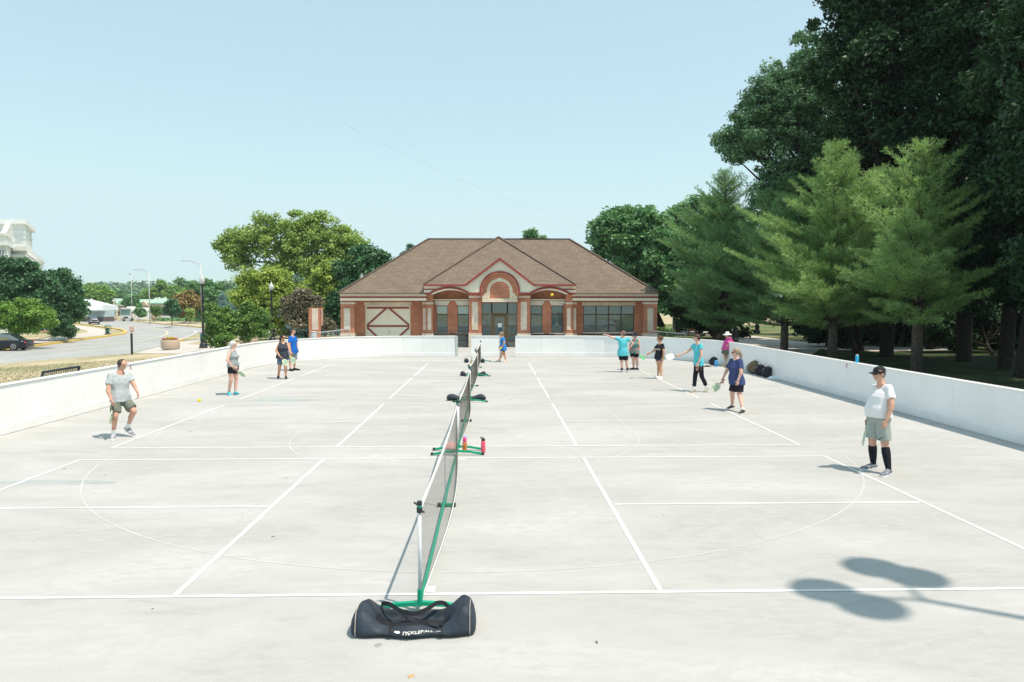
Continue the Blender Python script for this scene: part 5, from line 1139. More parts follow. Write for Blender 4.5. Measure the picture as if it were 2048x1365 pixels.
# ---------------------------------------------------------------- nets
XN = -.655
m_cord = M('net cord', (.10,.09,.075), rough=.8); m_tape = M('white net tape', (.80,.81,.80), rough=.6, var=.03); m_pole = M('grey white pole', (.62,.66,.68), rough=.35)
def make_net(label, y0, y1, lean=0.0, sag=.05, tilt=0.0, cord=.0019):
    t = thing('pickleball_net', label, 'net', (XN,y0,0), group='portable nets across the courts')
    L_ = y1-y0; top, bot = .90, .06
    def px(y, z): f = (y-y0)/L_; return XN + tilt*math.sin(f*PI)*(1-z/.9) + lean*(f-.5)
    def zt(y): f = (y-y0)/L_; return top - sag*math.sin(PI*f)
    net = MB(); n = int(L_/.050); d = cord
    for i in range(n+1):
        y = y0+.06+(L_-.12)*i/n; net.bar((px(y,bot), y, bot), (px(y,zt(y)), y, zt(y)), d, d)
    for j in range(16):
        for i in range(24):
            ya = y0+.06+(L_-.12)*i/24; yb = y0+.06+(L_-.12)*(i+1)/24; fz = j/16
            net.bar((px(ya,.9*fz), ya, bot+(zt(ya)-bot)*fz), (px(yb,.9*fz), yb, bot+(zt(yb)-bot)*fz), d, d)
    obj('netting', net, m_cord, t)
    tp = MB()
    for z_, hgt, w_ in ((None,.055,.007),(bot,.028,.006)):
        tp.loft([[(px(y,zz)-w_/2, y, zz), (px(y,zz)+w_/2, y, zz), (px(y,zz)+w_/2, y, zz+hgt), (px(y,zz)-w_/2, y, zz+hgt)] for y in [y0+.06+(L_-.12)*i/24 for i in range(25)] for zz in [(zt(y)-.03) if z_ is None else z_]])
    obj('tape', tp, m_tape, t)
    obj('side_tape', MB().box((XN-lean/2,y0+.065,(top+bot)/2), (.006,.03,top-bot)).box((XN+lean/2,y1-.065,(top+bot)/2), (.006,.03,top-bot)), m_tape, t)
    for y, lx in ((y0,-lean/2),(y1,lean/2)):
        x = XN+lx
        po = obj('post', MB().tube([(x,y,.18),(x,y,.90)], .0165, 12).tube([(x,y,.06),(x,y,.18)], .021, 12), m_pole, t, True)
        obj('socket', MB().tube([(x,y,.05),(x,y,.20)], .024, 12), m_green, po)
        obj('clamp', MB().tube([(x,y,.885),(x,y,.93)], .026, 10).tube([(x,y,.95),(x,y,.985)], .024, 10).tube([(x-.05,y,.975),(x+.01,y,.93)], .008, 6).tube([(x+.01,y,.90),(x+.045,y,.885)], .009, 6), m_black, po)
        obj('clamp_band', MB().tube([(x,y,.93),(x,y,.95)], .022, 10), m_green, po)
        ft = MB(); xs = [-.44,-.37,-.22,0,.22,.37,.44]; zz = [.024,.035,.062,.075,.062,.035,.024]
        ft.loft([[(x+a, y-.022, b-.017),(x+a, y+.022, b-.017),(x+a, y+.022, b+.017),(x+a, y-.022, b+.017)] for a, b in zip(xs, zz)])
        f_ = obj('foot', ft, m_green, t)
        for sx in (-1,1): obj('end_cap', MB().box((x+sx*.455, y, .026), (.045,.052,.05)), m_black, f_, bevel=.006)
    ym = (y0+y1)/2
    cf = obj('centre_foot', MB().box((XN+.02,ym,.03), (.16,.045,.034)).bar((XN,ym-.22,.10),(XN,ym,.045),.03,.03).bar((XN,ym+.22,.10),(XN,ym,.045),.03,.03), m_green, t)
    for sx in (-1,1): obj('end_cap', MB().box((XN+.02+sx*.10,ym,.029), (.045,.055,.048)), m_black, cf, bevel=.006)
    obj('bottom_rail', MB().bar((XN-lean/2,y0,.075),(XN,ym-.2,.10),.027,.027).bar((XN,ym-.2,.10),(XN,ym+.2,.10),.027,.027).bar((XN,ym+.2,.10),(XN+lean/2,y1,.075),.027,.027), m_green, t)
    obj('centre_strap', MB().box((XN,ym,.46), (.010,.022,.80)), M('grey strap', (.35,.40,.42)), t)
    return t
make_net('nearest portable net with black duffel bag in front of its foot', 6.42, 13.12, 0, .05, .13, .0013)
make_net('second portable net beyond the pink and orange bottles', 13.55, 20.15, 0, .05, .10)
make_net('third portable net with black covers on its near foot', 20.75, 27.25, .10, .05, .03)
make_net('farthest portable net near the gap in the white rink wall', 27.75, 34.15, .08, .05, .03)

# duffel bag with open top in front of the first net
def duffel(label, y0=5.88):
    a = P(697,1262,y0); b = P(952,1250,y0); x0, x1 = a.x, b.x; Ld = x1-x0; t = thing('duffel_bag', label, 'bag', ((x0+x1)/2, y0, 0))
    n = 40; front, back, inner = [], [], []
    dep = .32
    rings = []; liner = []
    for i in range(n+1):
        f = i/n; x = x0+Ld*f; e = math.sin(PI*min(1,max(0,(f+.0)))) ; end = min(f, 1-f)
        taper = min(1, (end/.06+.25))**.5
        openf = min(1, max(0, (end-.07)/.22)); openf = openf*openf*(3-2*openf)
        ep = min(1, end/.06); hp_ = (.215 if f < .5 else .245)*(.66+.34*ep*ep*(3-2*ep))                                   # height of the stiff ends
        hb = hp_*(1-openf) + (.120+.012*math.sin(f*9))*openf          # back lip
        hf = hp_*(1-openf) + (.078+.008*math.sin(f*14+1))*openf       # front lip
        wob = .010*math.sin(f*23)+.006*math.sin(f*51+1)
        yf = y0-.02-.012*math.sin(f*17); yb = y0+dep*taper+wob
        curve = .05*(2*f-1)**2                                           # the bag lies slightly curved
        yf += curve; yb += curve
        ym_ = (yf+yb)/2
        top_y = ym_*(1-openf)
        prof = [(yf+.05,.004),(yf+.004,.02),(yf-.012,.050+.008*math.sin(f*31)),(yf+.008+.03*openf,hf*.72),(yf+.05+.02*openf,hf*.97)]
        if openf > .02: prof += [(yf+.075+.02*openf,hf+.004),(yf+.085+.02*openf,hf-.01),(yf+.095+.03*openf,hf-.05*openf),(ym_,hf-.055*openf-.005+(hp_-hf)*(1-openf)),(yb-.05,hf-.04*openf),(yb-.045,hb-.02),(yb-.03,hb+.004)]
        else: prof += [(ym_-.05,hp_*.99),(ym_-.04,hp_),(ym_-.03,hp_),(ym_,hp_+.005),(ym_+.03,hp_),(ym_+.04,hp_),(ym_+.06,hp_*.98)]
        prof += [(yb-.004,hb*.9),(yb+.012,hb*.5),(yb,.03),(yb-.05,.004)]
        if end < .02: prof = [(ym_+(y-ym_)*(.72+end*14), z*(.80+end*10) if z > .05 else z) for y, z in prof]
        rings.append([(x, y, z) for y, z in prof])
    mb = MB(); mb.loft(rings); o = obj('bag_body', mb, m_fabric, t, True)
    sb = o.modifiers.new('sub', 'SUBSURF'); sb.levels = 1; sb.render_levels = 1
    ol = MB(); ol.loft([[Vector(rings[i][k])+Vector((0,0,.012)) for k in (7,8,9)] for i in range(int(.20*n), int(.80*n))], cap=False); ol.f = [f_ for f_ in ol.f if len(set(f_)) == 4 and not (f_[0] % 3 == 2)]  # dark strip laid in the trough, paints the shade inside the open bag
    obj('opening', ol, m_bag_shade, t)
    # piping along the end seams
    for f in (.07,.955):
        r = rings[int(f*n)]; obj('piping', MB().tube([Vector(q)+Vector((0,-.004,.003)) for q in r[1:9]], .0032, 5), M('grey piping', (.45,.42,.36)), t)
    # webbing handles: two straps up the front and long loops over the lips
    def ribbon(pts, wd, th=.003, axis=(1,0,0)):
        m_ = MB(); ax = Vector(axis); rr = []
        for i, p_ in enumerate(pts):
            p_ = Vector(p_); d = (Vector(pts[min(i+1,len(pts)-1)])-Vector(pts[max(i-1,0)])).normalized()
            sx = (ax - d*ax.dot(d)).normalized()*wd/2; nn = d.cross(sx).normalized()*th
            rr.append([p_-sx, p_+sx, p_+sx+nn, p_-sx+nn])
        return m_.loft(rr)
    def fr(f, lift=.004):
        r = rings[int(f*n)]; return [Vector(q)+Vector((0,-lift,lift*.6)) for q in r[1:5]]
    m_web = M('webbing', (.012,.016,.022), rough=.8)
    def smooth(cp, k=6):
        out_ = []
        for i in range(len(cp)-1):
            p0, p1, p2, p3 = [Vector(cp[max(0,min(len(cp)-1,j))]) for j in (i-1,i,i+1,i+2)]
            for q in range(k): u = q/k; out_.append(.5*((2*p1)+(p2-p0)*u+(2*p0-5*p1+4*p2-p3)*u*u+(3*p1-p0-3*p2+p3)*u**3))
        return out_+[Vector(cp[-1])]
    l1 = fr(.33); l2 = fr(.74)
    obj('strap', ribbon(smooth(l1+[l1[-1]+Vector((.03,.02,.035)), l1[-1]+Vector((.12,.05,.05)), (l1[-1]+l2[-1])/2+Vector((-.02,.03,.045)), l2[-1]+Vector((-.10,.02,.02)), l2[-1]+Vector((-.02,.0,.008))]+l2[::-1]), .036), m_web, t)
    k1 = rings[int(.33*n)][-5]; k2 = rings[int(.72*n)][-5]
    k1, k2 = Vector(k1), Vector(k2)
    obj('strap', ribbon(smooth([k1+Vector((-.10,.03,-.02)), k1+Vector((-.11,-.01,.045)), k1+Vector((-.04,-.05,.06)), k1+Vector((.05,-.08,.02)), k1.lerp(k2,.45)+Vector((0,-.10,.0)), k2+Vector((-.10,-.06,.03)), k2+Vector((-.03,-.02,.06)), k2+Vector((.03,.0,.05)), k2+Vector((.07,.03,.0))]), .034, axis=(0,.3,1)), m_web, t)
    # white print
    def wrap(mb_, cx_, z0):
        out_ = []
        for (x, y, z) in mb_.v:
            X = cx_+x; f = (X-x0)/Ld; i0 = max(0, min(n-1, int(f*n))); fr_ = f*n-i0; q = max(.002, z0+y)
            pr = [Vector((X, *[rings[i0][k][m]*(1-fr_)+rings[i0+1][k][m]*fr_ for m in (1,2)])) for k in (1,2,3,4)]; res = pr[-1]; nn_ = Vector((0,-.7,.7))
            for p0_, p1_ in zip(pr, pr[1:]):
                l_ = (p1_-p0_).length; d_ = (p1_-p0_)/max(l_, 1e-5)
                if q <= l_: res = p0_+d_*q; nn_ = Vector((0,-d_.z,d_.y)); break
                q -= l_
            nn_ = Vector((0,-.75,.66)) if nn_.y > 0 else nn_
            out_.append(tuple(res+nn_*(.006+abs(z)))) 
        mb_.v = out_; return mb_
    mw = M('white print', (.85,.86,.86))
    pl_ = MB(); 
    for c0, c1_ in ((0,PI),):
        k = 16; oo = [(-.028,-.004),(-.028,.018),(.004,.018)]+[(.004+.016*math.sin(a), .003+.016*math.cos(a)) for a in [PI*i/k for i in range(k+1)]]+[(-.012,-.013),(-.012,-.004)]
        pl_.prism([(x,y,0) for x, y in oo], (0,0,.001))
    obj('print', wrap(pl_, x0+Ld*.385, .056), mw, t)
    obj('print', wrap(MB().prism([(.004*math.cos(a),.004*math.sin(a),0) for a in [i*PI/4 for i in range(8)]], (0,0,.001)), x0+Ld*.435, .050), mw, t)
    tm = text_mb('PICKLEBALL', .046, .0006, .002); tm.v = [(x, y+.06*(x+.09)**2+.10*x if x > -.03 else y+.06*(x+.09)**2+.0, z) for x, y, z in tm.v]; obj('lettering', wrap(tm, x0+Ld*.545, .054), mw, t)
    tm = text_mb(', INC.', .022, .0006, .0006); obj('lettering', wrap(tm, x0+Ld*.70, .062), mw, t)
    return t
duffel('large open black duffel bag lying in front of the nearest net')
def blob(label, name, cat, pts, mat, group=None, seed=0, parts=None):
    """a soft cloth bag: loft through (point, halfwidth y, height) with creases"""
    rg = random.Random(seed); rings = []
    for p_, wy, hz in pts:
        p_ = Vector(p_); rings.append([p_+Vector((rg.uniform(-.012,.012), wy*math.cos(a)*(1+rg.uniform(-.1,.1)), hz*.5+hz*.5*math.sin(a)*(1+rg.uniform(-.06,.06)))) for a in [2*PI*k/14 for k in range(14)]])
    t = thing(name, label, cat, pts[len(pts)//2][0], group=group)
    o = obj('body', MB().loft(rings), mat, t, True); m_ = o.modifiers.new('sub', 'SUBSURF'); m_.levels = 1; m_.render_levels = 1
    return t
def foot_cover(label, Y, ua, ub, vb, hts, seed):
    n = len(hts); pts = []
    for i, h_ in enumerate(hts):
        u = ua+(ub-ua)*i/(n-1); g = P(u, vb, Y); pts.append(((g.x, Y, .006), .11, h_))
    t = blob(label, 'bag', 'bag', pts, m_fabric, 'black net bags lying over the net feet', seed)
    obj('strap', MB().tube([Vector(pts[0][0])+Vector((0,-.1,.06)), Vector(pts[n//2][0])+Vector((0,-.13,.05)), Vector(pts[-1][0])+Vector((0,-.09,.08))], .008, 6), M('webbing', (.012,.016,.022)), t)
foot_cover('black bag on the foot left of the third net', 20.55, 893, 925, 800, [.14,.19,.17,.12,.08], 1)
foot_cover('black bag on the foot right of the third net', 20.55, 934, 972, 800, [.09,.10,.12,.17,.20,.10], 2)
foot_cover('black bag on the foot left of the farthest net', 27.5, 920, 933, 752, [.12,.20,.15,.07], 3)
foot_cover('black bag on the foot right of the farthest net', 27.5, 953, 972, 752, [.06,.09,.19,.16], 4)
foot_cover('small black bag left of the last net post', 33.6, 928, 938, 724, [.14,.22,.20,.12], 5)
foot_cover('small black bag right of the last net post', 33.6, 958, 970, 724, [.06,.10,.26,.10], 6)
# bottles, towel, ball clusters
def bottle(label, p_, r, h_, mat, lidm, lid=.06):
    t = thing('water_bottle', label, 'bottle', p_); obj('bottle_body', MB().lathe([(r*.9,0),(r,.01),(r,h_-lid-.02),(r*.75,h_-lid)], p_, 18), mat, t, True)
    obj('lid', MB().lathe([(r*.80,h_-lid),(r*.85,h_-lid+.01),(r*.8,h_-.015),(r*.4,h_)], p_, 16), lidm, t, True); return t
p = G(929.5,905); t = bottle('orange brown bottle with pink and lilac lid beside the net', p, .040, .285, M('copper orange', (.52,.17,.04), rough=.4), M('hot pink', (.75,.06,.28)), .09)
obj('cap_top', MB().lathe([(.03,.265),(.026,.30),(.018,.305)], p, 14), M('lilac', (.45,.4,.75)), t, True)
p = G(966.5,905.5); t = bottle('pink bottle with black lid at the end of the net foot', p, .040, .27, M('coral pink', (.78,.10,.16), rough=.4), m_black, .055)
obj('carry_loop', MB().tube([p+Vector((-.035,0,.25)), p+Vector((-.05,0,.275)), p+Vector((-.01,0,.285))], .009, 6), m_black, t)
p = G(900,905); pts = []
def cloth(label, name, c, wx, wy, hz, mat, cat, seed=0, nu=22):
    rg = random.Random(seed); mb = MB(); sd_ = seed*3.7
    for j in range(nu):
        for i in range(nu):
            x = (i/(nu-1)-.5)*2; y = (j/(nu-1)-.5)*2; r = max(abs(x), abs(y)); e = max(0, 1-r**2.2)
            nz = noise.noise(Vector((x*1.9+sd_, y*1.9, 1)))*.5 + abs(noise.noise(Vector((x*4+sd_, y*4, 5))))*.55
            mb.v.append((c[0]+x*wx*(1+.12*math.sin(y*5+sd_)), c[1]+y*wy*(1+.1*math.sin(x*6)), c[2]+.006+hz*e*(.55+nz)))
    for j in range(nu-1):
        for i in range(nu-1): k = j*nu+i; mb.f.append((k, k+1, k+nu+1, k+nu))
    o = obj(name, mb, mat, None, True); md = o.modifiers.new('t', 'SOLIDIFY'); md.thickness = .006; return tag(o, label, cat)
cloth('crumpled pale pink towel on the net foot behind the netting', 'towel', (p.x, p.y, .06), .12, .10, .18, M('dusty pink', (.62,.38,.36), var=.2, scale=20), 'towel', 2)
m_ball = M('yellow ball', (.80,.62,.02), rough=.4); m_ballo = M('olive yellow ball', (.50,.42,.05), rough=.5)
def ball(label, p_, mat=None, r=.037):
    t = thing('pickleball', label, 'ball', p_); obj('ball_shell', MB().ball(p_, r, 16), mat or m_ball, t, True)
    mb = MB()
    for k in range(14):
        a = k*2.4; z = -.85+1.7*k/13; q = math.sqrt(1-z*z); d = Vector((q*math.cos(a), q*math.sin(a), z)); 
        u_ = d.orthogonal().normalized(); w_ = d.cross(u_); mb.add([p_+d*(r*1.004)+(u_*math.cos(b)+w_*math.sin(b))*.0042 for b in [i*PI/4 for i in range(8)]], [tuple(range(8))])
    obj('holes', mb, M('ball holes', (.25,.18,.02)), t)
ball('yellow ball in the air left of the court in front of the left players', P(398.5,801,15.5))
ball('yellow ball high in the air before the right pavilion windows', P(1104,590,20.0), r=.04)
def netballs(label, u, v, Y, n, rows):
    c = P(u, v, Y); t = thing('ball_holder', label, 'ball holder', c)
    for k in range(n):
        q = c + Vector(((k % 2)*.05-.02, (k//2 % 2)*.03, -.062*(k//2))); obj('ball', MB().ball(q, .037, 12), m_ballo, t, True)
    obj('hanging_cord', MB().tube([c+Vector((.02,0,.02)), c+Vector((0,0,.18))], .006, 6).tube([c+Vector((-.02,0,.02)), c+Vector((0,0,.18))], .006, 6), m_cord, t)
netballs('cluster of olive yellow balls hanging on the second net', 926, 842, 18.9, 6, 3)
netballs('cluster of yellow balls hanging on the third net', 943.5, 724.5, 27.9, 6, 3)
netballs('small yellow ball bag hanging on the farthest net', 952.5, 702, 33.9, 3, 2)
# crate, scoop
p = G(967,711); t = thing('milk_crate', 'black plastic crate of balls by the middle wall section', 'crate', p)
w_, h_ = .235, .30; Z0 = p+Vector((0,-.1,0))
mb = MB()
for sy in (-1,1):
    y = Z0.y+sy*.17
    mb.bb(Z0.x-w_,Z0.x+w_,y-.01,y+.01,.0,.03); mb.bb(Z0.x-w_,Z0.x+w_,y-.01,y+.01,h_-.07,h_)
    for k in range(8): x = Z0.x-w_+2*w_*k/7; mb.bb(x-.012,x+.012,y-.0097,y+.0097,.03,h_-.07)
    for z in (.09,.16): mb.bb(Z0.x-w_,Z0.x+w_,y-.0093,y+.0093,z,z+.016)
for sx in (-1,1): mb.bb(Z0.x+sx*w_-.01,Z0.x+sx*w_+.01,Z0.y-.16,Z0.y+.16,0,h_)
obj('basket', mb, m_black, t); obj('bottom', bx_(Z0.x-w_+.01,Z0.x+w_-.01,Z0.y-.15,Z0.y+.15,.004,.012), m_black, t)
for k in range(6): ball(['first','second','third','fourth','fifth','sixth'][k]+' yellow ball from the left lying inside the black crate', Vector((Z0.x-.17+.068*k, Z0.y-.08+.05*(k % 2), .05)), r=.034)
p = G(980,712); t = thing('ball_scoop', 'yellow plastic scoop with green handle on the floor beside the crate', 'scoop', p)
obj('scoop', MB().prism([(p.x-.06,p.y-.05,.0),(p.x+.17,p.y-.05,.0),(p.x+.19,p.y-.05,.20),(p.x+.08,p.y-.05,.20)], (0,.14,0)), M('bright yellow', (.85,.62,.01)), t, bevel=.02)
obj('handle', MB().tube([(p.x-.05,p.y,.02),(p.x-.32,p.y,.018)], .013, 8), M('lime green', (.25,.6,.1)), t)
# backpacks by the right wall
def backpack(label, c, wd, hgt, mat, lean=0, seed=0):
    rg = random.Random(seed); t = thing('backpack', label, 'backpack', c, group='backpacks by the right wall'); rings = []
    for i in range(9):
        f = i/8; k = math.sin(PI*(.12+.80*f))**.6; rings.append([(c[0]+lean*f+wd*.5*k*math.cos(a)*(1+rg.uniform(-.2,.2)), c[1]+.12*k*math.sin(a)*(1+rg.uniform(-.25,.25)), c[2]+.005+hgt*f+rg.uniform(-.006,.006)) for a in [2*PI*q/14 for q in range(14)]])
    o = obj('body', MB().loft(rings), mat, t, True); m_ = o.modifiers.new('s','SUBSURF'); m_.levels = 1; m_.render_levels = 1
    obj('pocket', MB().ball((c[0]+lean*.3, c[1]-.12, c[2]+hgt*.32), wd*.34, 12, (1,.4,.9)), mat, t, True)
    obj('strap', MB().tube([(c[0]-wd*.35,c[1]-.05,c[2]+hgt*.85),(c[0]-wd*.62,c[1]-.08,c[2]+hgt*.5),(c[0]-wd*.45,c[1]-.08,c[2]+.04)], .018, 6), m_black, t, True)
    obj('handle', MB().tube([(c[0]+lean-.04,c[1],c[2]+hgt-.01),(c[0]+lean,c[1],c[2]+hgt+.05),(c[0]+lean+.04,c[1],c[2]+hgt-.01)], .01, 6), m_black, t); return t
m_blkbag = M('black backpack cloth', (.02,.022,.028), var=.5, scale=14, bump=.5); m_patt = M('brown patterned cloth', (.03,.025,.02), col2=(.28,.2,.12), scale=22, bump=.4)
p = G(1427,731); backpack('black backpack against the wall left of the woman in pink', p+Vector((0,-.02,0)), .40, .36, m_blkbag, seed=1)
p = G(1428.5,732.5); bottle('large clear blue bottle standing before the small black backpack', p+Vector((.02,-.22,0)), .085, .27, M('clear blue', (.06,.30,.62), rough=.15), M('blue lid', (.10,.38,.7)), .03)
p = G(1414,734); cloth('dark glove and cloth lying on the floor beside the small backpack', 'cloth', (p.x,p.y,0), .16, .10, .06, m_blkbag, 'cloth', 5)
p = G(1507,748); backpack('brown patterned backpack with a curved strap behind the woman in navy', p, .52, .50, m_patt, .05, 2)
p = G(1521,752); backpack('black backpack in the middle of the pile by the right wall', p, .40, .42, m_blkbag, 0, 3)
p = G(1533,755.5); backpack('rightmost black backpack with a bottle pocket in the wall pile', p, .36, .40, m_blkbag, .06, 4)
p = G(1549,758); cloth('crumpled white towel at the right end of the backpack pile', 'towel', (p.x,p.y,0), .24, .16, .12, M('white towel', (.70,.76,.80), var=.05), 'towel', 7)
d = ray(1714,727); k = (XW+.05)/d.x; q = CAM+d*k; p = Vector((XW+.05, q.y, WH+.028)); s_ = q.y/FPX
t = thing('drink_can', 'tall bright blue can standing on top of the right wall', 'can', p)
obj('can_body', MB().lathe([(.036,0),(.042,.01),(.046,.19),(.04,.20)], p, 18), M('can blue', (.02,.42,.72), rough=.3), t, True); obj('lid', MB().lathe([(.040,.20),(.040,.215),(.012,.22),(.01,.235)], p, 14), m_galv, t, True)
# flood light mast behind the camera at right (its shadow lies on the court)
hs = 11.0; tx, ty = 3.90, 6.57; off = hs/math.tan(SUN_EL); bxp = Vector((tx+off*.85, ty-off*.53, 0))
t = thing('floodlight_mast', 'tall mast with four round lamps whose shadow falls on the court', 'floodlight', bxp)
obj('mast', MB().tube([bxp, bxp+Vector((0,0,hs))], [.075,.045], 12), m_galv, t, True)
arms = [(-.80,.25),(-.54,-.13),(-.02,.84),(.25,.56)]
hd = []
for i, (ax_, ay_) in enumerate(arms):
    c_ = bxp+Vector((ax_,ay_,hs)); hd.append(c_)
    l_ = obj('lamp_head', MB().lathe([(.05,.10),(.20,.07),(.30,.0),(.30,-.06),(.27,-.07),(.05,-.05)], c_+Vector((0,0,-.02)), 20), m_galv, t, True)
    obj('lens', MB().lathe([(.26,-.10),(.26,-.085),(.02,-.08)], c_, 18), m_globe, l_)
B_ = bxp+Vector((0,0,hs-.05))
obj('bracket', MB().tube([B_, (hd[0]+hd[1])/2+Vector((.15,0,-.0))], .03, 6).tube([B_, (hd[2]+hd[3])/2+Vector((0,-.12,0))], .03, 6).tube([hd[0], hd[1]], .025, 6).tube([hd[2], hd[3]], .025, 6), m_galv, t)
# overhead cables
def cable(label, pts):
    t = obj('overhead_cable', MB().tube([P(*q) for q in pts], .0055, 5), m_galv); tag(t, label, 'cable', 'thin cables in the sky')
cable('thin cable running steeply down the upper left of the sky', [(560,-60,60),(620,32,60),(680,115,61),(770,228,62),(860,330,64),(960,430,66)])
cable('thin cable crossing the middle sky down toward the pavilion', [(640,210,70),(720,268,72),(900,352,76),(1100,430,80),(1300,500,85)])
# ------------------------------------------------------------ people
def remesh(name, mb, mat, parent, vox=.009, it=4, wr=0.0, wsc=9.0, seed=0):
    ox = parent.location
    mb.v = [(p[0]-ox.x, p[1]-ox.y, p[2]-ox.z) for p in mb.v]
    me = mesh_of(name, mb, None); o = bpy.data.objects.new(name, me); C.objects.link(o)
    r = o.modifiers.new('r', 'REMESH'); r.mode = 'VOXEL'; r.voxel_size = vox; r.use_smooth_shade = True
    s = o.modifiers.new('s', 'SMOOTH'); s.iterations = it; s.factor = .5
    dg = bpy.context.evaluated_depsgraph_get(); m2 = bpy.data.meshes.new_from_object(o.evaluated_get(dg))
    o.modifiers.clear(); o.data = m2; bpy.data.meshes.remove(me); m2.name = name
    if wr:
        n = len(m2.vertices); co = np.empty(n*3, np.float32); no = np.empty(n*3, np.float32)
        m2.vertices.foreach_get('co', co); m2.vertices.foreach_get('normal', no); co = co.reshape(-1,3); no = no.reshape(-1,3)
        d = np.array([noise.noise(Vector((c[0]*wsc+seed, c[1]*wsc, c[2]*wsc*.55)))+.5*noise.noise(Vector((c[0]*wsc*2.3, c[1]*wsc*2.3+seed, c[2]*wsc*1.1))) for c in co])
        co = co + no*(d*wr)[:,None]; m2.vertices.foreach_set('co', co.reshape(-1).astype(np.float32)); m2.update()
    m2.materials.clear(); m2.materials.append(mat)
    for p in m2.polygons: p.use_smooth = True
    o.parent = parent; return o
def skin(n, c): return M('skin '+n, c, rough=.5, var=.10, scale=14, spec=.35)
def cloth_m(n, c, **k): return M('cloth '+n, c, rough=.85, var=k.pop('var', .10), scale=k.pop('scale', 9), bump=.25, bscale=30, spec=.2, **k)
def lerp(a, b, t): return a+(b-a)*t
def person(label, crop, J, look, build=1.0, skin_m=None, shirt=None, sleeve=.5, shorts=None, legf=.75, pants=False, shoe=None, shoe_w=None, sock=None, sockh=.12,
           hair=None, hairstyle='short', hat=None, hatm=None, glasses=False, belly=0.0, chest=0.0, waist=0.0, hemdrop=.06, skirt=False, hands=('curl','curl'), neckv=False, seed=0, hs=1.0, lookz=-.05, sitting=False):
    x0, y0, sc_ = crop
    def px(q): return (x0+q[0]/sc_, y0+q[1]/sc_)
    W = {}
    for k in ('anL','anR','toL','toR'):
        q = J[k]; z = q[2] if len(q) > 2 else (.085 if k[0] == 'a' else .035); W[k] = G(*px(q), z)
    Y0 = J.get('Y') or (W['anL'].y+W['anR'].y)/2
    for k, q in J.items():
        if k in W or k == 'Y': continue
        dy = q[2] if len(q) > 2 else 0
        if k[:2] in ('el','wr','ha') and abs(dy) >= .13: dy *= 1.4
        W[k] = P(*px(q), Y0+dy)
    for a_, t_ in (('anL','toL'),('anR','toR')):            # toes a foot's length from the ankle
        d = W[t_]-W[a_]; dz = d.z; d.z = 0
        l = d.length; d = d.normalized() if l > .01 else Vector((-1,0,0)); l = min(max(l,.13),.19); W[t_] = W[a_]+d*l+Vector((0,0,dz if abs(dz) < .16 else -.05))
    base = Vector(((W['anL'].x+W['anR'].x)/2, Y0, 0))
    t = thing('person', label, 'person', base)
    skm = skin_m; b = build
    shm = (W['shL']+W['shR'])/2; hpm = (W['hpL']+W['hpR'])/2; ax = (W['shL']-W['shR']); ax.z = 0; ax = ax.normalized() if ax.length > .02 else Vector((0,1,0))
    hx = (W['hpL']-W['hpR']); hx.z = 0; hx = hx.normalized() if hx.length > .02 else ax
    for k_, sg_ in (('hpL',1),('hpR',-1)): W[k_] = hpm + hx*sg_*.078*build
    fw = Vector((ax.y, -ax.x, 0))                             # the way the chest faces (left arm minus right arm, turned)
    lk = Vector((math.cos(R(look)), math.sin(R(look)), 0)); lk = (lk+Vector((0,0,lookz))).normalized()
    shw = max(.145*b, .5*(W['shL']-W['shR']).length*.93)
    nk = W['nk']; hd = W['hd']
    def torso(mb, o=0.0, lo=0.0, top=1.0, arms=False):
        up = (shm-hpm); n = 15; rings = []
        for i in range(n+1):
            f = lo+(1.0-lo)*i/n if lo else i/n
            c = hpm + up*f
            axx = hx.lerp(ax, min(1,max(0,f))).normalized(); ff = Vector((axx.y,-axx.x,0))
            g = max(0, min(1, f))
            hw = np.interp(g, [0,.18,.45,.72,.90,1.0], [.172*b,.170*b,(.142+waist)*b,.160*b,.158*b,.11*b])
            hdp = np.interp(g, [0,.18,.45,.72,.90,1.0], [.115*b,.118*b,.103*b,.118*b,.095*b,.06*b])
            if f < 0: hw = .175*b; hdp = .12*b
            bf = .8*belly*math.exp(-((g-.34)/.22)**2) + chest*math.exp(-((g-.70)/.13)**2)
            c = c + ff*(bf*.55); hdp += bf*.5; hw += bf*.15 
            hw = max(hw, 0)+o; hdp += o
            if o: k2 = max(0, 1-max(g,0)/.38); hw += .020*k2; hdp += .016*k2
            rings.append([c + axx*math.cos(a)*hw*(abs(math.cos(a))**-.12 if abs(math.cos(a)) > .1 else 1) + ff*math.sin(a)*hdp + Vector((0,0,0)) for a in [2*PI*k/24 for k in range(24)]])
        mb.loft(rings)
        mb.capsule(W['shR']-ax*-.02+Vector((0,0,-.02)), W['shL']-ax*.02+Vector((0,0,-.02)), .056*b+o, .056*b+o, n=16)
        mb.capsule(shm-Vector((0,0,.01)), lerp(shm, nk, .7 if not o else .12), .085*b+o*.8, .062+o*.6, W=ax, kw=1.25, kd=.9)
    body = MB(); torso(body)
    body.capsule(W['hpR'], W['hpL'], .100*b, .100*b, n=18)
    # neck and head
    hh_ = .118*hs; hc = hd; side = lk.cross(Vector((0,0,1))).normalized(); upv = side.cross(lk).normalized()
    def hp_(f, u_, s_=0): return hc + lk*f*hs + upv*u_*hs + side*s_*hs
    body.capsule(shm+Vector((0,0,.0)), hp_(-.022,-.045), .058*(.5+b*.5), .052, n=16)
    body.capsule(hp_(-.025,.030), hp_(.018,.030), .078*hs, .070*hs, W=side, kw=.96, kd=1.0, n=18)     # cranium
    body.capsule(hp_(-.01,.02), hp_(.030,-.055), .066*hs, .044*hs, W=side, kw=.98, kd=1.0, n=18)     # face
    body.capsule(hp_(.040,-.078,-.014), hp_(.040,-.078,.014), .024*hs, .024*hs)                        # chin
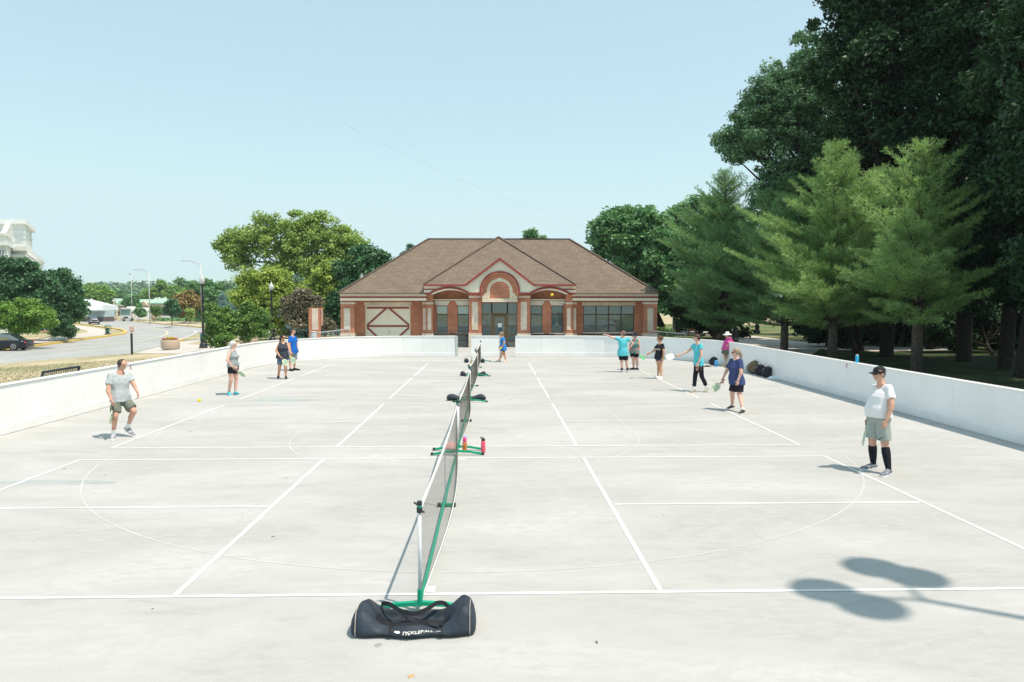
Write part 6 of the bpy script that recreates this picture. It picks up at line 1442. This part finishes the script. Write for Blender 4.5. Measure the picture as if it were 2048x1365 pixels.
    body.capsule(hp_(.080,.022), hp_(.100,-.016), .009*hs, .0145*hs); body.capsule(hp_(.092,-.018,-.012), hp_(.092,-.018,.012), .009*hs, .009*hs)   # nose
    body.capsule(hp_(.078,.034,-.03), hp_(.078,.034,.03), .011*hs, .011*hs)                             # brow
    body.capsule(hp_(.080,-.044,-.018), hp_(.080,-.044,.018), .008*hs, .008*hs); body.capsule(hp_(.078,-.054,-.015), hp_(.078,-.054,.015), .008*hs, .008*hs)
    for s_ in (-1,1): body.capsule(hp_(-.012,.018,s_*.076), hp_(-.008,-.020,s_*.072), .016*hs, .011*hs, W=lk, kw=1.1, kd=.5)
    # arms with hands
    def arm(mb, s_, e_, w_, h_, o=0.0, upto=1.0, hand=True, sgn=1):
        ar = .046*(.45+.55*b)
        if upto >= 1:
            mb.capsule(s_, e_, ar*1.12, ar*.88); mb.capsule(lerp(s_,e_,.25), lerp(s_,e_,.6), ar*1.08, ar*1.02)
            mb.capsule(e_, w_, ar*.86, .025*(.6+.4*b)); mb.capsule(lerp(e_,w_,.15), lerp(e_,w_,.45), ar*.9, ar*.72)
            d = (h_-w_).normalized() if (h_-w_).length > .01 else (w_-e_).normalized()
            pn = d.cross(fw); pn = pn.normalized() if pn.length > .1 else Vector((0,0,1))
            fk = fw if abs(fw.dot(d)) < .8 else Vector((0,0,-1)); kn = (fk - d*fk.dot(d)).normalized()      # row of knuckles runs along kn
            pd = d.cross(kn).normalized(); inward = (hpm-w_); pd = pd if pd.dot(inward) > 0 else -pd
            pc0 = w_+d*.012; pc1 = w_+d*.085
            mb.capsule(pc0, pc1, .027, .033, W=kn, kw=1.15, kd=.48)
            for i, (ko, ln) in enumerate(((.030,.072),(.010,.080),(-.010,.074),(-.029,.058))):
                a_ = pc1+kn*ko*.95; m1 = a_+d*ln*.42+pd*ln*.16; m2 = m1+(d*.55+pd*.8).normalized()*ln*.34; m3 = m2+(d*.05+pd).normalized()*ln*.26
                mb.capsule(a_-d*.01, m1, .0100, .0092, n=8); mb.capsule(m1, m2, .0092, .0086, n=8); mb.capsule(m2, m3, .0086, .0075, n=8)
            tb_ = w_+d*.03+kn*.028; tm_ = tb_+(d*.6+kn*.6+pd*.4).normalized()*.040; te_ = tm_+(d*.8+pd*.55).normalized()*.032
            mb.capsule(tb_, tm_, .0125, .011, n=8); mb.capsule(tm_, te_, .0105, .0088, n=8)
        else:
            e2 = lerp(s_, e_, upto); mb.capsule(s_, e2, ar*1.12+o, ar*1.05+o*1.55, flat=False if upto < .15 else True); mb.capsule(s_, lerp(s_,e_,upto*.4), ar*1.15+o, ar*1.15+o)
    arm(body, W['shL'], W['elL'], W['wrL'], W['haL']); arm(body, W['shR'], W['elR'], W['wrR'], W['haR'])
    lg = .55+.45*b
    for s_ in 'LR':
        h_, k_, a_, t_ = W['hp'+s_], W['kn'+s_], W['an'+s_], W['to'+s_]
        body.capsule(h_, k_, .092*lg, .057*lg, n=18); body.capsule(lerp(h_,k_,.1), lerp(h_,k_,.55), .093*lg, .078*lg, n=18)
        body.capsule(k_, a_, .054*lg, .034*lg, n=16)
        back = (a_-k_).normalized().cross((t_-a_).normalized().cross((a_-k_).normalized())).normalized()
        body.capsule(lerp(k_,a_,.15)-back*.012, lerp(k_,a_,.45)-back*.016, .052*lg, .050*lg, n=16)
        body.capsule(k_+back*.012+Vector((0,0,.01)), k_+back*.014-Vector((0,0,.02)), .044*lg, .042*lg)
        body.capsule(a_, lerp(a_,t_,.8)-Vector((0,0,.012)), .030, .018, n=12)
    remesh('body', body, skm, t, .0075, 3)
    # shirt
    if shirt:
        sh = MB(); dropf = -hemdrop/max(.3, (shm-hpm).length); sl = sleeve
        torso(sh, .016, lo=dropf if dropf != 0 else .001)
        if sl > .02:
            arm(sh, W['shL'], W['elL'], None, None, o=.014, upto=min(sl,.97)); arm(sh, W['shR'], W['elR'], None, None, o=.014, upto=min(sl,.97))
        if sl > .9:
            for s_ in 'LR':
                ar = .046*(.45+.55*b)+.012; sh.capsule(W['sh'+s_], W['el'+s_], ar*1.05, ar); sh.capsule(W['el'+s_], lerp(W['el'+s_], W['wr'+s_], .95), ar, .040)
        remesh('shirt', sh, shirt, t, .010, 3, wr=.014, wsc=10, seed=seed)
    if shorts:
        so = MB(); so.capsule(W['hpR']+Vector((0,0,.02)), W['hpL']+Vector((0,0,.02)), .114*b, .114*b, n=20)
        so.capsule(hpm+Vector((0,0,.0)), hpm+(shm-hpm)*.16, .128*b, .115*b, W=hx, kw=1.3, kd=.95+belly)
        if skirt:
            kc = (W['knL']+W['knR'])/2; so.capsule(hpm, lerp(hpm, kc, legf), .150*b, .185*b, W=hx, kw=1.15, kd=.95, n=22, flat=True)
        else:
            for s_ in 'LR':
                h_, k_ = W['hp'+s_], W['kn'+s_]
                if pants:
                    a_ = W['an'+s_]; so.capsule(h_, k_, .100*lg, .070*lg, n=18); so.capsule(k_, lerp(k_,a_,legf), .068*lg, .064*lg, flat=True, n=18)
                else: so.capsule(h_, lerp(h_,k_,legf), .104*lg, .098*lg, flat=True, n=20)
        remesh('shorts' if not pants and not skirt else ('trousers' if pants else 'skirt'), so, shorts, t, .010, 2, wr=.012, wsc=9, seed=seed+3)
    for s_ in 'LR':
        a_, t_ = W['an'+s_], W['to'+s_]; d = (t_-a_); d.normalize(); f2 = Vector((d.x,d.y,0)).normalized() if Vector((d.x,d.y,0)).length > .05 else fw
        low = Vector((0,0,-.040)); heel = a_-f2*.035
        if sock:
            k_ = W['kn'+s_]; L2 = (k_-a_).length; so = MB()
            if sockh > .3: so.capsule(a_, lerp(a_,k_,.35), .040*lg, .055*lg); so.capsule(lerp(a_,k_,.3), lerp(a_,k_,.66), .054*lg, .064*lg); so.capsule(lerp(a_,k_,.6), lerp(a_,k_,.86), .064*lg, .060*lg, flat=True)
            else: so.capsule(a_-Vector((0,0,.02)), lerp(a_,k_,sockh/L2), .042*lg, .044*lg, flat=True)
            remesh('sock', so, sock, t, .009, 2)
        sh = MB(); sd = Vector((-f2.y,f2.x,0)); pitch = (t_.z-a_.z+.05)
        h0 = heel+low; t0 = t_+f2*.045+Vector((0,0,-.006))
        if t0.z < .030: t0.z = .030
        if h0.z < .040: h0.z = .040
        sh.capsule(h0, lerp(h0,t0,.5), .044, .045, W=sd, kw=1.0, kd=1.0); sh.capsule(lerp(h0,t0,.45), t0, .046, .035, W=sd, kw=1.12, kd=.85)
        sh.capsule(a_+Vector((0,0,-.024)), lerp(h0,t0,.62)+Vector((0,0,.006)), .047, .038); sh.capsule(a_+Vector((0,0,-.028))-f2*.012, a_+Vector((0,0,-.002))-f2*.010, .046, .043, flat=True)
        so_ = remesh('shoe', sh, shoe, t, .008, 2)
        if True:
            sl = MB(); zz = Vector((0,0,-.026)); rr = []
            for f, w_ in ((-.14,.026),(-.08,.038),(.2,.040),(.5,.041),(.8,.047),(1.05,.042),(1.16,.026)):
                c_ = lerp(h0,t0,f)+zz; c_.z = max(c_.z, .012); rr.append([c_-sd*w_+Vector((0,0,-.011)), c_+sd*w_+Vector((0,0,-.011)), c_+sd*w_*1.03+Vector((0,0,.011)), c_-sd*w_*1.03+Vector((0,0,.011))])
            s2 = obj('sole', sl.loft(rr), shoe_w or m_white, so_ if False else t)
    # hair, hats, glasses
    if hair:
        hm = MB(); k = 1.0
        hm.capsule(hp_(-.032,.040), hp_(-.004,.048), .083*hs, .076*hs, W=side, kw=.98, n=18)
        hm.capsule(hp_(-.045,.0), hp_(-.038,-.045), .070*hs, .050*hs, W=side, kw=1.0, n=16)
        if hairstyle in ('full','pony','bun','mop'):
            hm.capsule(hp_(.010,.062,-.03), hp_(.010,.062,.03), .052*hs, .052*hs)
            for s_ in (-1,1): hm.capsule(hp_(-.012,.04,s_*.05), hp_(-.018,-.01,s_*.062), .040*hs, .028*hs)
        if hairstyle == 'mop': hm.capsule(hp_(.045,.060,-.025), hp_(.045,.060,.025), .038*hs, .038*hs); hm.capsule(hp_(0,.075), hp_(-.03,.07), .06*hs, .06*hs)
        if hairstyle == 'pony': hm.capsule(hp_(-.10,.02), hp_(-.135,-.05), .030, .038); hm.capsule(hp_(-.135,-.05), hp_(-.130,-.17), .038, .022)
        if hairstyle == 'bun': hm.capsule(hp_(-.105,.03), hp_(-.118,.02), .038, .038)
        if hairstyle == 'bald': hm = MB(); hm.capsule(hp_(-.036,.022), hp_(-.032,-.028), .080*hs, .064*hs, W=side, kw=1.02, n=18); hm.capsule(hp_(-.02,.035,-.02), hp_(-.02,.035,.02), .074*hs, .074*hs)
        remesh('hair', hm, hair, t, .008, 2, wr=.006, wsc=38, seed=seed)
    if glasses:
        gm = MB()
        for s_ in (-1,1): gm.capsule(hp_(.084,.014,s_*.014), hp_(.074,.014,s_*.052), .016*hs, .015*hs, n=12); gm.capsule(hp_(.070,.018,s_*.066), hp_(-.01,.020,s_*.078), .005, .005, n=6)
        obj('sunglasses', gm, M('dark lens', (.02,.02,.022), rough=.15), t, True)
    else:
        em = M('eye', (.05,.035,.03), rough=.3)
        for s_ in (-1,1): obj('eye', MB().ball(hp_(.0795,.016,s_*.030), .0085*hs, 10), em, t, True)
    if hat == 'cap':
        hm = MB(); hm.capsule(hp_(-.025,.050), hp_(.005,.050), .088*hs, .083*hs, W=side, kw=.97, n=20)
        c_ = obj('cap', hm, hatm, t, True); bm_ = MB(); rr = []
        for f in (.045,.08,.12,.155,.170):
            wd = .066*(1-((f-.045)/.135)**2.2*.55); rr.append([hp_(f,.050+.012*math.cos(a_*PI/2)-(f-.04)*.16-(.003 if True else 0), a_*wd) for a_ in (-1,-.5,0,.5,1)]+[hp_(f,.045+.012*math.cos(a_*PI/2)-(f-.04)*.16-.003, a_*wd) for a_ in (1,.5,0,-.5,-1)])
        obj('cap_brim', bm_.loft(rr), hatm, c_, True)
    if hat in ('sun','bucket'):
        br = .19 if hat == 'sun' else .135; q = []
        pr = [(.02,.155),(.055,.148),(.080,.12),(.088,.06),(br*.75,.045),(br,.018),(br+.004,.012),(br*.75,.035),(.082,.052),(.07,.10)]
        hm = MB(); rr = [[hp_(-.015+r*math.cos(a_)*(1.05), z-.004, r*math.sin(a_)) for a_ in [2*PI*k/24 for k in range(24)]] for r, z in pr]
        obj('hat', hm.loft(rr), hatm, t, True)
    if hat == 'visor':
        obj('visor_band', MB().capsule(hp_(-.028,.035), hp_(-.002,.035), .087*hs, .085*hs, W=side, kw=.98, n=18, flat=True), hatm, t, True)
    return t, W
def paddle(label, hand, tip, face_n, facem, hm=None, band=True, wd=.098):
    """pickleball paddle: handle in the hand, blade toward tip, its face along face_n"""
    h = Vector(hand); d = (Vector(tip)-h).normalized(); n_ = Vector(face_n); n_ = (n_ - d*n_.dot(d)).normalized(); s_ = d.cross(n_)
    t = thing('paddle', label, 'paddle', h)
    obj('handle', MB().capsule(h-d*.055, h+d*.085, .0155, .0145, W=n_, kw=.9, kd=1), hm or m_black, t, True)
    out = [(.080,-.016),(.10,-.035),(.135,-.078),(.19,-wd),(.27,-wd*.99),(.33,-wd*.82),(.365,-.04),(.372,0)]; out = out+[(a,-b_) for a, b_ in out[-2::-1]]
    bl = obj('blade', MB().prism([h+d*a+s_*b_-n_*.006 for a, b_ in out], n_*.012), facem, t)
    if band:
        for off_ in (-.0075, .0072):
            o2 = MB()
            for a0, a1 in ((.165,.178),(.285,.298)): o2.prism([h+d*a0-s_*wd*.86+n_*off_, h+d*a1-s_*wd*.88+n_*off_, h+d*a1+s_*wd*.88+n_*off_, h+d*a0+s_*wd*.86+n_*off_], n_*.0006)
            for a0, a1 in ((.19,.275),): o3 = MB().prism([h+d*a0-s_*wd*.7+n_*off_, h+d*a1-s_*wd*.7+n_*off_, h+d*a1+s_*wd*.7+n_*off_, h+d*a0+s_*wd*.7+n_*off_], n_*.0005)
            obj('stripe', o2, M('green paddle print', (.04,.28,.16), var=.3, scale=60), bl); obj('print_block', o3, M('pale green print', (.38,.58,.42), var=.3, scale=60), bl)
    return t
SK1 = skin('tan', (.56,.32,.23)); SK2 = skin('fair', (.62,.36,.26)); SK3 = skin('pink fair', (.66,.40,.31)); SK4 = skin('warm', (.55,.30,.19))
m_pad = M('paddle cream', (.66,.68,.52), var=.05); m_padw = M('paddle white', (.78,.78,.74), var=.03)
teal = cloth_m('aqua', (.10,.52,.60)); navy = cloth_m('navy', (.045,.065,.17)); blk = cloth_m('black', (.012,.014,.02), var=.3)
A_ = (180,700,6.825)
t, W = person('bald man in grey tee and olive shorts crouching at the left wall', A_, dict(
    hd=(443,203,.0), nk=(425,296), shR=(283,352,-.12), shL=(518,348,.12), elR=(245,560,-.18), wrR=(295,690,-.22), haR=(312,760,-.22), elL=(598,478,.10), wrL=(645,572,.02), haL=(664,640,0),
    hpR=(352,690,-.08), hpL=(478,680,.08), knR=(345,900,-.20), anR=(318,1150), toR=(308,1215), knL=(600,838,-.02), anL=(512,1050,.20), toL=(578,1158,.045)), -22, 1.0, SK1,
    shirt=cloth_m('grey tee', (.42,.47,.49)), sleeve=.62, shorts=cloth_m('olive shorts', (.16,.19,.15)), legf=.80, shoe=M('shoe white blue', (.68,.70,.72), scale=16, col2=(.04,.05,.10)), sock=m_white, sockh=.10,
    hair=M('short dark hair', (.06,.045,.04), var=.5, scale=80), hairstyle='bald', belly=.02, hemdrop=.03, seed=1, lookz=-.25)
paddle('cream paddle with green stripes hanging from the hand of the man in grey', W['haR']+Vector((0,0,-.01)), P(222,840,W['haR'].y), (.75,.15,0), m_pad)
A_ = (430,670,9.743)
t, W = person('grey haired woman in grey tank top with turquoise shoes at left', A_, dict(
    hd=(358,200,.0), nk=(350,292), shR=(288,338,-.15), shL=(385,335,.15), elR=(240,495,-.22), wrR=(335,618,-.20), haR=(385,660,-.20), elL=(420,480,.10), wrL=(400,620,-.05), haL=(405,660,-.12),
    hpR=(315,620,-.08), hpL=(395,620,.08), knR=(312,880,-.10), anR=(268,1120), toR=(340,1190), knL=(415,870,.10), anL=(395,1110), toL=(500,1165)), 0, 1.0, SK3,
    shirt=cloth_m('heather tank', (.30,.35,.36)), sleeve=0.0, shorts=blk, legf=.52, shoe=M('turquoise shoe', (.05,.48,.55)), shoe_w=m_white,
    hair=M('silver hair', (.60,.62,.62), var=.2, scale=60), hairstyle='full', chest=.05, belly=.02, hemdrop=.0, seed=2)
paddle('paddle seen edge on held low by the grey haired woman', W['haR']+Vector((.01,0,0)), P(430+550/9.743, 670+785/9.743, W['haR'].y+.05), (-.55,.1,.8), m_pad)
A_ = (520,640,9.75)
t, W = person('woman with dark ponytail and sunglasses in a charcoal sleeveless top', A_, dict(
    hd=(445,352), nk=(438,432), shR=(378,470,-.06), shL=(515,465,.06), elR=(318,608,-.12), wrR=(383,708,-.20), haR=(412,745,-.22), elL=(565,560,-.02), wrL=(592,655,-.12), haL=(612,700,-.14),
    hpR=(390,735,0), hpL=(492,735,0), knR=(385,905,-.05), anR=(358,1100), toR=(343,1150), knL=(498,905,-.05), anL=(505,1108), toL=(528,1160)), -30, 1.12, SK4,
    shirt=cloth_m('charcoal', (.045,.055,.075)), sleeve=0.0, shorts=cloth_m('slate shorts', (.10,.15,.23)), legf=.80, shoe=blk, shoe_w=m_white, hair=M('dark brown hair', (.035,.022,.018), var=.4, scale=60), hairstyle='pony', glasses=True, chest=.05, belly=.03, hemdrop=.03, seed=3)
paddle('round faced cream paddle in front of the slate shorts of the ponytail woman', W['haR'], P(520+478/9.75, 640+815/9.75, W['haR'].y-.05), (.1,-1,.1), m_pad)
ball('yellow ball held by the ponytail woman', W['haL']+Vector((-.03,-.03,-.03)))
t, W = person('man in bright blue tee and grey shorts behind the ponytail woman', A_, dict(
    hd=(640,235), nk=(628,302), shR=(590,345,-.15), shL=(672,342,.15), elR=(572,510,-.18), wrR=(600,625,-.18), haR=(618,680,-.20), elL=(722,490,.15), wrL=(738,575,.12), haL=(740,615,.12),
    hpR=(620,630,-.08), hpL=(678,630,.08), knR=(592,800,-.06), anR=(592,955), toR=(650,990), knL=(678,795,.06), anL=(668,945), toL=(745,970)), 5, 1.05, SK2,
    shirt=cloth_m('royal blue', (.01,.13,.50)), sleeve=.6, shorts=cloth_m('grey blue shorts', (.22,.28,.33)), legf=.88, shoe=blk, shoe_w=m_black, hair=M('brown hair', (.06,.038,.025), var=.4, scale=60), hairstyle='short', hemdrop=.04, belly=.02, seed=4)
paddle('cream paddle with green bands hanging from the hand of the man in blue', W['haR'], P(520+645/9.75, 640+800/9.75, W['haR'].y), (.2,-1,0), m_pad)
A_ = (980,640,13.65)
t, W = person('person in blue tee and black shorts walking left before the entrance', A_, dict(
    hd=(307,400), nk=(330,462), shR=(330,505,.14), shL=(362,505,-.14), elR=(318,615,.16), wrR=(280,715,.16), haR=(268,755,.16), elL=(388,635,-.18), wrL=(340,725,-.18), haL=(315,770,-.18),
    hpR=(350,775,.08), hpL=(372,775,-.08), knR=(385,935,.08), anR=(432,1105), toR=(390,1140), knL=(310,950,-.08), anL=(258,1105), toL=(205,1135)), 180, .98, SK4,
    shirt=cloth_m('mid blue', (.03,.22,.60)), sleeve=.6, shorts=blk, legf=.45, shoe=M('beige shoe', (.55,.42,.36)), hair=M('sandy hair', (.30,.20,.12), var=.4, scale=60), hairstyle='full', hat='visor', hatm=M('olive visor', (.30,.25,.15)), hemdrop=.10, seed=5)
ball('yellow ball in the hand of the person walking in blue', W['haL']+Vector((-.05,-.02,-.01)), r=.045)
A_ = (1180,650,10.5)
t, W = person('man in aqua tee seen from behind pointing with his left arm', A_, dict(
    hd=(690,190), nk=(690,252), shL=(590,296), shR=(788,296), elL=(455,262,-.08), wrL=(350,212,-.12), haL=(300,195,-.12), elR=(905,385,-.02), wrR=(850,470,-.06), haR=(822,508,-.03),
    hpL=(645,600), hpR=(735,600), knL=(665,770), anL=(672,955), toL=(650,965), knR=(765,770), anR=(788,950), toR=(800,968)), 120, 1.04, SK3,
    shirt=teal, sleeve=.5, shorts=blk, legf=.80, shoe=M('grey white shoe', (.55,.57,.60), var=.4, scale=30, col2=(.15,.16,.18)), sock=blk, sockh=.10, hair=M('light brown hair', (.22,.13,.08), var=.4, scale=60), hairstyle='short', hemdrop=.10, seed=6, hands=('fist','curl'))
obj('wristband', MB().capsule(lerp(W['elL'],W['wrL'],.94), lerp(W['elL'],W['wrL'],1.0), .030, .030, flat=True), m_black, t, True)
flo = M('cloth floral', (.04,.28,.26), col2=(.55,.12,.10), scale=13, rough=.85)
n_ = flo.node_tree.nodes; mr = [x for x in n_ if x.type == 'MAP_RANGE'][0]; mr.inputs[1].default_value = .52; mr.inputs[2].default_value = .56
t, W = person('woman in dark bucket hat and flowered top beside the pointing man', A_, dict(
    hd=(935,236), nk=(945,296), shL=(1012,332,-.10), shR=(902,330,.10), elL=(1042,450,-.12), wrL=(1015,560,-.12), haL=(1002,605,-.12), elR=(850,410,.08), wrR=(828,490,.0), haR=(812,505,-.04),
    hpR=(895,590,.05), hpL=(965,590,-.05), knR=(908,760), anR=(915,905), toR=(868,930), knL=(985,765), anL=(988,912), toL=(962,938)), -150, 1.08, SK3,
    shirt=flo, sleeve=0.0, shorts=blk, legf=.48, shoe=blk, shoe_w=m_white, hair=M('auburn hair', (.16,.07,.04)), hairstyle='short', hat='bucket', hatm=cloth_m('navy hat', (.015,.02,.045)), chest=.05, belly=.02, hemdrop=.02, seed=7)
paddle('green paddle hanging beside the woman in the bucket hat', W['haL'], P(1180+1075/10.5, 650+665/10.5, W['haL'].y-.02), (.5,-.5,.6), M('paddle green', (.08,.50,.15)), band=False)
t, W = person('girl with brown bun in black printed tee and denim shorts', A_, dict(
    hd=(1457,300), nk=(1472,382), shR=(1425,432,.10), shL=(1520,430,-.10), elR=(1345,548,.10), wrR=(1262,592,.10), haR=(1225,606,.10), elL=(1550,565,-.14), wrL=(1535,685,-.14), haL=(1524,740,-.14),
    hpR=(1425,665,.05), hpL=(1485,665,-.05), knR=(1440,870,.05), anR=(1430,1075), toR=(1372,1108), knL=(1485,870,-.05), anL=(1500,1095), toL=(1440,1135)), 168, .93, SK4,
    shirt=cloth_m('black tee', (.018,.02,.028), var=.3), sleeve=.6, shorts=cloth_m('denim', (.05,.08,.14)), legf=.42, shoe=m_white, hair=M('chestnut hair', (.12,.06,.03), var=.5, scale=60), hairstyle='bun', hemdrop=.08, seed=8)
fwv = Vector(((W['shL']-W['shR']).y, -(W['shL']-W['shR']).x, 0)).normalized(); cc_ = (W['shL']+W['shR'])/2+fwv*.128-Vector((0,0,.16)); sv_ = Vector((-fwv.y, fwv.x, 0))
obj('shirt_print', xf(text_mb('PURDUE', .072, .004, .002), cc_+Vector((-.0,-.0,.02)), X=sv_, Y=(0,0,1)), M('gold print', (.55,.50,.36)), t)
paddle('pale paddle seen edge on held out by the girl in black', W['haR'], P(1180+1080/10.5, 650+665/10.5, W['haR'].y), (0,.25,1), m_pad)
A_ = (1320,640,6.825)
multi = M('multicolour shoe', (.10,.20,.45), col2=(.55,.55,.2), scale=30, rough=.6)
t, W = person('boy in aqua tee and black trousers reaching out a white paddle', A_, dict(
    hd=(505,252), nk=(508,312), shR=(478,350,.14), shL=(556,350,-.14), elR=(372,436,.16), wrR=(278,480,.16), haR=(238,488,.16), elL=(566,480,-.17), wrL=(522,590,-.17), haL=(505,645,-.17),
    hpR=(508,612,.08), hpL=(552,612,-.08), knR=(480,765,.06), anR=(462,945), toR=(385,985), knL=(568,765,-.06), anL=(640,922,.13), toL=(585,985)), 180, .94, SK3,
    shirt=teal, sleeve=.42, shorts=blk, pants=True, legf=.80, shoe=multi, shoe_w=M('orange sole', (.5,.3,.12)), sock=m_white, sockh=.12, hair=M('dark brown mop', (.07,.04,.03), var=.5, scale=60), hairstyle='mop', hemdrop=.03, seed=9)
paddle('white oval paddle held out by the boy in aqua', W['haR'], P(1320+90/6.825, 640+512/6.825, W['haR'].y), (0,-1,.25), m_padw, band=False)
A_ = (1420,660,11.37)
t, W = person('woman in pink top and white sun hat leaning on the right wall', A_, dict(Y=31.6,
    hd=(388,120), nk=(415,172), shR=(390,212,.12), shL=(462,205,-.10), elR=(330,320,.10), wrR=(290,400,.08), haR=(272,440,.08), elL=(515,300,.0), wrL=(425,330,-.12), haL=(375,372,-.14),
    hpR=(352,435,.05), hpL=(415,435,-.05), knR=(330,600), anR=(370,800), toR=(300,830), knL=(395,620,.05), anL=(395,790,.05), toL=(330,825)), -165, 1.05, SK2,
    shirt=cloth_m('pink', (.62,.08,.32)), sleeve=1.0, shorts=cloth_m('olive skirt', (.13,.14,.10)), skirt=True, legf=.66, shoe=M('mustard shoe', (.5,.32,.03)), hair=M('brown hair', (.06,.038,.025)), hat='sun', hatm=cloth_m('white hat', (.72,.76,.72)), hemdrop=.04, belly=.03, chest=.03, seed=10)
A_ = (1320,640,6.825)
t, W = person('woman in navy tee with grey blond ponytail holding a low paddle', A_, dict(
    hd=(1032,448), nk=(1035,520), shR=(985,565,.15), shL=(1092,568,-.15), elR=(905,700,.17), wrR=(862,795,.17), haR=(853,838,.17), elL=(1108,715,-.19), wrL=(1068,822,-.19), haL=(1060,880,-.19),
    hpR=(1015,860,.09), hpL=(1085,860,-.09), knR=(985,1005,.10), anR=(990,1165), toR=(905,1210), knL=(1082,1010,-.10), anL=(1132,1230), toL=(1072,1280)), 180, 1.14, SK3,
    shirt=navy, sleeve=.68, shorts=cloth_m('black shorts', (.02,.02,.03), var=.3), legf=.82, shoe=cloth_m('dark shoe', (.05,.05,.055)), shoe_w=m_white, sock=m_white, sockh=.06, hair=M('grey blond hair', (.33,.27,.19), var=.4, scale=60), hairstyle='pony', glasses=True, chest=.035, belly=.045, hemdrop=.04, seed=11)
paddle('cream paddle with green band pointing down beside the woman in navy', W['haR'], P(1320+745/6.825, 640+935/6.825, W['haR'].y-.03), (.15,-1,.15), m_pad)
obj('wristwatch', MB().capsule(lerp(W['elL'],W['wrL'],.93), lerp(W['elL'],W['wrL'],.99), .033, .033, flat=True), m_galv, t, True)
A_ = (1640,700,4.873)
t, W = person('stout man in white tee, black cap and knee high black socks', A_, dict(
    hd=(573,240), nk=(588,318), shR=(545,372,.15), shL=(672,378,-.15), elR=(500,545,.17), wrR=(466,672,.15), haR=(458,718,.14), elL=(700,548,-.20), wrL=(650,690,-.22), haL=(628,752,-.22),
    hpR=(530,650,.09), hpL=(612,655,-.09), knR=(510,895,.10), anR=(520,1110), toR=(415,1150), knL=(632,915,-.10), anL=(668,1165), toL=(612,1215)), -172, 1.14, SK1,
    shirt=cloth_m('white tee', (.74,.74,.75), var=.03), sleeve=.60, shorts=cloth_m('sage shorts', (.32,.37,.34)), legf=.86, shoe=M('navy grey shoe', (.05,.065,.10), col2=(.30,.32,.36), scale=26), sock=blk, sockh=.4,
    hair=M('grey hair', (.25,.22,.2)), hairstyle='short', hat='cap', hatm=cloth_m('black cap', (.022,.025,.03)), glasses=True, belly=.08, waist=.015, chest=.015, hemdrop=.0, seed=12)
paddle('paddle seen edge on behind the stout man in white', W['haR'], P(1640+430/4.873, 700+860/4.873, W['haR'].y), (1,-.35,.1), m_pad)
# mark on the shorts hem and on the cap
q = P(1640+588/4.873, 700+868/4.873, W['knL'].y-.125); obj('shorts_mark', MB().prism([q+Vector((a*.85,0,b_*.85)) for a, b_ in [(-.042,.004),(-.036,-.016),(-.022,-.020),(.046,.022),(-.018,-.006),(-.030,-.004)]], (0,.03,0)), m_black, t)
hd_ = W['hd']; obj('cap_mark', MB().bar(hd_+Vector((-.045,-.078,.070)), hd_+Vector((.005,-.086,.062)), .006, .016, up=(0,0,1)), M('orange mark', (.5,.25,.12)), t)
# two people at the picnic table far right of the pavilion
def seated(label, u, v, col, look):
    g = G(u, v); g.z = 0; t = thing('person', label, 'person', g); b_ = MB(); f = Vector((look,-.2,0)).normalized()
    s0 = g+Vector((0,0,.55)); n_ = g+Vector((0,0,1.05))+f*.05
    b_.capsule(s0, n_, .17, .15, W=Vector((-f.y,f.x,0)), kw=1.1, kd=.7); b_.capsule(n_, n_+Vector((0,0,.12)), .05, .05); b_.capsule(n_+Vector((0,0,.22)), n_+Vector((0,0,.27)), .085, .09)
    sd = Vector((-f.y,f.x,0))
    for s_ in (-1,1):
        k_ = s0+f*.45+sd*.10*s_; b_.capsule(s0+sd*.09*s_, k_, .09, .07); b_.capsule(k_, k_-Vector((0,0,.45)), .06, .04); b_.capsule(k_-Vector((0,0,.49)), k_-Vector((0,0,.5))+f*.16, .04, .035)
        e_ = n_+sd*.2*s_-Vector((0,0,.28)); b_.capsule(n_+sd*.17*s_-Vector((0,0,.03)), e_, .05, .045); b_.capsule(e_, e_+f*.26+Vector((0,0,.0)), .042, .03)
    remesh('body', b_, SK4, t, .016, 3)
    c_ = MB(); c_.capsule(s0, n_, .185, .165, W=sd, kw=1.1, kd=.72)
    for s_ in (-1,1): c_.capsule(n_+sd*.17*s_-Vector((0,0,.03)), n_+sd*.19*s_-Vector((0,0,.2)), .062, .06)
    remesh('shirt', c_, col, t, .016, 2); remesh('hair', MB().capsule(n_+Vector((0,0,.25))-f*.02, n_+Vector((0,0,.30)), .095, .09), M('dark brown hair', (.035,.022,.018)), t, .014, 2)
seated('seated person in dark blue at the picnic table, on the left side', 1379, 671.3, cloth_m('table blue', (.03,.06,.14)), 1)
seated('seated person in dark red at the picnic table, on the right side', 1388, 671.3, cloth_m('table red', (.16,.03,.04)), -1)
# ------------------------------------------------------------ summer haze
hz = MB().bb(-700, 700, -60, 1250, -2.6, 160)
ho = obj('haze', hz, None); ho['kind'] = 'stuff'
hm_ = bpy.data.materials.new('haze air'); hm_.use_nodes = True; n_ = hm_.node_tree.nodes; n_.clear()
pv = n_.new('ShaderNodeVolumePrincipled'); pv.inputs['Color'].default_value = (.80,.92,1.0,1); pv.inputs['Density'].default_value = .0002; pv.inputs['Anisotropy'].default_value = .0
ou = n_.new('ShaderNodeOutputMaterial'); hm_.node_tree.links.new(pv.outputs[0], ou.inputs['Volume']); ho.data.materials.append(hm_)
